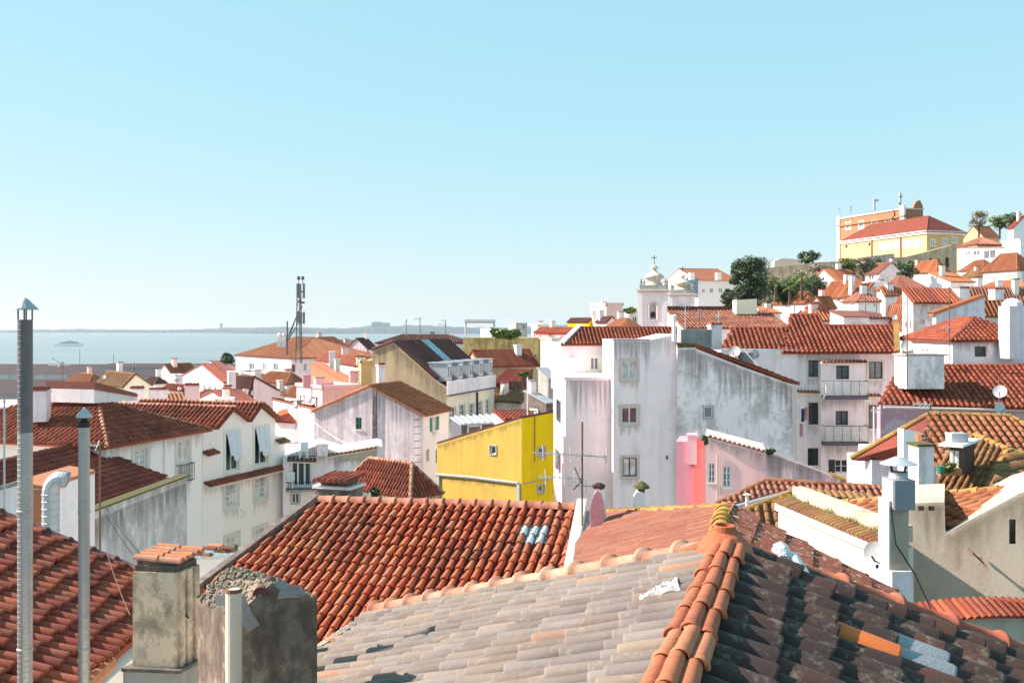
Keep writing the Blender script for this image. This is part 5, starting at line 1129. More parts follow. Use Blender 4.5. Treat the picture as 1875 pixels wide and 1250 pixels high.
# cream wall with grassy tile edge
p0, p1 = at(1425, 921, 22.0), at(1625, 1011, 17.5); dd = p1-p0; f = Face(p0.to_2d(), dd.to_2d())
JW = House('townhouse', 'bright cream side wall topped by a grassy row of tiles, behind the worn slope', 'house', (p0.x, p0.y, CZ-11), 'cream_sun'); LJ = dd.to_2d().length; zt = p0.z
out = JW.face(f, outer=[(0, CZ-11), (LJ, CZ-11), (LJ, zt), (0, zt)]); JW.extrude(f, out, .5); JW.finish()
q = MB(); fbox(q, f, -.05, zt-.16, LJ, zt+.02, .0, .06); q.build('cornice', MAT['stone_pale'], JW.root)
for i in range(28):
    s = LJ*(i+.5)/28; q = MB(); line_ridge(q, f.pt(s, zt+.05, .12), f.pt(s, zt+.15, -.2), .062, 6, 1); q.build('tile', MAT['tile_moss'], JW.root)
q = MB(); a, b = f.pt(.2, zt+.1, -.24), f.pt(LJ, zt+.1, -.24); q.prism([a, b, b+UP*.30, a+UP*.30], -f.n*.25); q.build('parapet', MAT['beige'], JW.root)
q = MB()
for i in range(420):
    s = random.uniform(.1, LJ*.95); p = f.pt(s, zt+.15, -.2+random.uniform(-.04, .06)); h = random.uniform(.04, .11)*(1.5 if math.sin(s*7) > .3 else .6); d = V((random.uniform(-.05, .05), random.uniform(-.05, .05), h)); q.add([p-f.d*.012, p+f.d*.012, p+d], [(0, 1, 2)])
q.build('grass_tufts', MAT['grass'], JW.root, kind='stuff')
n7 = slope_n(-92, .42); P7 = at(1405, 879, 28)
K1 = House('townhouse', 'long low roof of salmon tiles with a grey gutter, right of the pink house', 'house', at(1450, 950, 27), 'white')
pix_roof(K1, P7, n7, [[(1405, 879), (1640, 894), (1640, 916), (1448, 898), (1330, 931), (1296, 931)]], 'tile_pink', pitch=.18, exp=.30, ridges=[((1405, 879), (1640, 894)), ((1296, 931), (1405, 879))], rmat='tile_orange', rr=.1)
q = MB(); q.tube([plane_pt(*p, P7, n7)+V((0, -.1, 0)) for p in [(1335, 930), (1447, 899), (1640, 917)]], .08, 7); q.build('gutter', MAT['zinc'], K1.root)
q = MB(); q.prism([plane_pt(*p, P7, n7)-UP*.25 for p in [(1405, 880), (1640, 895), (1640, 914), (1448, 898), (1330, 930)]], UP*-5); q.build('wall', MAT['white'], K1.root)
q = MB(); p = at(1368, 915, 25); q.tube([p-UP*.7, p+UP*.12], .05, 7); q.lathe(p+UP*.12, [(.1, 0), (.11, .03), (.03, .05)], 8); q.build('vent_pipe', MAT['cream_pipe'], K1.root)
n8 = slope_n(-97, .55); P8 = at(1450, 902, 23.5)
K2 = House('shed', 'small lichen-yellow tiled roof wedge beside the cream wall', 'building', at(1400, 980, 22.5), 'cream')
pix_roof(K2, P8, n8, [[(1452, 901), (1446, 995), (1350, 960), (1352, 938)]], 'tile_moss', pitch=.21, exp=.34, ridges=[((1352, 938), (1452, 901))], rmat='tile_lichen', rr=.1)
q = MB(); q.prism([plane_pt(*p, P8, n8)-UP*.25 for p in [(1452, 901), (1446, 995), (1350, 960), (1352, 938)]], UP*-3); q.build('wall', MAT['cream'], K2.root)
q = MB(); fb = MB(); strip_along(q, plane_pt(1452, 900, P8, n8)+V((.1, .3, .12)), plane_pt(1452, 900, P8, n8)+V((2.4, -.1, .02)), .1, .08); 
for i in range(12):
    t = MB(); c0 = at(1455+13*i, 904+1.0*i, 24.0); line_ridge(t, c0+V((0, -.12, -.02)), c0+V((0, .3, .1)), .085, 5, 1); t.build('tile', MAT['tile_moss'], K2.root)
# metal flue box
def duct_stack():
    Y = 13.6; p = at(1645, 1080, Y); h = thing('flue_stack', 'square beige flue with a grey metal box and conical cowl, right', 'flue', V((p.x, p.y, CZ-5.2)))
    f = fpx(1630, Y, 3); a, zt = f.sz(1630, 930); b, zb = f.sz(1664, 1072); z0 = f.sz(1626, 1015)[1]
    q = MB(); fbox(q, f, a, CZ-5.2, b, zt+.1, -.32, 0); q.build('shaft', MAT['beige'], h)
    q = MB(); fbox(q, f, a-.025, CZ-5.2, a-.002, zt+.1, -.33, .008); q.build('corner_strip', MAT['cream_pale'], h)
    q = MB(); fbox(q, f, a-.01, zb-.2, b+.03, zb+.22, .0, .08); q.build('plaster_foot', MAT['lavender'], h)
    g = fpx(1621, Y-.05, 3); a, z1 = g.sz(1637, 879); b, z0 = g.sz(1674, 933); q = MB(); fbox(q, g, a, z0, b, z1, -.38, .03)
    bx = q.build('metal_box', MAT['grey_box'], h); 
    q = MB(); fbox(q, g, a-.014, z0+.01, a-.002, z1-.01, -.36, .01); q.build('lit_side', MAT['zinc'], bx)  # paler skin on the sunward face, its brightness put into the colour
    c = g.pt((a+b)/2, z1, -.18); q = MB(); q.lathe(c, [(.13, 0), (.13, .03), (.125, .04), (.125, .08), (.13, .09), (.115, .09), (.115, .02)], 20); q.build('neck', MAT['zinc'], h)
    for k in range(4):
        an = k*1.57+.4; q = MB(); q.tube([c+V((.11*math.cos(an), .11*math.sin(an), .08)), c+V((.15*math.cos(an), .15*math.sin(an), .2))], .012, 5); q.build('strut', MAT['iron'], h)
    q = MB(); q.lathe(c+UP*.2, [(.25, 0), (.245, .01), (.05, .1), (.0, .11)], 24); q.build('cowl', MAT['zinc'], h)
    q = MB(); q.tube([f.pt(.0, CZ-2.5, .02), f.pt(.05, CZ-3.0, .06), f.pt(.3, CZ-3.4, .1), f.pt(.5, CZ-3.9, .2)], .012, 5); q.build('cable', MAT['cable'], h)
duct_stack()
# ================================================================ upper right: hillside houses
WF = dict(surr=None, sill=False, rows=1, leaves=2, pane='glass_grey', fw=.12)
tilemat('tile_hill', [(0, (.42, .13, .05)), (.3, (.34, .09, .035)), (.6, (.5, .18, .075)), (1, (.38, .11, .045))], lam=.35, dam=.25, lichen=(.4, .25, .14), lscale=.9)
def dress(H, wR, wL, seed, cm=('white', 'cream', 'grimy', 'pink_pale')):
    """windows on the walls that have none yet, and a chimney or two on the roof"""
    rnd = random.Random(sum(map(ord, seed)))
    for fc, ln, has in ((H.fR, H.a, wR), (H.fL, H.b, wL)):
        if has or ln < 2.2: continue
        n = int(ln/rnd.uniform(2.0, 2.9))
        for row in range(2):
            for i in range(n):
                if rnd.random() < .25: continue
                s0 = ln*(i+.5)/n-.42+rnd.uniform(-.2, .2); z1 = H.ze-.75-2.8*row; hgt = rnd.choice((1.1, 1.3, 1.5))
                wallbox = [(s0, z1-hgt), (s0+.84, z1-hgt), (s0+.84, z1), (s0, z1)]
                g = Face((fc.P+fc.n*.13).to_2d(), fc.d.to_2d()); window(g, wallbox, H.root, pane=rnd.choice(('glass', 'glass_grey', 'glass_curtain')), surr='stone_pale', sw=.12, rows=1, fw=.1, frame=rnd.choice(('white_paint', 'white_paint', 'dark_green')), deep=.1)
    for i in range(rnd.choice((0, 1, 1))):
        p = H.c+H.u*(H.a*rnd.uniform(.15, .85))+H.v*(H.b*rnd.uniform(.25, .85)); w_ = rnd.uniform(.22, .42); d_ = rnd.uniform(.2, .3); h_ = H.zr-H.ze+rnd.uniform(-.3, .5)
        q = MB(); q.box(V((p.x, p.y, H.ze+h_/2+.1)), H.u*w_, H.v*d_, UP*(h_/2+.4)); o = q.build('chimney', MAT[rnd.choice(cm)], H.root)
        q = MB(); q.box(V((p.x, p.y, H.ze+h_+.56)), H.u*(w_+.07), H.v*(d_+.07), UP*.06); q.build('cap', MAT[rnd.choice(('tile_red', 'stone_pale', 'concrete'))], o)
def hh(label, cx, Y, phi, lx, rx, py, roof, rise, wm='white', tile='tile_red', wR=(), wL=(), name='hill_house', **k):
    if tile == 'tile_orange': tile = ('tile_orange', 'tile_hill', 'tile_orange', 'tile_red', 'tile_hill', 'tile_pink')[sum(map(ord, label)) % 6]
    k.setdefault('pitch', .36)
    H = boxhouse(name, label, 'house', cx, Y, phi, lx, rx, py, roof, rise, wm, tile, k.pop('mode', 'strip'), k.pop('over', .3), wR=wR, wL=wL, wstyle=WF, group='houses climbing the hill', **k)
    dress(H, wR, wL, label); return H
hh('white turret-like house with a stained front and ribbed red roof, before the hill', 1672, 82, 6, 1652, 1760, 551, 'sR', 1.15, 'old_grey', 'tile_red', pitch=.34, wR=[(1688, 553, 1697, 562), (1688, 585, 1693, 593)], wL=[(1655, 553, 1660, 565), (1664, 551, 1669, 563), (1657, 590, 1660, 600), (1666, 588, 1669, 602)])
hh('lavender house with a single roof edge rising to the right', 1714, 76, 5, 1707, 1803, 573, 'sL', 1.35, 'lavender', 'tile_orange')
hh('small white house with low hipped roof left of the big chimney', 1795, 78, 8, 1776, 1862, 571, 'hip', .9, 'cream', 'tile_orange')
RH = hh('white house with a plain green shutter under a hipped red roof, right edge', 1744, 62, 0, ('m', 8), 1900, 620, 'hip', 1.35, 'white', 'tile_red', wR=[dict(r=(1785, 634, 1806, 653), leaves=1, pane='dark_green' if False else 'glass', frame='dark_green')], mode='tile', pitch=.3)
q = MB(); f = fpx(1848, 60.5, 4); fbox(q, f, f.sz(1848, 560)[0], CZ-2, f.sz(1882, 560)[0], f.sz(1848, 560)[1], -1.2, 0); q.lathe(f.pt(.55, f.sz(1848, 560)[1], -.6), [(.62, 0), (.55, .25), (.3, .45), (0, .5)], 12); q.build('chimney', MAT['lavender'], RH.root, label='big round-topped white chimney')
hh('long house with chalky pink ribbed roof at the right edge, behind the turret house', 1780, 100, 5, 1770, 1900, 551, 'sR', 1.5, 'white', 'tile_pink', pitch=.34)
for (x0, x1, y0, y1) in ((1757, 1775, 528, 548), (1822, 1838, 530, 560)):
    hc = thing('chimney', ('short white chimney with a brown tile cap beside the turret house' if x0 < 1800 else 'tall grey-stained chimney in front of the chalky pink roof'), 'chimney', at(x0, y1, 92)); chimney(hc, x0, x1, y0, y1+8, 92, 'white' if x0 < 1800 else 'grimy', 8, 1.0, name='shaft')
# hill rows (label, cx, Y, phi, lx, rx, eave row, roof, rise, wall, roof tiles, windows)
hh('white gabled house with dormer at the foot of the palm garden', 1532, 150, 30, 1484, 1580, 515, 'gR', 2.0, 'white_clean', 'tile_orange', wL=[(1498, 519, 1503, 531), (1508, 520, 1513, 531)], wR=[(1546, 505, 1550, 510)])
hh('white house with glazed roof panels and a bare grey side wall', 1543, 128, 25, 1505, 1580, 541, 'gL', 2.0, 'white_clean', 'tile_orange', wL=[(1508, 546, 1513, 556), (1517, 546, 1522, 556), (1532, 545, 1538, 555)])
hh('low white house with chimney and red hipped roof at the foot of the hill, left', 1478, 135, 20, 1415, 1500, 551, 'hip', 1.3, 'white_clean', 'tile_orange', wL=[(1432, 556, 1436, 562)])
hh('cream house with square window and lavender side, mid slope', 1571, 112, 10, 1545, 1612, 549, 'hip', 1.0, 'cream_pale', 'tile_orange', wL=[(1558, 554, 1563, 561)], wR=[(1600, 555, 1603, 561)])
hh('small house with round-arched dormer and orange roof', 1495, 110, 25, 1462, 1525, 572, 'hip', 1.2, 'white_clean', 'tile_orange', wL=[(1468, 565, 1474, 570)])
hh('pale house with two tall doors beside the turret house', 1618, 118, 15, 1612, 1655, 536, 'sR', .8, 'lavender', 'tile_orange', wR=[(1626, 547, 1636, 563), (1644, 545, 1650, 565)])
hh('white house with three little windows and orange roof below the stone arches', 1715, 160, 18, 1660, 1738, 494, 'hip', 1.7, 'white_clean', 'tile_orange', wL=[(1666, 497, 1671, 505), (1688, 496, 1693, 504), (1697, 496, 1702, 503)])
hh('white house with dark garage opening left of the arches', 1610, 165, 20, 1585, 1655, 499, 'gL', 1.8, 'lavender', 'tile_orange', wL=[(1590, 503, 1600, 513)])
hh('broad white house with skylit orange roof on the right slope', 1862, 140, 18, 1800, 1895, 490, 'hip', 2.3, 'cream_pale', 'tile_orange', wL=[(1844, 500, 1852, 511), (1815, 507, 1824, 515)])
hh('flat white house with terrace and wide window, high on the right', 1835, 175, 12, 1757, 1900, 453, 'sR', .8, 'white_clean', 'tile_pink', wL=[(1767, 459, 1776, 469), (1781, 458, 1794, 468), (1800, 457, 1823, 474)])
hh('white house at the upper right corner with a climbing frame of pipes', 1868, 170, 5, 1835, 1900, 440, 'flat', 0, 'white_clean', 'tile_pink', parapet=.3)
hh('topmost white house at the right edge of the hill', 1856, 200, 10, 1846, 1900, 416, 'gL', 2.4, 'white_clean', 'tile_orange')
hh('small orange-roofed house in the middle of the slope', 1640, 138, 15, 1604, 1700, 527, 'hip', 1.8, 'white', 'tile_orange')
hh('grey-roofed white house with moss-edged red roof left of it', 1740, 146, 15, 1700, 1785, 515, 'sR', 1.6, 'white_clean', 'tile_orange', wL=[(1722, 519, 1727, 524)])
hh('low white house with ochre hipped corner roof', 1790, 150, 10, 1760, 1818, 504, 'hip', 1.2, 'white_clean', 'tile_moss', wR=[(1800, 512, 1806, 520)])
hh('orange-roofed house between the white terrace house and the skylit roof', 1800, 158, 15, 1758, 1830, 491, 'hip', 1.5, 'white', 'tile_orange')
hh('wide low red roof just above the chalky pink roof', 1850, 120, 8, 1780, 1900, 527, 'hip', 1.0, 'white', 'tile_orange')
hh('brownish flat roofed shed below the cream mid-slope house', 1585, 98, 5, 1520, 1650, 582, 'sR', .8, 'lavender', 'tile_brown')
hh('small orange roof with a white dish right behind the balcony house', 1655, 96, 12, 1610, 1672, 587, 'hip', 1.5, 'white', 'tile_orange')
hh('white attic wall with a brown awning behind the balcony house', 1545, 84, 4, ('m', 3), 1592, 578, 'sR', .5, 'white', 'copper_brown', mode='plain')
hh('orange-roofed little house left below the turret house', 1490, 96, 15, 1450, 1530, 583, 'hip', 1.0, 'grimy', 'tile_orange')
hh('white slab-sided house above the glazed roofs', 1598, 172, 20, 1555, 1640, 520, 'flat', 0, 'lavender', 'tile_orange')
hh('tiny white house squeezed under the long mossy roof', 1660, 170, 15, 1640, 1700, 508, 'hip', 1.0, 'white_clean', 'tile_orange')
hh('small red roof beside the stone terrace wall, upper right', 1790, 185, 12, 1752, 1840, 446, 'hip', 1.5, 'rock', 'tile_pink')
hh('white wall topped by a row of small dark vents, mid slope', 1590, 150, 4, ('m', 2), 1642, 518, 'flat', 0, 'white_clean', 'tile_orange', parapet=.25)
hh('bare tan-sided house with a ragged roof left of the cream one', 1580, 120, 35, 1545, 1600, 541, 'sL', 1.6, 'beige', 'tile_orange')
hh('narrow white house with green door beside the turret house', 1650, 100, 10, 1640, 1664, 553, 'hip', .7, 'lavender', 'tile_orange', wR=[dict(r=(1651, 556, 1656, 569), leaves=1, pane='glass', frame='green_paint')])
hh('white dormered house just below the low hipped one at the foot of the hill', 1505, 122, 25, 1485, 1530, 560, 'gR', 1.2, 'white_clean', 'tile_orange')
hh('little white house at the foot of the garden wall', 1405, 130, 15, 1385, 1430, 572, 'sR', .8, 'white_clean', 'tile_orange')
hh('white house with orange roof tucked behind the tall grey-stained chimney', 1815, 108, 12, 1790, 1845, 540, 'hip', 1.0, 'white', 'tile_orange')
# convent-like blocks on the crest
CR = boxhouse('convent_block', 'long yellow building with red roof crowning the hill', 'building', 1697, 238, 19, 1540, 1765, 421, 'hip', 4.2, 'yellow_pale', 'tile_red', 'plain', .6, zb=CZ+5, group=None, wstyle=dict(WF, pane='glass_blue', surr='stone_pale', sw=.25, fw=.15, rows=2),
   wL=[(1611, 446, 1618, 457), (1623, 445, 1630, 456), (1638, 443, 1646, 455), (1653, 442, 1661, 453), (1666, 441, 1673, 453), (1679, 440, 1687, 451)], wR=[(1704, 439, 1712, 450), (1727, 437, 1734, 447), (1744, 435, 1752, 444)])
q = MB(); 
for fc, ln in ((CR.fL, CR.b), (CR.fR, CR.a)):
    q = MB(); fbox(q, fc, -.3, CR.ze-.9, ln+.3, CR.ze-.1, .0, .4); q.build('cornice', MAT['white_clean'], CR.root)
for x in (1597, 1650): q = MB(); q.tube([on(CR.fL, x, 428, .15), on(CR.fL, x, 472, .15)], .18, 5); q.build('downpipe', MAT['rust_door'], CR.root)
for x, y in ((1550, 451), (1592, 447)): q = MB(); f = CR.fL; c = on(f, x, y, .05); q.add([c+f.d*(.45*math.cos(k*.5236))+UP*(.45*math.sin(k*.5236)) for k in range(12)], [list(range(12))]); q.build('round_window', MAT['glass'], CR.root)
CO = boxhouse('convent_block', 'tall orange block with white corner stones at the crest of the hill', 'building', 1655, 258, 19, 1536, 1690, 383, 'flat', 0, 'orange_wall', zb=CZ+8, parapet=0, wstyle=dict(WF, pane='glass_blue', surr='stone_pale', sw=.35, fw=.15),
   wL=[(1549, 408, 1557, 419), (1573, 406, 1581, 418), (1597, 404, 1605, 416), (1622, 402, 1630, 413)])
for (fc, ln) in ((CO.fL, CO.b), (CO.fR, CO.a)):
    q = MB(); fbox(q, fc, -.3, CO.ze-2.1, ln+.3, CO.ze-1.6, .0, .4); q.build('cornice', MAT['orange_wall'], CO.root); q = MB(); fbox(q, fc, -.2, CO.ze, ln+.2, CO.ze+.35, -.6, .25); q.build('coping', MAT['stone'], CO.root)
q = MB(); fbox(q, CO.fL, -.5, CZ+8, .55, CO.ze+1, -.3, .3); q.build('corner_stones', MAT['white_clean'], CO.root); q = MB(); fbox(q, CO.fL, CO.b-1.2, CZ+8, CO.b+.4, CO.ze+1, -.3, .3); q.build('corner_stones', MAT['lavender'], CO.root)
q = MB(); f = CO.fR; q.prism([f.pt(*p) for p in [(CO.a*.5, CO.ze), (CO.a, CO.ze), (CO.a, CO.ze+1), (CO.a*.85, CO.ze+2.6), (CO.a*.65, CO.ze+2.2), (CO.a*.5, CO.ze+.6)]], f.n*-.6); q.build('curved_pediment', MAT['orange_wall'], CO.root)
boxhouse('convent_block', 'ochre gabled end right of the long yellow building', 'building', 1800, 225, 20, 1764, 1830, 432, 'gR', 2.6, 'yellow_pale', 'tile_orange', 'plain', zb=CZ+8)
# terrace walls of rock below them
def wall_strip(label, pts, Y, phi, bottom, wm, depth=3, name='retaining_wall', arches=()):
    f = fpx(pts[0][0], Y, phi); H = House(name, label, 'wall', on(f, (pts[0][0]+pts[-1][0])/2, bottom), wm)
    holes = []
    for (x0, y0, x1, y1) in arches:
        a, zb_ = f.sz(x0, y1); b, zt_ = f.sz(x1, y0); m = (a+b)/2; r = (b-a)/2; holes.append([(a, zb_), (b, zb_), (b, zt_-r)]+[(m+r*math.cos(k), zt_-r+r*math.sin(k)) for k in (.5, 1.05, 1.57, 2.1, 2.6)]+[(a, zt_-r)])
    o = [f.sz(*p) for p in pts]+[f.sz(pts[-1][0], bottom), f.sz(pts[0][0], bottom)]; wall_into(H.w, f, o, holes, 1.2); H.extrude(f, o, depth); H.finish()
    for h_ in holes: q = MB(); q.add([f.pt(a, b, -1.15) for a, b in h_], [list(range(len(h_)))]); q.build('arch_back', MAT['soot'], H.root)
    return H
wall_strip('rough tan retaining wall with three arched niches under the yellow building', [(1540, 478), (1600, 474), (1660, 470), (1700, 460), (1745, 448), (1795, 440)], 205, 0, 540, 'rock', arches=((1701, 472, 1707, 492), (1715, 473, 1722, 493), (1731, 470, 1738, 490)))
wall_strip('long pale tan garden wall on the slope left of the yellow building', [(1390, 492), (1440, 487), (1500, 480), (1560, 478)], 196, 0, 560, 'rock')
wall_strip('grey concrete terrace shelter below the yellow building', [(1585, 470), (1635, 464), (1638, 466)], 198, -6, 492, 'concrete', 4)
wall_strip('low pale stone wall under the dark tree', [(1348, 549), (1386, 547), (1386, 549)], 125, 0, 575, 'cream_yellow', 2)
wall_strip('distant pale ruin wall on the crest left of the yellow building', [(1418, 478), (1430, 473), (1455, 474), (1470, 480)], 235, 0, 495, 'stone', 3)
# white institution behind the church
WI = boxhouse('institution', 'large white building with long orange roof and glass stair strip behind the church', 'building', 1278, 205, 12, 1212, 1352, 512, 'gR', 2.9, 'white_clean', 'tile_orange', 'plain', .4, wR=[dict(r=r, **WF) for r in ((1285, 528, 1291, 536), (1299, 527, 1306, 536), (1316, 527, 1323, 536))], zb=CZ-6)
q = MB(); f = WI.fR; fbox(q, f, f.sz(1282, 540)[0]-3.2, f.sz(1270, 545)[1], f.sz(1282, 540)[0]-.6, f.sz(1270, 508)[1], .0, .3); q.build('glass_strip', MAT['glass_blue'], WI.root)
for x in (1264, 1313): chimney(WI.root, x, x+8, 499, 512, 203, 'white_clean', 12, 1, cap='none')
tilemat('tile_nave', [(0, (.3, .1, .06)), (.4, (.22, .07, .045)), (.7, (.36, .15, .09)), (1, (.26, .09, .055))], lam=.3, dam=.3)
# ---- church towers
def church_tower(cx, w, Y, pc, top, label):
    """square belfry with cornice, balustrade, urns and an onion cap: pc cornice row, top row of the cross"""
    s = Y/F; phi = -14; c = at(cx, pc, Y); hw = w*s/2*.80; u = hv(phi); v = hv(phi+90); h = thing('church_tower', label, 'church tower', (c.x, c.y, CZ-14))
    f = Face((c-u*hw-v*hw).to_2d(), u.to_2d()); fl = Face((c-u*hw+v*hw).to_2d(), (-v).to_2d()); fr = Face((c+u*hw-v*hw).to_2d(), v.to_2d())
    zt = c.z; mb = MB(); aw = hw*.22; za = zt-hw*2.0; zb = zt-hw*1.05
    for ff in (f, fr, fl):
        hole = [(hw-aw, za), (hw+aw, za), (hw+aw, zb)]+[(hw+aw*math.cos(k), zb+aw*math.sin(k)) for k in (.5, 1.05, 1.57, 2.1, 2.6)]+[(hw-aw, zb)]
        wall_into(mb, ff, [(0, CZ-14), (2*hw, CZ-14), (2*hw, zt), (0, zt)], [hole], .5)
        q = MB(); ring = [(hw-aw*1.5, za-.1), (hw-aw*1.5, zb)]+[(hw+aw*1.5*math.cos(k), zb+aw*1.5*math.sin(k)) for k in (2.6, 2.1, 1.57, 1.05, .5)]+[(hw+aw*1.5, zb), (hw+aw*1.5, za-.1)]
        for a, b in zip(ring, ring[1:]): q.tube([ff.pt(*a, .02), ff.pt(*b, .02)], .12, 4)
        q.build('arch_trim', MAT['stone'], h)
    mb.abox(c.x-hw*.6, c.y-hw*.6, CZ-10, c.x+hw*.6, c.y+hw*.6, zt-.1); mb.build('belfry', MAT['tower_white'], h)
    q = MB(); p = f.pt(hw, za+aw*.8, -.35); q.lathe(p, [(.42, 0), (.36, .12), (.25, .5), (.1, .68), (0, .7)], 12); q.build('bell', MAT['iron'], h)
    for (k, z0, z1, m) in ((1.12, 0, .22, 'stone'), (1.22, .22, .42, 'stone_pale'), (1.0, .42, 1.0, 'concrete')):
        q = MB(); q.box(V((c.x, c.y, zt+(z0+z1)/2)), u*hw*k, v*hw*k, UP*(z1-z0)/2); q.build('cornice' if z0 < .4 else 'balustrade', MAT[m], h)
    for i in (-1, 1):
        q = MB(); q.box(V((c.x, c.y, (zt+CZ-14)/2))+u*(i*hw*.96)-v*hw*.96, u*.16*hw, v*.14*hw, UP*((zt-CZ+14)/2)); q.build('corner_pilaster', MAT['white_clean'], h)
        for j in (-1, 1): q = MB(); q.lathe(V((c.x, c.y, zt+1.0))+u*(i*hw*.9)+v*(j*hw*.9), [(.16, 0), (.2, .1), (.1, .3), (.22, .5), (.14, .75), (0, .95)], 8); q.build('urn', MAT['concrete'], h)
    H_ = (CZ+(HY-top)/F*Y)-zt; z0 = zt+.9; S = (H_-.9)/4.6
    q = MB(); q.lathe(V((c.x, c.y, z0)), [(hw*.78, 0), (hw*.66, .25*S), (hw*.45, .75*S), (hw*.48, .95*S), (hw*.72, 1.15*S), (hw*.78, 1.35*S), (hw*.68, 1.6*S), (hw*.4, 1.95*S), (hw*.2, 2.2*S), (hw*.17, 2.5*S), (hw*.34, 2.62*S), (hw*.3, 2.75*S), (hw*.12, 3.0*S), (.05, 3.2*S), (.0, 3.25*S)], 16); q.build('onion_dome', MAT['dome'], h, smooth=True)
    q = MB(); z = z0+3.2*S; q.tube([V((c.x, c.y, z)), V((c.x, c.y, z+1.35*S))], .05, 5); q.box(V((c.x, c.y, z+.95*S)), V((.4, 0, 0)), V((0, .04, 0)), V((0, 0, .05))); q.build('cross', MAT['iron'], h)
plaster('dome', (.72, .64, .55), dirt=(.4, .28, .16), mottle=.4, streak=.6, lo=.46)
church_tower(1198, 60, 138, 536, 466, 'nearer white church bell tower with onion dome and cross')
church_tower(1250, 52, 150, 543, 487, 'farther white church bell tower half hidden behind the first')
CHN = boxhouse('church_nave', 'long brown-red church roof stretching right of the bell towers', 'church', 1252, 118, 2, ('m', 10), 1448, 600, 'sR', 2.2, 'white', 'tile_nave', 'tile', .3, pitch=.42, exp=.7)
q = MB(); q.box(Z(CHN.c+CHN.v*10.3+CHN.u*4.2, CHN.zr+.25), CHN.u*4.2, CHN.v*.3, UP*.35); q.build('roof_parapet', MAT['tile_brown'], CHN.root)
# ================================================================ left distance: roofs down to the river
def lh(label, cx, Y, phi, lx, rx, py, roof, rise, wm='white', tile='tile_red', wR=(), wL=(), **k):
    phi += math.degrees(math.atan((CX-cx)/F))
    H = boxhouse(k.pop('name', 'townhouse'), label, 'house', cx, Y, phi, lx, rx, py, roof, rise, wm, tile, k.pop('mode', 'strip'), k.pop('over', .25), wR=wR, wL=wL, wstyle=WF, group='houses between the square and the river', maxp=.42, **k)
    dress(H, wR, wL, label); return H
lh('big white house with hipped orange roof at the foot of the mast', 533, 150, 25, 432, 690, 655, 'hip', 3.0, 'white', 'tile_orange', wL=[(456, 664, 466, 679), (481, 664, 487, 678), (500, 664, 509, 679)], wR=[dict(r=(534, 667, 541, 681), leaves=1, pane='glass_grey', frame='rust_door', surr=None), (556, 665, 562, 679)], mode='strip')
lh('pink house with four white-framed windows behind the mast', 572, 170, 20, 560, 634, 632, 'hip', 1.8, 'pink', 'tile_orange', wR=[dict(r=r, surr='white_paint', sw=.25, leaves=1, pane='glass', frame='white_paint') for r in ((581, 636, 585, 645), (593, 635, 598, 645), (605, 636, 610, 644), (617, 635, 622, 644))], mode='strip')
lh('white gabled house right of the mast with one small window', 672, 160, 60, 635, 690, 637, 'gR', 1.7, 'lavender', 'tile_brown', wR=[(671, 640, 675, 648)])
lh('low brown roof between the pink house and the white gable', 640, 190, 15, 600, 660, 632, 'hip', 1.0, 'pink', 'tile_brown', mode='strip')
lh('white house with pale chimney and brown roof before the pink house', 662, 120, 15, 580, 690, 668, 'hip', 1.4, 'white', 'tile_red', wR=[(672, 672, 677, 678)])
lh('little orange hip-roofed house in front of the big white one', 525, 110, 30, 470, 560, 700, 'hip', 1.6, 'lavender', 'tile_orange', mode='strip')
lh('pink flat-topped house with a rosy parapet', 590, 85, 25, 543, 660, 712, 'flat', 0, 'pink', parapet=.3)
lh('orange-roofed house behind the rosy parapet', 655, 96, 12, 570, 680, 711, 'sR', 1.6, 'orange_wall', 'tile_orange', mode='strip', pitch=.35)
lh('narrow yellow house standing against the tan gable', 661, 90, 4, ('m', 4), 681, 664, 'flat', 0, 'yellow_pale', parapet=.2)
PK = thing('chimney', 'square pink chimney above the rosy parapet', 'chimney', at(562, 705, 84)); chimney(PK, 555, 569, 686, 710, 84, 'pink_deep', 15, .8, cap='none', name='shaft')
PK = thing('chimney', 'pale pink capped chimney right of the orange roof', 'chimney', at(650, 705, 92)); chimney(PK, 641, 660, 682, 708, 92, 'pink', 15, .9, name='shaft', capm='tile_hip_pale')
PK = thing('chimney', 'slim pale blue-white chimney in front of the pink house', 'chimney', at(609, 672, 115)); chimney(PK, 603, 614, 643, 675, 115, 'white', 12, .8, cap='none', name='shaft')
lh('white gabled house with two square windows and steep dark right slope', 455, 95, 38, 425, 520, 724, 'gL', 2.6, 'white', 'tile_brown', wR=[(446, 712, 449, 722), (462, 715, 466, 723)], k=.14)
PK = thing('chimney', 'big white chimney with ochre side at the white gable', 'chimney', at(435, 715, 92)); chimney(PK, 418, 432, 680, 730, 92, 'white', 20, 1.3, cap='none', name='shaft')
lh('long dark red roof behind the mid-left chimneys', 410, 115, 15, 335, 440, 700, 'gR', 1.8, 'lavender', 'tile_deep')
lh('white gable with tiny window left of the long dark red roof', 335, 105, 30, 300, 350, 712, 'gL', 1.6, 'white', 'tile_red', wR=[(327, 708, 330, 714)])
lh('orange roof with white verge farther toward the docks', 312, 160, 35, 290, 360, 682, 'gR', 2.2, 'cream', 'tile_orange', wL=[(300, 694, 304, 699)], mode='strip')
lh('weathered cream house with a broad mossy gable and peeling panel', 228, 100, 20, 178, 276, 705, 'gL', 2.8, 'cream_yellow', 'tile_moss', wR=(), k=.42)
lh('brown roof with pale hip line behind the mossy gable', 160, 130, 25, 118, 200, 703, 'hip', 2.0, 'cream', 'tile_orange', mode='strip')
lh('dark hipped roof right of the mossy gable', 285, 150, 30, 262, 305, 700, 'hip', 2.4, 'cream', 'tile_brown', mode='strip')
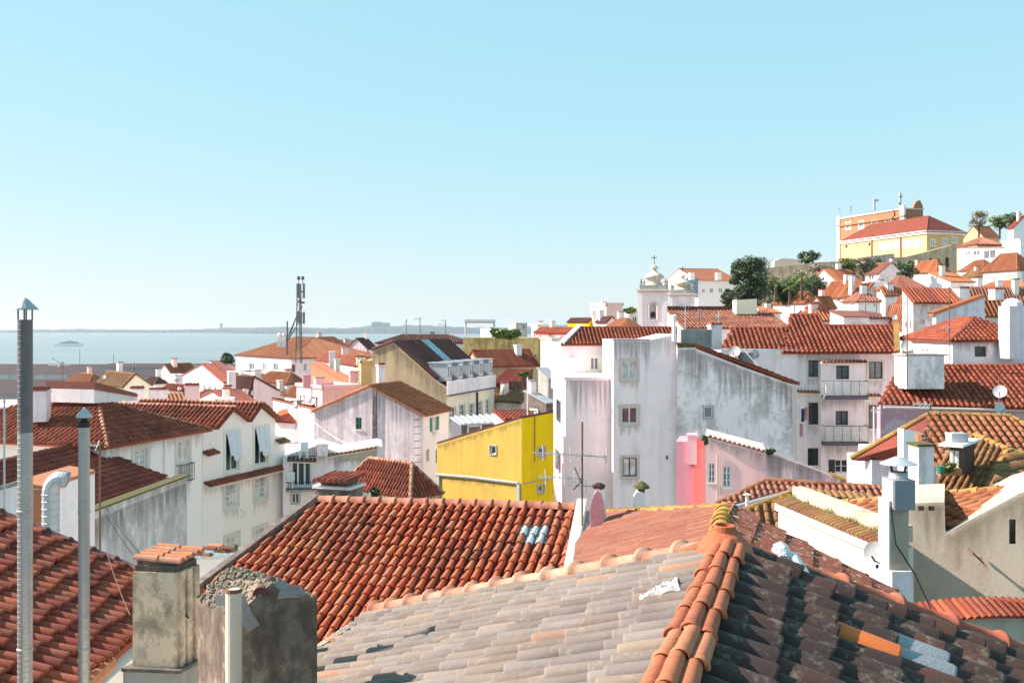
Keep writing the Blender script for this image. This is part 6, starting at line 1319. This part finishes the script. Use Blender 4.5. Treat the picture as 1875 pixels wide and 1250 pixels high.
lh('grey-white flat building row behind the mid-left roofs', 332, 200, -24, ('m', 8), 436, 673, 'flat', 0, 'concrete', parapet=.5)
lh('low red roof right of the grey flat row', 430, 170, 12, 385, 470, 690, 'hip', 2.0, 'lavender', 'tile_brown', mode='plain')
for i, (x0, x1, y0, y1, Y, wm, lab) in enumerate(((238, 262, 712, 745, 70, 'white', 'first of the mid-left white chimneys, low, with red tile top'), (273, 305, 714, 752, 68, 'lavender', 'second mid-left chimney, wide, with serrated left edge and tile top'), (338, 364, 706, 745, 66, 'pink_pale', 'tall pinkish chimney with an arched vent top, mid-left'))):
    PK = thing('chimney', lab, 'chimney', at((x0+x1)/2, y1, Y)); chimney(PK, x0, x1, y0, y1+14, Y, wm, 14, 1.0, name='shaft')
lh('small tiled penthouse between the mid-left chimneys', 310, 69, 10, 304, 340, 735, 'sR', .5, 'tan', 'tile_orange')
lh('low dark red roof in front of the white gable chimney', 430, 80, 20, 355, 480, 746, 'gR', 1.1, 'cream', 'tile_deep')
lh('white wall with bright red awning roof right of the twin gables', 540, 72, 50, 505, 560, 770, 'sL', .6, 'white', 'tile_red')
q = MB(); a = at(502, 762, 68); q.prism([at(500, 765, 68), at(527, 757, 68), at(527, 748, 68.6), at(512, 752, 68.6)], V((0, .0, .04))); tag(q.build('awning', MAT['awning_red'], org=a), 'small bright red awning right of the twin gables', 'awning')
lh('white-walled house with red-tiled lower roof at the extreme left edge', 20, 60, 40, ('m', 8), 70, 790, 'sL', 1.6, 'white', 'tile_orange')
lh('orange and white lean-to slope among the mid-left chimneys', 385, 88, 30, 362, 402, 724, 'sL', 1.0, 'white', 'tile_orange')
lh('long pale parapet in front of the lean-to, mid-left', 395, 74, 8, ('m', 2), 432, 735, 'flat', 0, 'white', parapet=.2)
lh('faded red flat-pitched roof beyond the dark red one', 420, 150, 10, 384, 436, 684, 'sR', 1.4, 'lavender', 'tile_brown')
lh('small lavender house with two dark windows by the orange roof', 322, 140, 15, 312, 336, 688, 'flat', 0, 'lavender', parapet=.2, wR=[(318, 693, 321, 700), (326, 693, 329, 700)])
lh('white parapet house at the left edge behind the taller flue', 2, 75, 25, ('m', 6), 42, 752, 'flat', 0, 'white', parapet=.3)
lh('low brown roof beside the little orange hip-roofed house', 500, 100, 25, 465, 545, 728, 'sR', 1.0, 'white', 'tile_brown')
lh('white house with grey roof in front of the big white one', 480, 125, 15, 440, 520, 690, 'flat', 0, 'concrete', parapet=.4)
lh('red roof corner left of the pink flat-topped house', 545, 92, 25, 520, 575, 722, 'hip', .9, 'white', 'tile_orange')
# quayside sheds
def shed(label, x0, x1, Y, y0, y1, y2, phi=0):
    f = fpx(x0, Y, phi); h = thing('dock_shed', label, 'warehouse', on(f, (x0+x1)/2, y2)); q = MB(); a, z1 = f.sz(x0, y1); b, z2 = f.sz(x1, y2); zr = f.sz((x0+x1)/2, y0)[1]
    fbox(q, f, a, 0, b, z1, -40, 0); q.build('wall', MAT['dock_wall'], h)
    q = MB(); q.add([f.pt(a, z1+.2, 1), f.pt(b, z1+.2, 1), f.pt(b, zr, -20), f.pt(a, zr, -20), f.pt(b, z1+.2, -41), f.pt(a, z1+.2, -41)], [(0, 1, 2, 3), (3, 2, 4, 5), (0, 3, 5), (1, 4, 2)]); q.build('roof', MAT['dock_roof'], h)
    for i in range(int((x1-x0)/22)): q = MB(); s = a+(b-a)*(i+.5)/int((x1-x0)/22); fbox(q, f, s-.4, 0, s+.4, z1-.5, 0, .4); q.build('pier', MAT['concrete'], h)
shed('long dark-roofed quay shed nearest the town, far left', -60, 118, 620, 697, 724, 740, 3)
shed('dark-roofed quay shed on the waterfront, far left', -60, 186, 790, 668, 684, 700, -3)
shed('long low quay shed with thin dark roof left of the dark tree', 178, 425, 760, 667, 674, 695, -2)
shed('middle quay shed with a pale band, behind the mossy gable', 120, 330, 700, 679, 690, 705, 0)

drips(IBf, [IBf.sz(*p) for p in [(1730, 978), (1740, 978), (1862, 910), (1900, 900)]], 1.1, IB.root, 'drip_brown'); drips(IBf, [IBf.sz(*p) for p in [(1666, 925), (1728, 923)]], 1.2, IB.root, 'drip_brown')
drips(RH.fR, [RH.fR.sz(*p) for p in [(1746, 625), (1872, 625)]], 1.2, RH.root, 'drip_soft')
# ================================================================ centre distance
lh('old ochre wall house with cactus growing on its top edge', 848, 108, -8, ('m', 6), 1003, 618, 'flat', 0, 'ochre_old', wR=[dict(r=(978, 648, 983, 655), leaves=1)], parapet=0)
lh('cream side house right of the old ochre wall', 1012, 98, 30, 990, 1030, 622, 'flat', 0, 'cream', parapet=.2)
lh('coral-red hip-roofed house left of the church', 1045, 130, 25, 980, 1062, 607, 'hip', 1.9, 'coral', 'tile_red', mode='strip')
lh('white flat house with chimney left of the coral roof', 985, 150, 20, 973, 1010, 597, 'flat', 0, 'white', parapet=.3)
lh('grey-gabled house with bright yellow wall left of the church', 1078, 160, 35, 1040, 1090, 588, 'gL', 2.0, 'yellow', 'tile_brown', mode='strip')
lh('stone-coloured house with flat roof garden left of the church', 1110, 155, 25, 1082, 1140, 560, 'flat', 0, 'stone', parapet=.5)
lh('orange roof with pale hip left of the church tower', 1140, 120, 25, 1110, 1172, 597, 'hip', 1.5, 'cream', 'tile_orange', mode='strip')
lh('tiny stone gable before the flat roof garden', 1112, 140, 30, 1092, 1130, 588, 'gL', 1.3, 'stone', 'tile_brown')
lh('white house beyond the flat roof garden', 1150, 190, 10, 1130, 1172, 573, 'flat', 0, 'white', parapet=.4)
lh('brown boarded house with ragged tile roof behind the dormers', 950, 88, 60, 905, 975, 700, 'sL', 1.4, 'rust_wall', 'tile_deep', wR=[dict(r=(935, 697, 948, 713), rows=2)])
lh('peeling white house below the brown boarded one', 955, 84, 55, 898, 985, 735, 'sL', .8, 'old_grey', 'tile_moss')
lh('dark jumble of tin roofs left of the tower', 1000, 75, 35, 960, 1015, 735, 'sR', .7, 'soot', 'sheet_grey', mode='plain')
lh('grey shed with corrugated lid beside the tower', 1004, 80, 30, 985, 1020, 690, 'sR', .8, 'concrete', 'sheet_grey', mode='plain')
lh('low red roof beyond the tan gable', 690, 130, -8, ('m', 6), 860, 627, 'hip', 1.0, 'white', 'tile_brown', mode='strip')
lh('red tile roof beside the old ochre wall', 880, 92, 30, 850, 985, 668, 'gR', 1.4, 'tan', 'tile_red')
lh('distant white flat building under the steel gantry', 905, 210, 10, 880, 925, 604, 'flat', 0, 'white', parapet=.3)
lh('far grey block right of the steel gantry', 945, 400, 10, 930, 965, 592, 'flat', 0, 'concrete', parapet=.2)
# steel gantry frame
g_ = thing('roof_gantry', 'thin grey steel gantry frame on a roof behind the ochre wall', 'gantry', at(880, 612, 200))
for (a, b) in (((853, 615), (853, 588)), ((905, 600), (905, 588)), ((851, 588), (907, 588))): q = MB(); q.tube([at(*a, 200), at(*b, 200)], .22 if a[1] != 588 else .4, 5); q.build('beam' if a[1] == 588 else 'post', MAT['grey_paint'], g_)
# ---- mast with antenna panels
def mast():
    Y = 148; s = Y/F; b = at(548, 640, Y); h = thing('antenna_mast', 'tall lattice phone mast crowded with antenna panels on the big white house', 'mast', b-UP*2); t = at(548, 520, Y)
    for (dx, dy) in ((-.45, -.3), (.45, -.3), (0, .45)): q = MB(); q.tube([b+V((dx, dy, -2)), V((t.x+dx*.6, t.y+dy*.6, t.z))], .09, 5); q.build('leg', MAT['mast_grey'], h)
    q = MB(); n = 16
    for i in range(n):
        za, zc = lerp(b.z, t.z, i/n), lerp(b.z, t.z, (i+1)/n); w = lerp(.45, .27, i/n); sg = 1 if i % 2 else -1
        q.tube([V((b.x-w*sg, b.y-.28, za)), V((b.x+w*sg, b.y-.28, zc))], .045, 4); q.tube([V((b.x-w, b.y-.28, zc)), V((b.x+w, b.y-.28, zc))], .045, 4)
    q.build('lattice', MAT['mast_grey'], h, kind='stuff')
    for (px, y0, y1, w) in ((545, 519, 545, 3.6), (549.5, 521, 547, 4), (556.5, 519, 546, 3.8), (546, 570, 591, 3.8), (551, 572, 593, 4.2), (556.5, 571, 593, 3.8)):
        q = MB(); a = at(px, y1, Y-.5); c = at(px, y0, Y-.5); q.abox(a.x-w*s/2, a.y-.15, a.z, a.x+w*s/2, a.y+.1, c.z); q.build('antenna_panel', MAT['panel_grey'], h)
    for (px, py, r) in ((552, 534, .25), (548, 552, .35), (554, 554, .35), (551, 562, .25)): q = MB(); q.lathe(at(px, py, Y-.6), [(r, -r*.4), (r, r*.4), (.1, r*.5)], 10); q.build('drum', MAT['mast_grey'], h)
    for px in (547, 554.5):
        q = MB(); q.tube([at(px, 520, Y), at(px, 506, Y)], .06, 5); q.build('whip', MAT['mast_grey'], h); q = MB(); c = at(px, 509, Y); q.abox(c.x-.2, c.y-.15, c.z-.25, c.x+.2, c.y+.15, c.z+.25); q.build('radio_head', MAT['mast_grey'], h)
    for (a, c) in (((524, 625), (547, 568)), ((528, 622), (550, 585)), ((528, 622), (547, 568))): q = MB(); q.tube([at(*a, Y), at(*c, Y)], .07, 5); q.build('brace', MAT['mast_grey'], h)
    q = MB(); q.tube([at(526, 650, Y), at(526, 588, Y)], .12, 6); q.build('side_pole', MAT['mast_grey'], h)
    for (px, py) in ((512, 615), (520, 616)): q = MB(); c = at(px, py, Y); q.abox(c.x-.3, c.y-.3, c.z-1.6, c.x+.3, c.y+.3, c.z); q.lathe(c, [(.28, 0), (.34, .25), (.1, .5)], 8); tag(q.build('vent_pot', MAT['grimy'], org=c-UP*1.6), 'small dark-topped vent pot left of the mast, %s of two' % ('left' if px < 515 else 'right'), 'vent')
mast()
# ---- TV aerials (label, x, foot, top, Y, arms)
def aerial(label, px, yb, yt, Y, arms=(), mat='rusty_pipe', r=None):
    r = r or .025+.00018*Y; h = thing('tv_aerial', label, 'antenna', at(px, yb, Y)); q = MB(); q.tube([at(px, yb, Y), at(px, yt, Y)], r, 6); q.build('mast', MAT[mat], h)
    for (ya, x0, x1, tilt, nel) in arms:
        q = MB(); a, b = at(x0, ya, Y), at(x1, ya+tilt, Y); q.tube([a, b], r*.8, 5); bo = q.build('boom', MAT['zinc'], h)
        for i in range(nel): q = MB(); c = a.lerp(b, (i+.5)/nel); L = .28+.0016*Y*(1-i/nel*.4); d = V((0, .75, .65)) if i % 2 else V((0, .8, -.35)); q.tube([c-d*L*.6, c+d*L*.6], r*.45, 4); q.build('element', MAT['zinc'], bo)
    return h
h = aerial('tall rusty roof aerial with two long booms in front of the tower', 1066, 962, 772, 17.4, ((828, 975, 1112, 8, 11), (872, 985, 1064, 4, 9), (888, 1040, 1106, 3, 3)), r=.018)
q = MB(); q.tube([at(1111, 818, 17.4), at(1109, 848, 17.4)], .012, 4); q.build('end_bar', MAT['zinc'], h)
q = MB(); q.tube([at(1052, 855, 17.3), at(1064, 882, 17.3), at(1050, 896, 17.3)], .012, 4); q.build('reflector', MAT['iron'], h)
aerial('thin pole rising through the red slope below the hipped house, left', 183, 1060, 812, 30, ((815, 165, 183, 0, 2),)); aerial('slender pale mast at the far left edge', 8, 960, 730, 26, (), 'zinc')
aerial('grid aerial left above the quay sheds', 115, 700, 662, 60, ((668, 88, 128, 0, 3), (655, 95, 118, 14, 5)))
aerial('thin lone pole above the quay sheds', 146, 680, 640, 300); aerial('faint thin pole over the water left of centre', 208, 690, 648, 300)
aerial('dark finial pole among the quay sheds', 246, 690, 664, 250, ((668, 242, 250, 0, 2),), 'iron')
aerial('aerial pole at the right end of the twin gables', 544, 815, 742, 60, ((746, 538, 552, 0, 3),)); aerial('aerial pole on the low orange roof, mid left', 520, 760, 690, 90, ((715, 505, 530, 2, 4),))
aerial('aerial in front of the rosy parapet', 571, 790, 706, 80, ((735, 560, 580, 0, 3),)); aerial('aerial on the far red roof, first from left', 744, 625, 584, 130, ((590, 741, 746, -3, 2),)); aerial('aerial with side arms, second on the far red roof', 769, 630, 582, 125, ((584, 758, 772, -2, 4), (596, 766, 771, 0, 2)))
aerial('aerial with a long arm, third on the far red roof', 816, 625, 586, 130, ((588, 808, 817, -2, 3), (594, 801, 817, 0, 3)))
aerial('fine white pole on the yellow house', 966, 765, 690, 54, (), 'white_paint'); aerial('pale aerial tangle before the church nave, left pole', 1255, 640, 545, 75, ((560, 1245, 1262, 0, 4), (575, 1247, 1262, 1, 4)), 'zinc'); aerial('aerial in front of the church nave, middle pole', 1280, 640, 565, 78, ((575, 1272, 1290, 0, 4),), 'rusty_pipe'); aerial('aerial in front of the church nave, right pole', 1316, 640, 570, 80, ((580, 1308, 1322, 0, 3),), 'zinc')
aerial('rusty pole beside the chimney block of the mauve house', 1661, 705, 545, 56, ()); aerial('tall rusty aerial right of the turret house', 1738, 670, 524, 60, ((598, 1727, 1742, 6, 4), (650, 1722, 1738, 0, 3))); aerial('dish pole on the long sunlit roof', 1829, 765, 690, 52, (), 'rusty_pipe')
aerial('aerial before the mauve wall', 1704, 880, 735, 42, ((740, 1672, 1704, 1, 5), (742, 1690, 1706, 0, 3)), 'rusty_pipe'); aerial('white pole in front of the balcony house', 1600, 830, 744, 45, ((750, 1596, 1612, 0, 4),), 'white_paint')
aerial('aerial pole among the hillside roofs, left', 1585, 590, 540, 100, ()); aerial('aerial pole among the hillside roofs, right', 1605, 590, 535, 104, ())
aerial('short mast at the left corner of the orange block', 1537, 392, 377, 262, ((382, 1535, 1540, 0, 2),), 'grey_paint'); aerial('white panel mast on the orange block', 1601, 386, 364, 262, ((368, 1599, 1609, -2, 2),), 'grey_paint', .3); aerial('tallest lattice mast on the orange block', 1648, 384, 353, 262, ((360, 1645, 1652, 0, 2), (372, 1644, 1650, 0, 2)), 'grey_paint', .35); aerial('small forked mast on the orange block', 1558, 390, 378, 262, ((380, 1556, 1561, -2, 2),), 'iron'); aerial('thin pole right of the orange block', 1689, 412, 386, 250, (), 'iron')
# ---- dishes
def dish(label, px, py, Y, rpx, face, mat='dish', arm=True):
    c = at(px, py, Y); r = rpx*Y/F; h = thing('satellite_dish', label, 'satellite dish', c); d = V(face).normalized(); a = d.orthogonal().normalized(); b = d.cross(a)
    q = MB(); n = 20; rings = [(0, -.0), (.45, .05), (.8, .16), (1, .26)]
    for (k, z) in rings: q.v += [c+(a*math.cos(t)+b*math.sin(t))*(r*k)+d*(r*z) for t in [2*math.pi*i/n for i in range(n)]]
    q.f += [[j*n+i, j*n+(i+1) % n, (j+1)*n+(i+1) % n, (j+1)*n+i] for j in range(3) for i in range(n)]; q.build('reflector', MAT[mat], h, smooth=True)
    q = MB(); q.tube([c-d*.02-UP*r*.9, c+d*r*1.1-UP*r*.35], .012+.0002*Y, 5); q.build('arm', MAT['iron'], h)
    q = MB(); q.tube([c-d*r*.05, c-d*r*.35-UP*r*.4, c-d*r*.35-UP*r*1.3], .02+.0003*Y, 5); q.build('bracket', MAT['iron'], h)
dish('round pinkish dish against the cream wall by the metal flue', 1604, 1012, 13.4, 21, (-.6, -.75, .25)); dish('upper of two dishes on the pole over the long sunlit roof', 1831, 717, 51.5, 12, (-.5, -.8, .3)); dish('lower of two dishes on the pole over the long sunlit roof', 1829, 748, 51.5, 12, (.3, -.9, .3))
dish('pale dish beside the turret house', 1661, 634, 57, 11, (-.4, -.85, .3)); dish('grey dish on the roof of the stained end wall, left', 1345, 644, 60, 11, (-.4, -.8, .3)); dish('second dish behind the first on the stained end wall roof', 1382, 648, 61, 9, (.5, -.8, .2)); dish('small white dish near the awning right of the twin gables', 540, 740, 62, 6, (-.5, -.8, .3)); dish('round dish on the streaked gable corner', 572, 735, 63, 7, (-.4, -.85, .3)); dish('white dish on the old ochre wall', 909, 648, 103, 6, (-.5, -.85, .2), 'white_paint'); dish('small round dish on the wall before the mossy gable', 191, 690, 99, 3.5, (-.3, -.9, .2), 'white_paint'); dish('little white dish on the orange hill roof', 1638, 581, 94, 4.5, (-.3, -.9, .2), 'white_paint')
wt = thing('water_tank', 'cylindrical grey tank on the roof of the stained end wall', 'tank', at(1362, 668, 60)); q = MB(); q.lathe(at(1362, 668, 60.4), [(.6, 0), (.6, .75), (.5, .82), (0, .85)], 14); q.build('tank', MAT['concrete'], wt)
# ---- plants and trees
def leaves(mb, c, rx, ry, rz, n, s, up=.3, shell=.55):
    for i in range(n):
        while True:
            p = V((random.uniform(-1, 1), random.uniform(-1, 1), random.uniform(-1, 1)))
            if shell*random.random() < p.length < 1: break
        q = c+V((p.x*rx, p.y*ry, p.z*rz)); a = V((random.gauss(0, 1), random.gauss(0, 1), random.gauss(0, 1))).normalized(); b = a.orthogonal().normalized(); k = s*random.uniform(.6, 1.4)
        mb.add([q-a*k, q+b*k*.55, q+a*k, q-b*k*.55], [(0, 1, 2, 3)])
def tree(label, px, yb, yt, Y, wpx, leaf='leaf_dark', n=2600, s=.22, clumps=26, name='tree', trunk=.35):
    b = at(px, yb, Y); t = at(px, yt, Y); H = t.z-b.z; W = wpx*Y/F/2; h = thing(name, label, 'tree', b-UP*1.5)
    q = MB(); q.tube([b-UP*1.5, b+UP*H*.3+V((.1, 0, 0)), b+UP*H*.6], .07*W+.06, 7, .03*W+.03)
    for i in range(7):
        a = i*.9; q.tube([b+UP*H*(.25+.04*i), b+UP*H*(.45+.05*i)+V((math.cos(a)*W*.55, math.sin(a)*W*.5, 0))], .03*W+.02, 5, .01*W+.01)
    q.build('trunk', MAT['bark'], h); q = MB()
    for i in range(clumps):
        zz = random.uniform(trunk, 1.0); rr = math.sqrt(max(.05, 1-((zz-.6)/.5)**2)); a = random.uniform(0, 6.28); e = random.uniform(.1, .85)*rr
        c = b+V((math.cos(a)*W*e, math.sin(a)*W*e, H*zz*.93)); k = W*random.uniform(.25, .42); leaves(q, c, k, k, k*.75, n//clumps, s)
    q.build('crown', MAT[leaf], h); return h
def bare(label, px, yb, yt, Y, wpx, name='bare_tree'):
    b = at(px, yb, Y); H = at(px, yt, Y).z-b.z; W = wpx*Y/F/2; h = thing(name, label, 'tree', b-UP); q = MB(); tw = MB()
    q.tube([b-UP, b+UP*H*.35], .22, 7, .16)
    def br(p, d, L, r, k):
        e = p+d*L; (q if k < 2 else tw).tube([p, p.lerp(e, .5)+V((random.gauss(0, .05), 0, random.gauss(0, .04)))*L, e], r, 5 if k < 2 else 3, r*.6)
        if k < 5:
            for i in range(3 if k < 4 else 2): br(e if i else p.lerp(e, .7), (d+V((random.gauss(0, .45), random.gauss(0, .4), random.gauss(.05, .25)))).normalized(), L*random.uniform(.6, .8), r*.6, k+1)
    for i in range(4): br(b+UP*H*.3, V((math.cos(i*1.6)*.5*W/H*2, math.sin(i*1.6)*.4, 1)).normalized(), H*.22, .12, 1)
    q.build('trunk', MAT['bark'], h); tw.build('twigs', MAT['twig'], h, kind='stuff'); return h
def palm(label, px, yb, yt, Y, wpx):
    b = at(px, yb, Y); t = at(px, yt, Y); W = wpx*Y/F/2; h = thing('palm_tree', label, 'palm', b-UP); q = MB(); q.tube([b-UP, t-UP*.4*W], .22, 7, .16); q.build('trunk', MAT['bark'], h)
    for i in range(16):
        a = i*2.4; el = random.uniform(-.2, 1.0); q = MB(); pts = []; L = W*random.uniform(.9, 1.15); p = t-UP*.4*W; d = V((math.cos(a)*math.cos(el), math.sin(a)*math.cos(el), math.sin(el)))
        for k in range(8): pts.append(p.copy()); p = p+d*L/7; d = (d+V((0, 0, -.16))).normalized()
        sd_ = V((-math.sin(a), math.cos(a), 0))
        for k in range(7):
            for sg in (-1, 1):
                for j in (0, .5): w_ = L*.26*math.sin((k+j+.8)/8.2*3.1); c0 = pts[k].lerp(pts[k+1], j); q.add([c0, c0.lerp(pts[k+1], .5), c0+sd_*sg*w_+(pts[k+1]-pts[k])*.7-UP*w_*.35], [(0, 1, 2)])
        q.build('frond', MAT['leaf_palm'], h)
tree('dark dense evergreen beside the bare tree on the hill', 1374, 566, 470, 150, 74, n=13000, s=.19, clumps=100, trunk=.06); bare('bare grey tree right of the dark evergreen', 1400, 545, 461, 165, 56)
tree('dark evergreen on the crest left of the yellow building', 1480, 482, 462, 215, 46, n=1500, s=.28, trunk=.15); tree('wide-crowned bare-looking tree right of the yellow building', 1792, 425, 388, 215, 40, 'brush', 1300, .2, trunk=.4); tree('leafy tree on the crest near the upper right', 1830, 425, 396, 210, 46, 'leaf_olive', 1600, .22); tree('dark bush against the topmost white house', 1855, 420, 388, 205, 34, n=1200, s=.22, trunk=.1)
tree('small dark cypress-like tree by the quay sheds', 415, 672, 646, 240, 28, n=1500, s=.3, trunk=.05); tree('rounded bush below the grey shelter', 1605, 500, 470, 180, 36, 'leaf_dark', 1300, .2, trunk=.05); tree('olive bush on the slope before the pale wall', 1470, 540, 497, 165, 46, 'brush', 2200, .2, trunk=.05); tree('purple-grey thicket on the slope', 1520, 520, 490, 172, 60, 'twig', 1800, .18, trunk=.05)
tree('shrub mass under the palms', 1440, 555, 515, 140, 70, 'leaf_dark', 3000, .22, 30, trunk=.05); tree('shrub left of the low stone wall', 1336, 572, 528, 135, 30, 'leaf_dark', 1600, .2, trunk=.05); tree('bush between the hill houses near the steps', 1660, 512, 480, 150, 44, 'leaf_dark', 1600, .18, trunk=.05); tree('brownish shrub right under the stone shelter', 1560, 500, 478, 176, 44, 'brush', 1500, .18, trunk=.05)
for i_, (x_, y_, t_, w_, lf) in enumerate(((1425, 560, 530, 40, 'leaf_dark'), (1452, 552, 512, 44, 'leaf_olive'), (1490, 545, 512, 40, 'leaf_dark'), (1500, 525, 492, 44, 'brush'), (1408, 535, 505, 34, 'brush'), (1550, 500, 480, 30, 'leaf_olive'), (1580, 497, 478, 26, 'brush'))):
    tree(('low dark shrub by the white garden house', 'olive shrub between two palms', 'dark shrub right of the brightest palm', 'dry thicket under the pale wall', 'dry bush below the bare tree', 'small olive bush near the shelter', 'dry bush left of the shelter')[i_], x_, y_+6, t_-6, 145+i_*4, w_*1.35, lf, 2400, .16, 34, name='shrub', trunk=.05)
palm('palm in the garden below the tan wall, left', 1420, 540, 508, 138, 40); palm('brightest palm in the garden below the tan wall', 1468, 535, 500, 136, 44); palm('palm at the top of the garden near the yellow building', 1538, 505, 478, 175, 40); palm('palm at the upper right crest', 1850, 425, 396, 204, 30); palm('low palm among the shrubs', 1446, 545, 520, 135, 30)
def bush(label, px, py, Y, wpx, hpx, leaf, n=300, s=.1, cat='plant', name='shrub'):
    c = at(px, py, Y); W = wpx*Y/F/2; H = hpx*Y/F; h = thing(name, label, cat, c); q = MB()
    for i in range(6): leaves(q, c+V((random.uniform(-.6, .6)*W, 0, H*random.uniform(.2, .8))), W*.45, W*.4, H*.35, n//6, s)
    q.build('foliage', MAT[leaf], h)
    q = MB(); q.tube([c-UP*.1, c+UP*H*.6], .02, 4); q.build('stem', MAT['bark'], h)
bush('cactus clump growing on the old ochre wall', 925, 618, 104, 62, 16, 'leaf_palm', 700, .28); bush('dark bush beside the cottage roof and chimney', 686, 912, 40, 22, 18, 'leaf_dark', 300, .1); bush('green plant on the pink house parapet', 1290, 812, 46.5, 14, 14, 'leaf_dark', 260, .08); bush('dark bush on top of the streaked pink wall', 1412, 834, 44.5, 24, 12, 'leaf_dark', 300, .08); bush('yellow-green plants in the dormer window box', 1740, 864, 25.5, 26, 16, 'leaf_olive', 200, .07); bush('green tuft over the ragged brown roof', 960, 692, 86, 24, 12, 'leaf_olive', 240, .15); bush('roof garden greenery left of the church', 1150, 573, 188, 36, 12, 'leaf_palm', 300, .3); bush('dry stems in a pot on the slim chimney', 1696, 816, 29.8, 22, 42, 'twig', 90, .05)
q = MB(); p = at(1722, 858, 25.4); q.lathe(p-UP*.12, [(.08, 0), (.11, .2), (.1, .2), (.0, .18)], 10); tag(q.build('flower_pot', MAT['green_paint'], org=p-UP*.12), 'green flower pot beside the dormer window box', 'pot'); q = MB(); p = at(1686, 800, 31); q.lathe(p-UP*.2, [(.13, 0), (.19, .3), (.17, .3), (0, .28)], 10); tag(q.build('flower_pot', MAT['terracotta'], org=p-UP*.2), 'terracotta pot on the narrow white wall', 'pot')
# ---- yacht on the river, and wires
def yacht():
    Y = 2380; s = Y/F; x0, x1 = at(97, 633, Y).x, at(152, 633, Y).x; L = x1-x0; h = thing('yacht', 'large white motor yacht on the river at left', 'boat', V(((x0+x1)/2, Y, 0))); c = V(((x0+x1)/2, Y, 0)); q = MB()
    st = [(0, .0, 3.6), (.02, 4.2, 5.2), (.25, 5.2, 6), (.55, 5.6, 6.2), (.85, 5.4, 5.8), (1, 5, 5)]
    for (t, w, z) in st: X = x0+L*t; q.v += [V((X, Y-w, z)), V((X+1.5, Y-w*.7, -.5)), V((X+1.5, Y+w*.7, -.5)), V((X, Y+w, z))]
    for i in range(len(st)-1):
        for k in range(4): q.f.append([i*4+k, i*4+(k+1) % 4, i*4+4+(k+1) % 4, i*4+4+k])
    q.f += [[0, 1, 2, 3], [len(st)*4-1-k for k in range(4)]]; q.build('hull', MAT['boat_dark'], h)
    for (a, b, z0, z1, w, m) in ((.16, .94, 5.5, 8.6, 4.6, 'deck'), (.28, .86, 8.6, 11.2, 4.2, 'deck'), (.42, .72, 11.2, 13.6, 3.4, 'bridge')):
        q = MB(); q.prism([V((x0+L*a, Y-w, z0)), V((x0+L*b, Y-w, z0)), V((x0+L*b-1, Y-w, z1)), V((x0+L*a+5, Y-w, z1))], V((0, 2*w, 0))); d = q.build(m, MAT['boat_hull'], h)
        q = MB(); q.prism([V((x0+L*a+6, Y-w-.1, z0+.9)), V((x0+L*b-3, Y-w-.1, z0+.9)), V((x0+L*b-3.5, Y-w-.1, z1-.6)), V((x0+L*a+8, Y-w-.1, z1-.6))], V((0, .05, 0))); q.build('window_band', MAT['glass'], d)
    q = MB(); q.tube([V((x0+L*.58, Y, 13.5)), V((x0+L*.6, Y, 19))], .4, 5); q.build('mast', MAT['boat_hull'], h); q = MB(); q.abox(x0+L*.56, Y-1.5, 15, x0+L*.63, Y+1.5, 15.8); q.build('radar_arch', MAT['boat_hull'], h)
yacht()
def wire(label, a, b, sag=.3, mat='cable', r=.012):
    q = MB(); q.tube([a.lerp(b, t/12)-UP*sag*4*(t/12)*(1-t/12) for t in range(13)], r, 4); tag(q.build('cable', MAT[mat], org=a), label, 'cable')
wire('upper of two thin wires sloping over the blotched grey wall', at(192, 925, 31.5), at(300, 1060, 11), .1); wire('lower of two thin wires sloping over the blotched grey wall', at(192, 925, 31.5)-UP*.2, at(345, 1130, 10.5), .15); wire('pale wire across the white wall toward the terrace house', at(575, 772, 63), at(640, 815, 58), .1, 'cable_pale', .03); wire('loop of pale cable over the stained end wall roof, left', at(1345, 650, 59), at(1440, 698, 58), .5, 'cable_pale', .04); wire('loop of pale cable over the stained end wall roof, right', at(1362, 640, 59.5), at(1450, 702, 58), .4, 'cable_pale', .04)
wire('thin wire hanging on the lower left red roof', at(195, 1010, 16), at(238, 1125, 13), .05, 'rusty_pipe', .006)
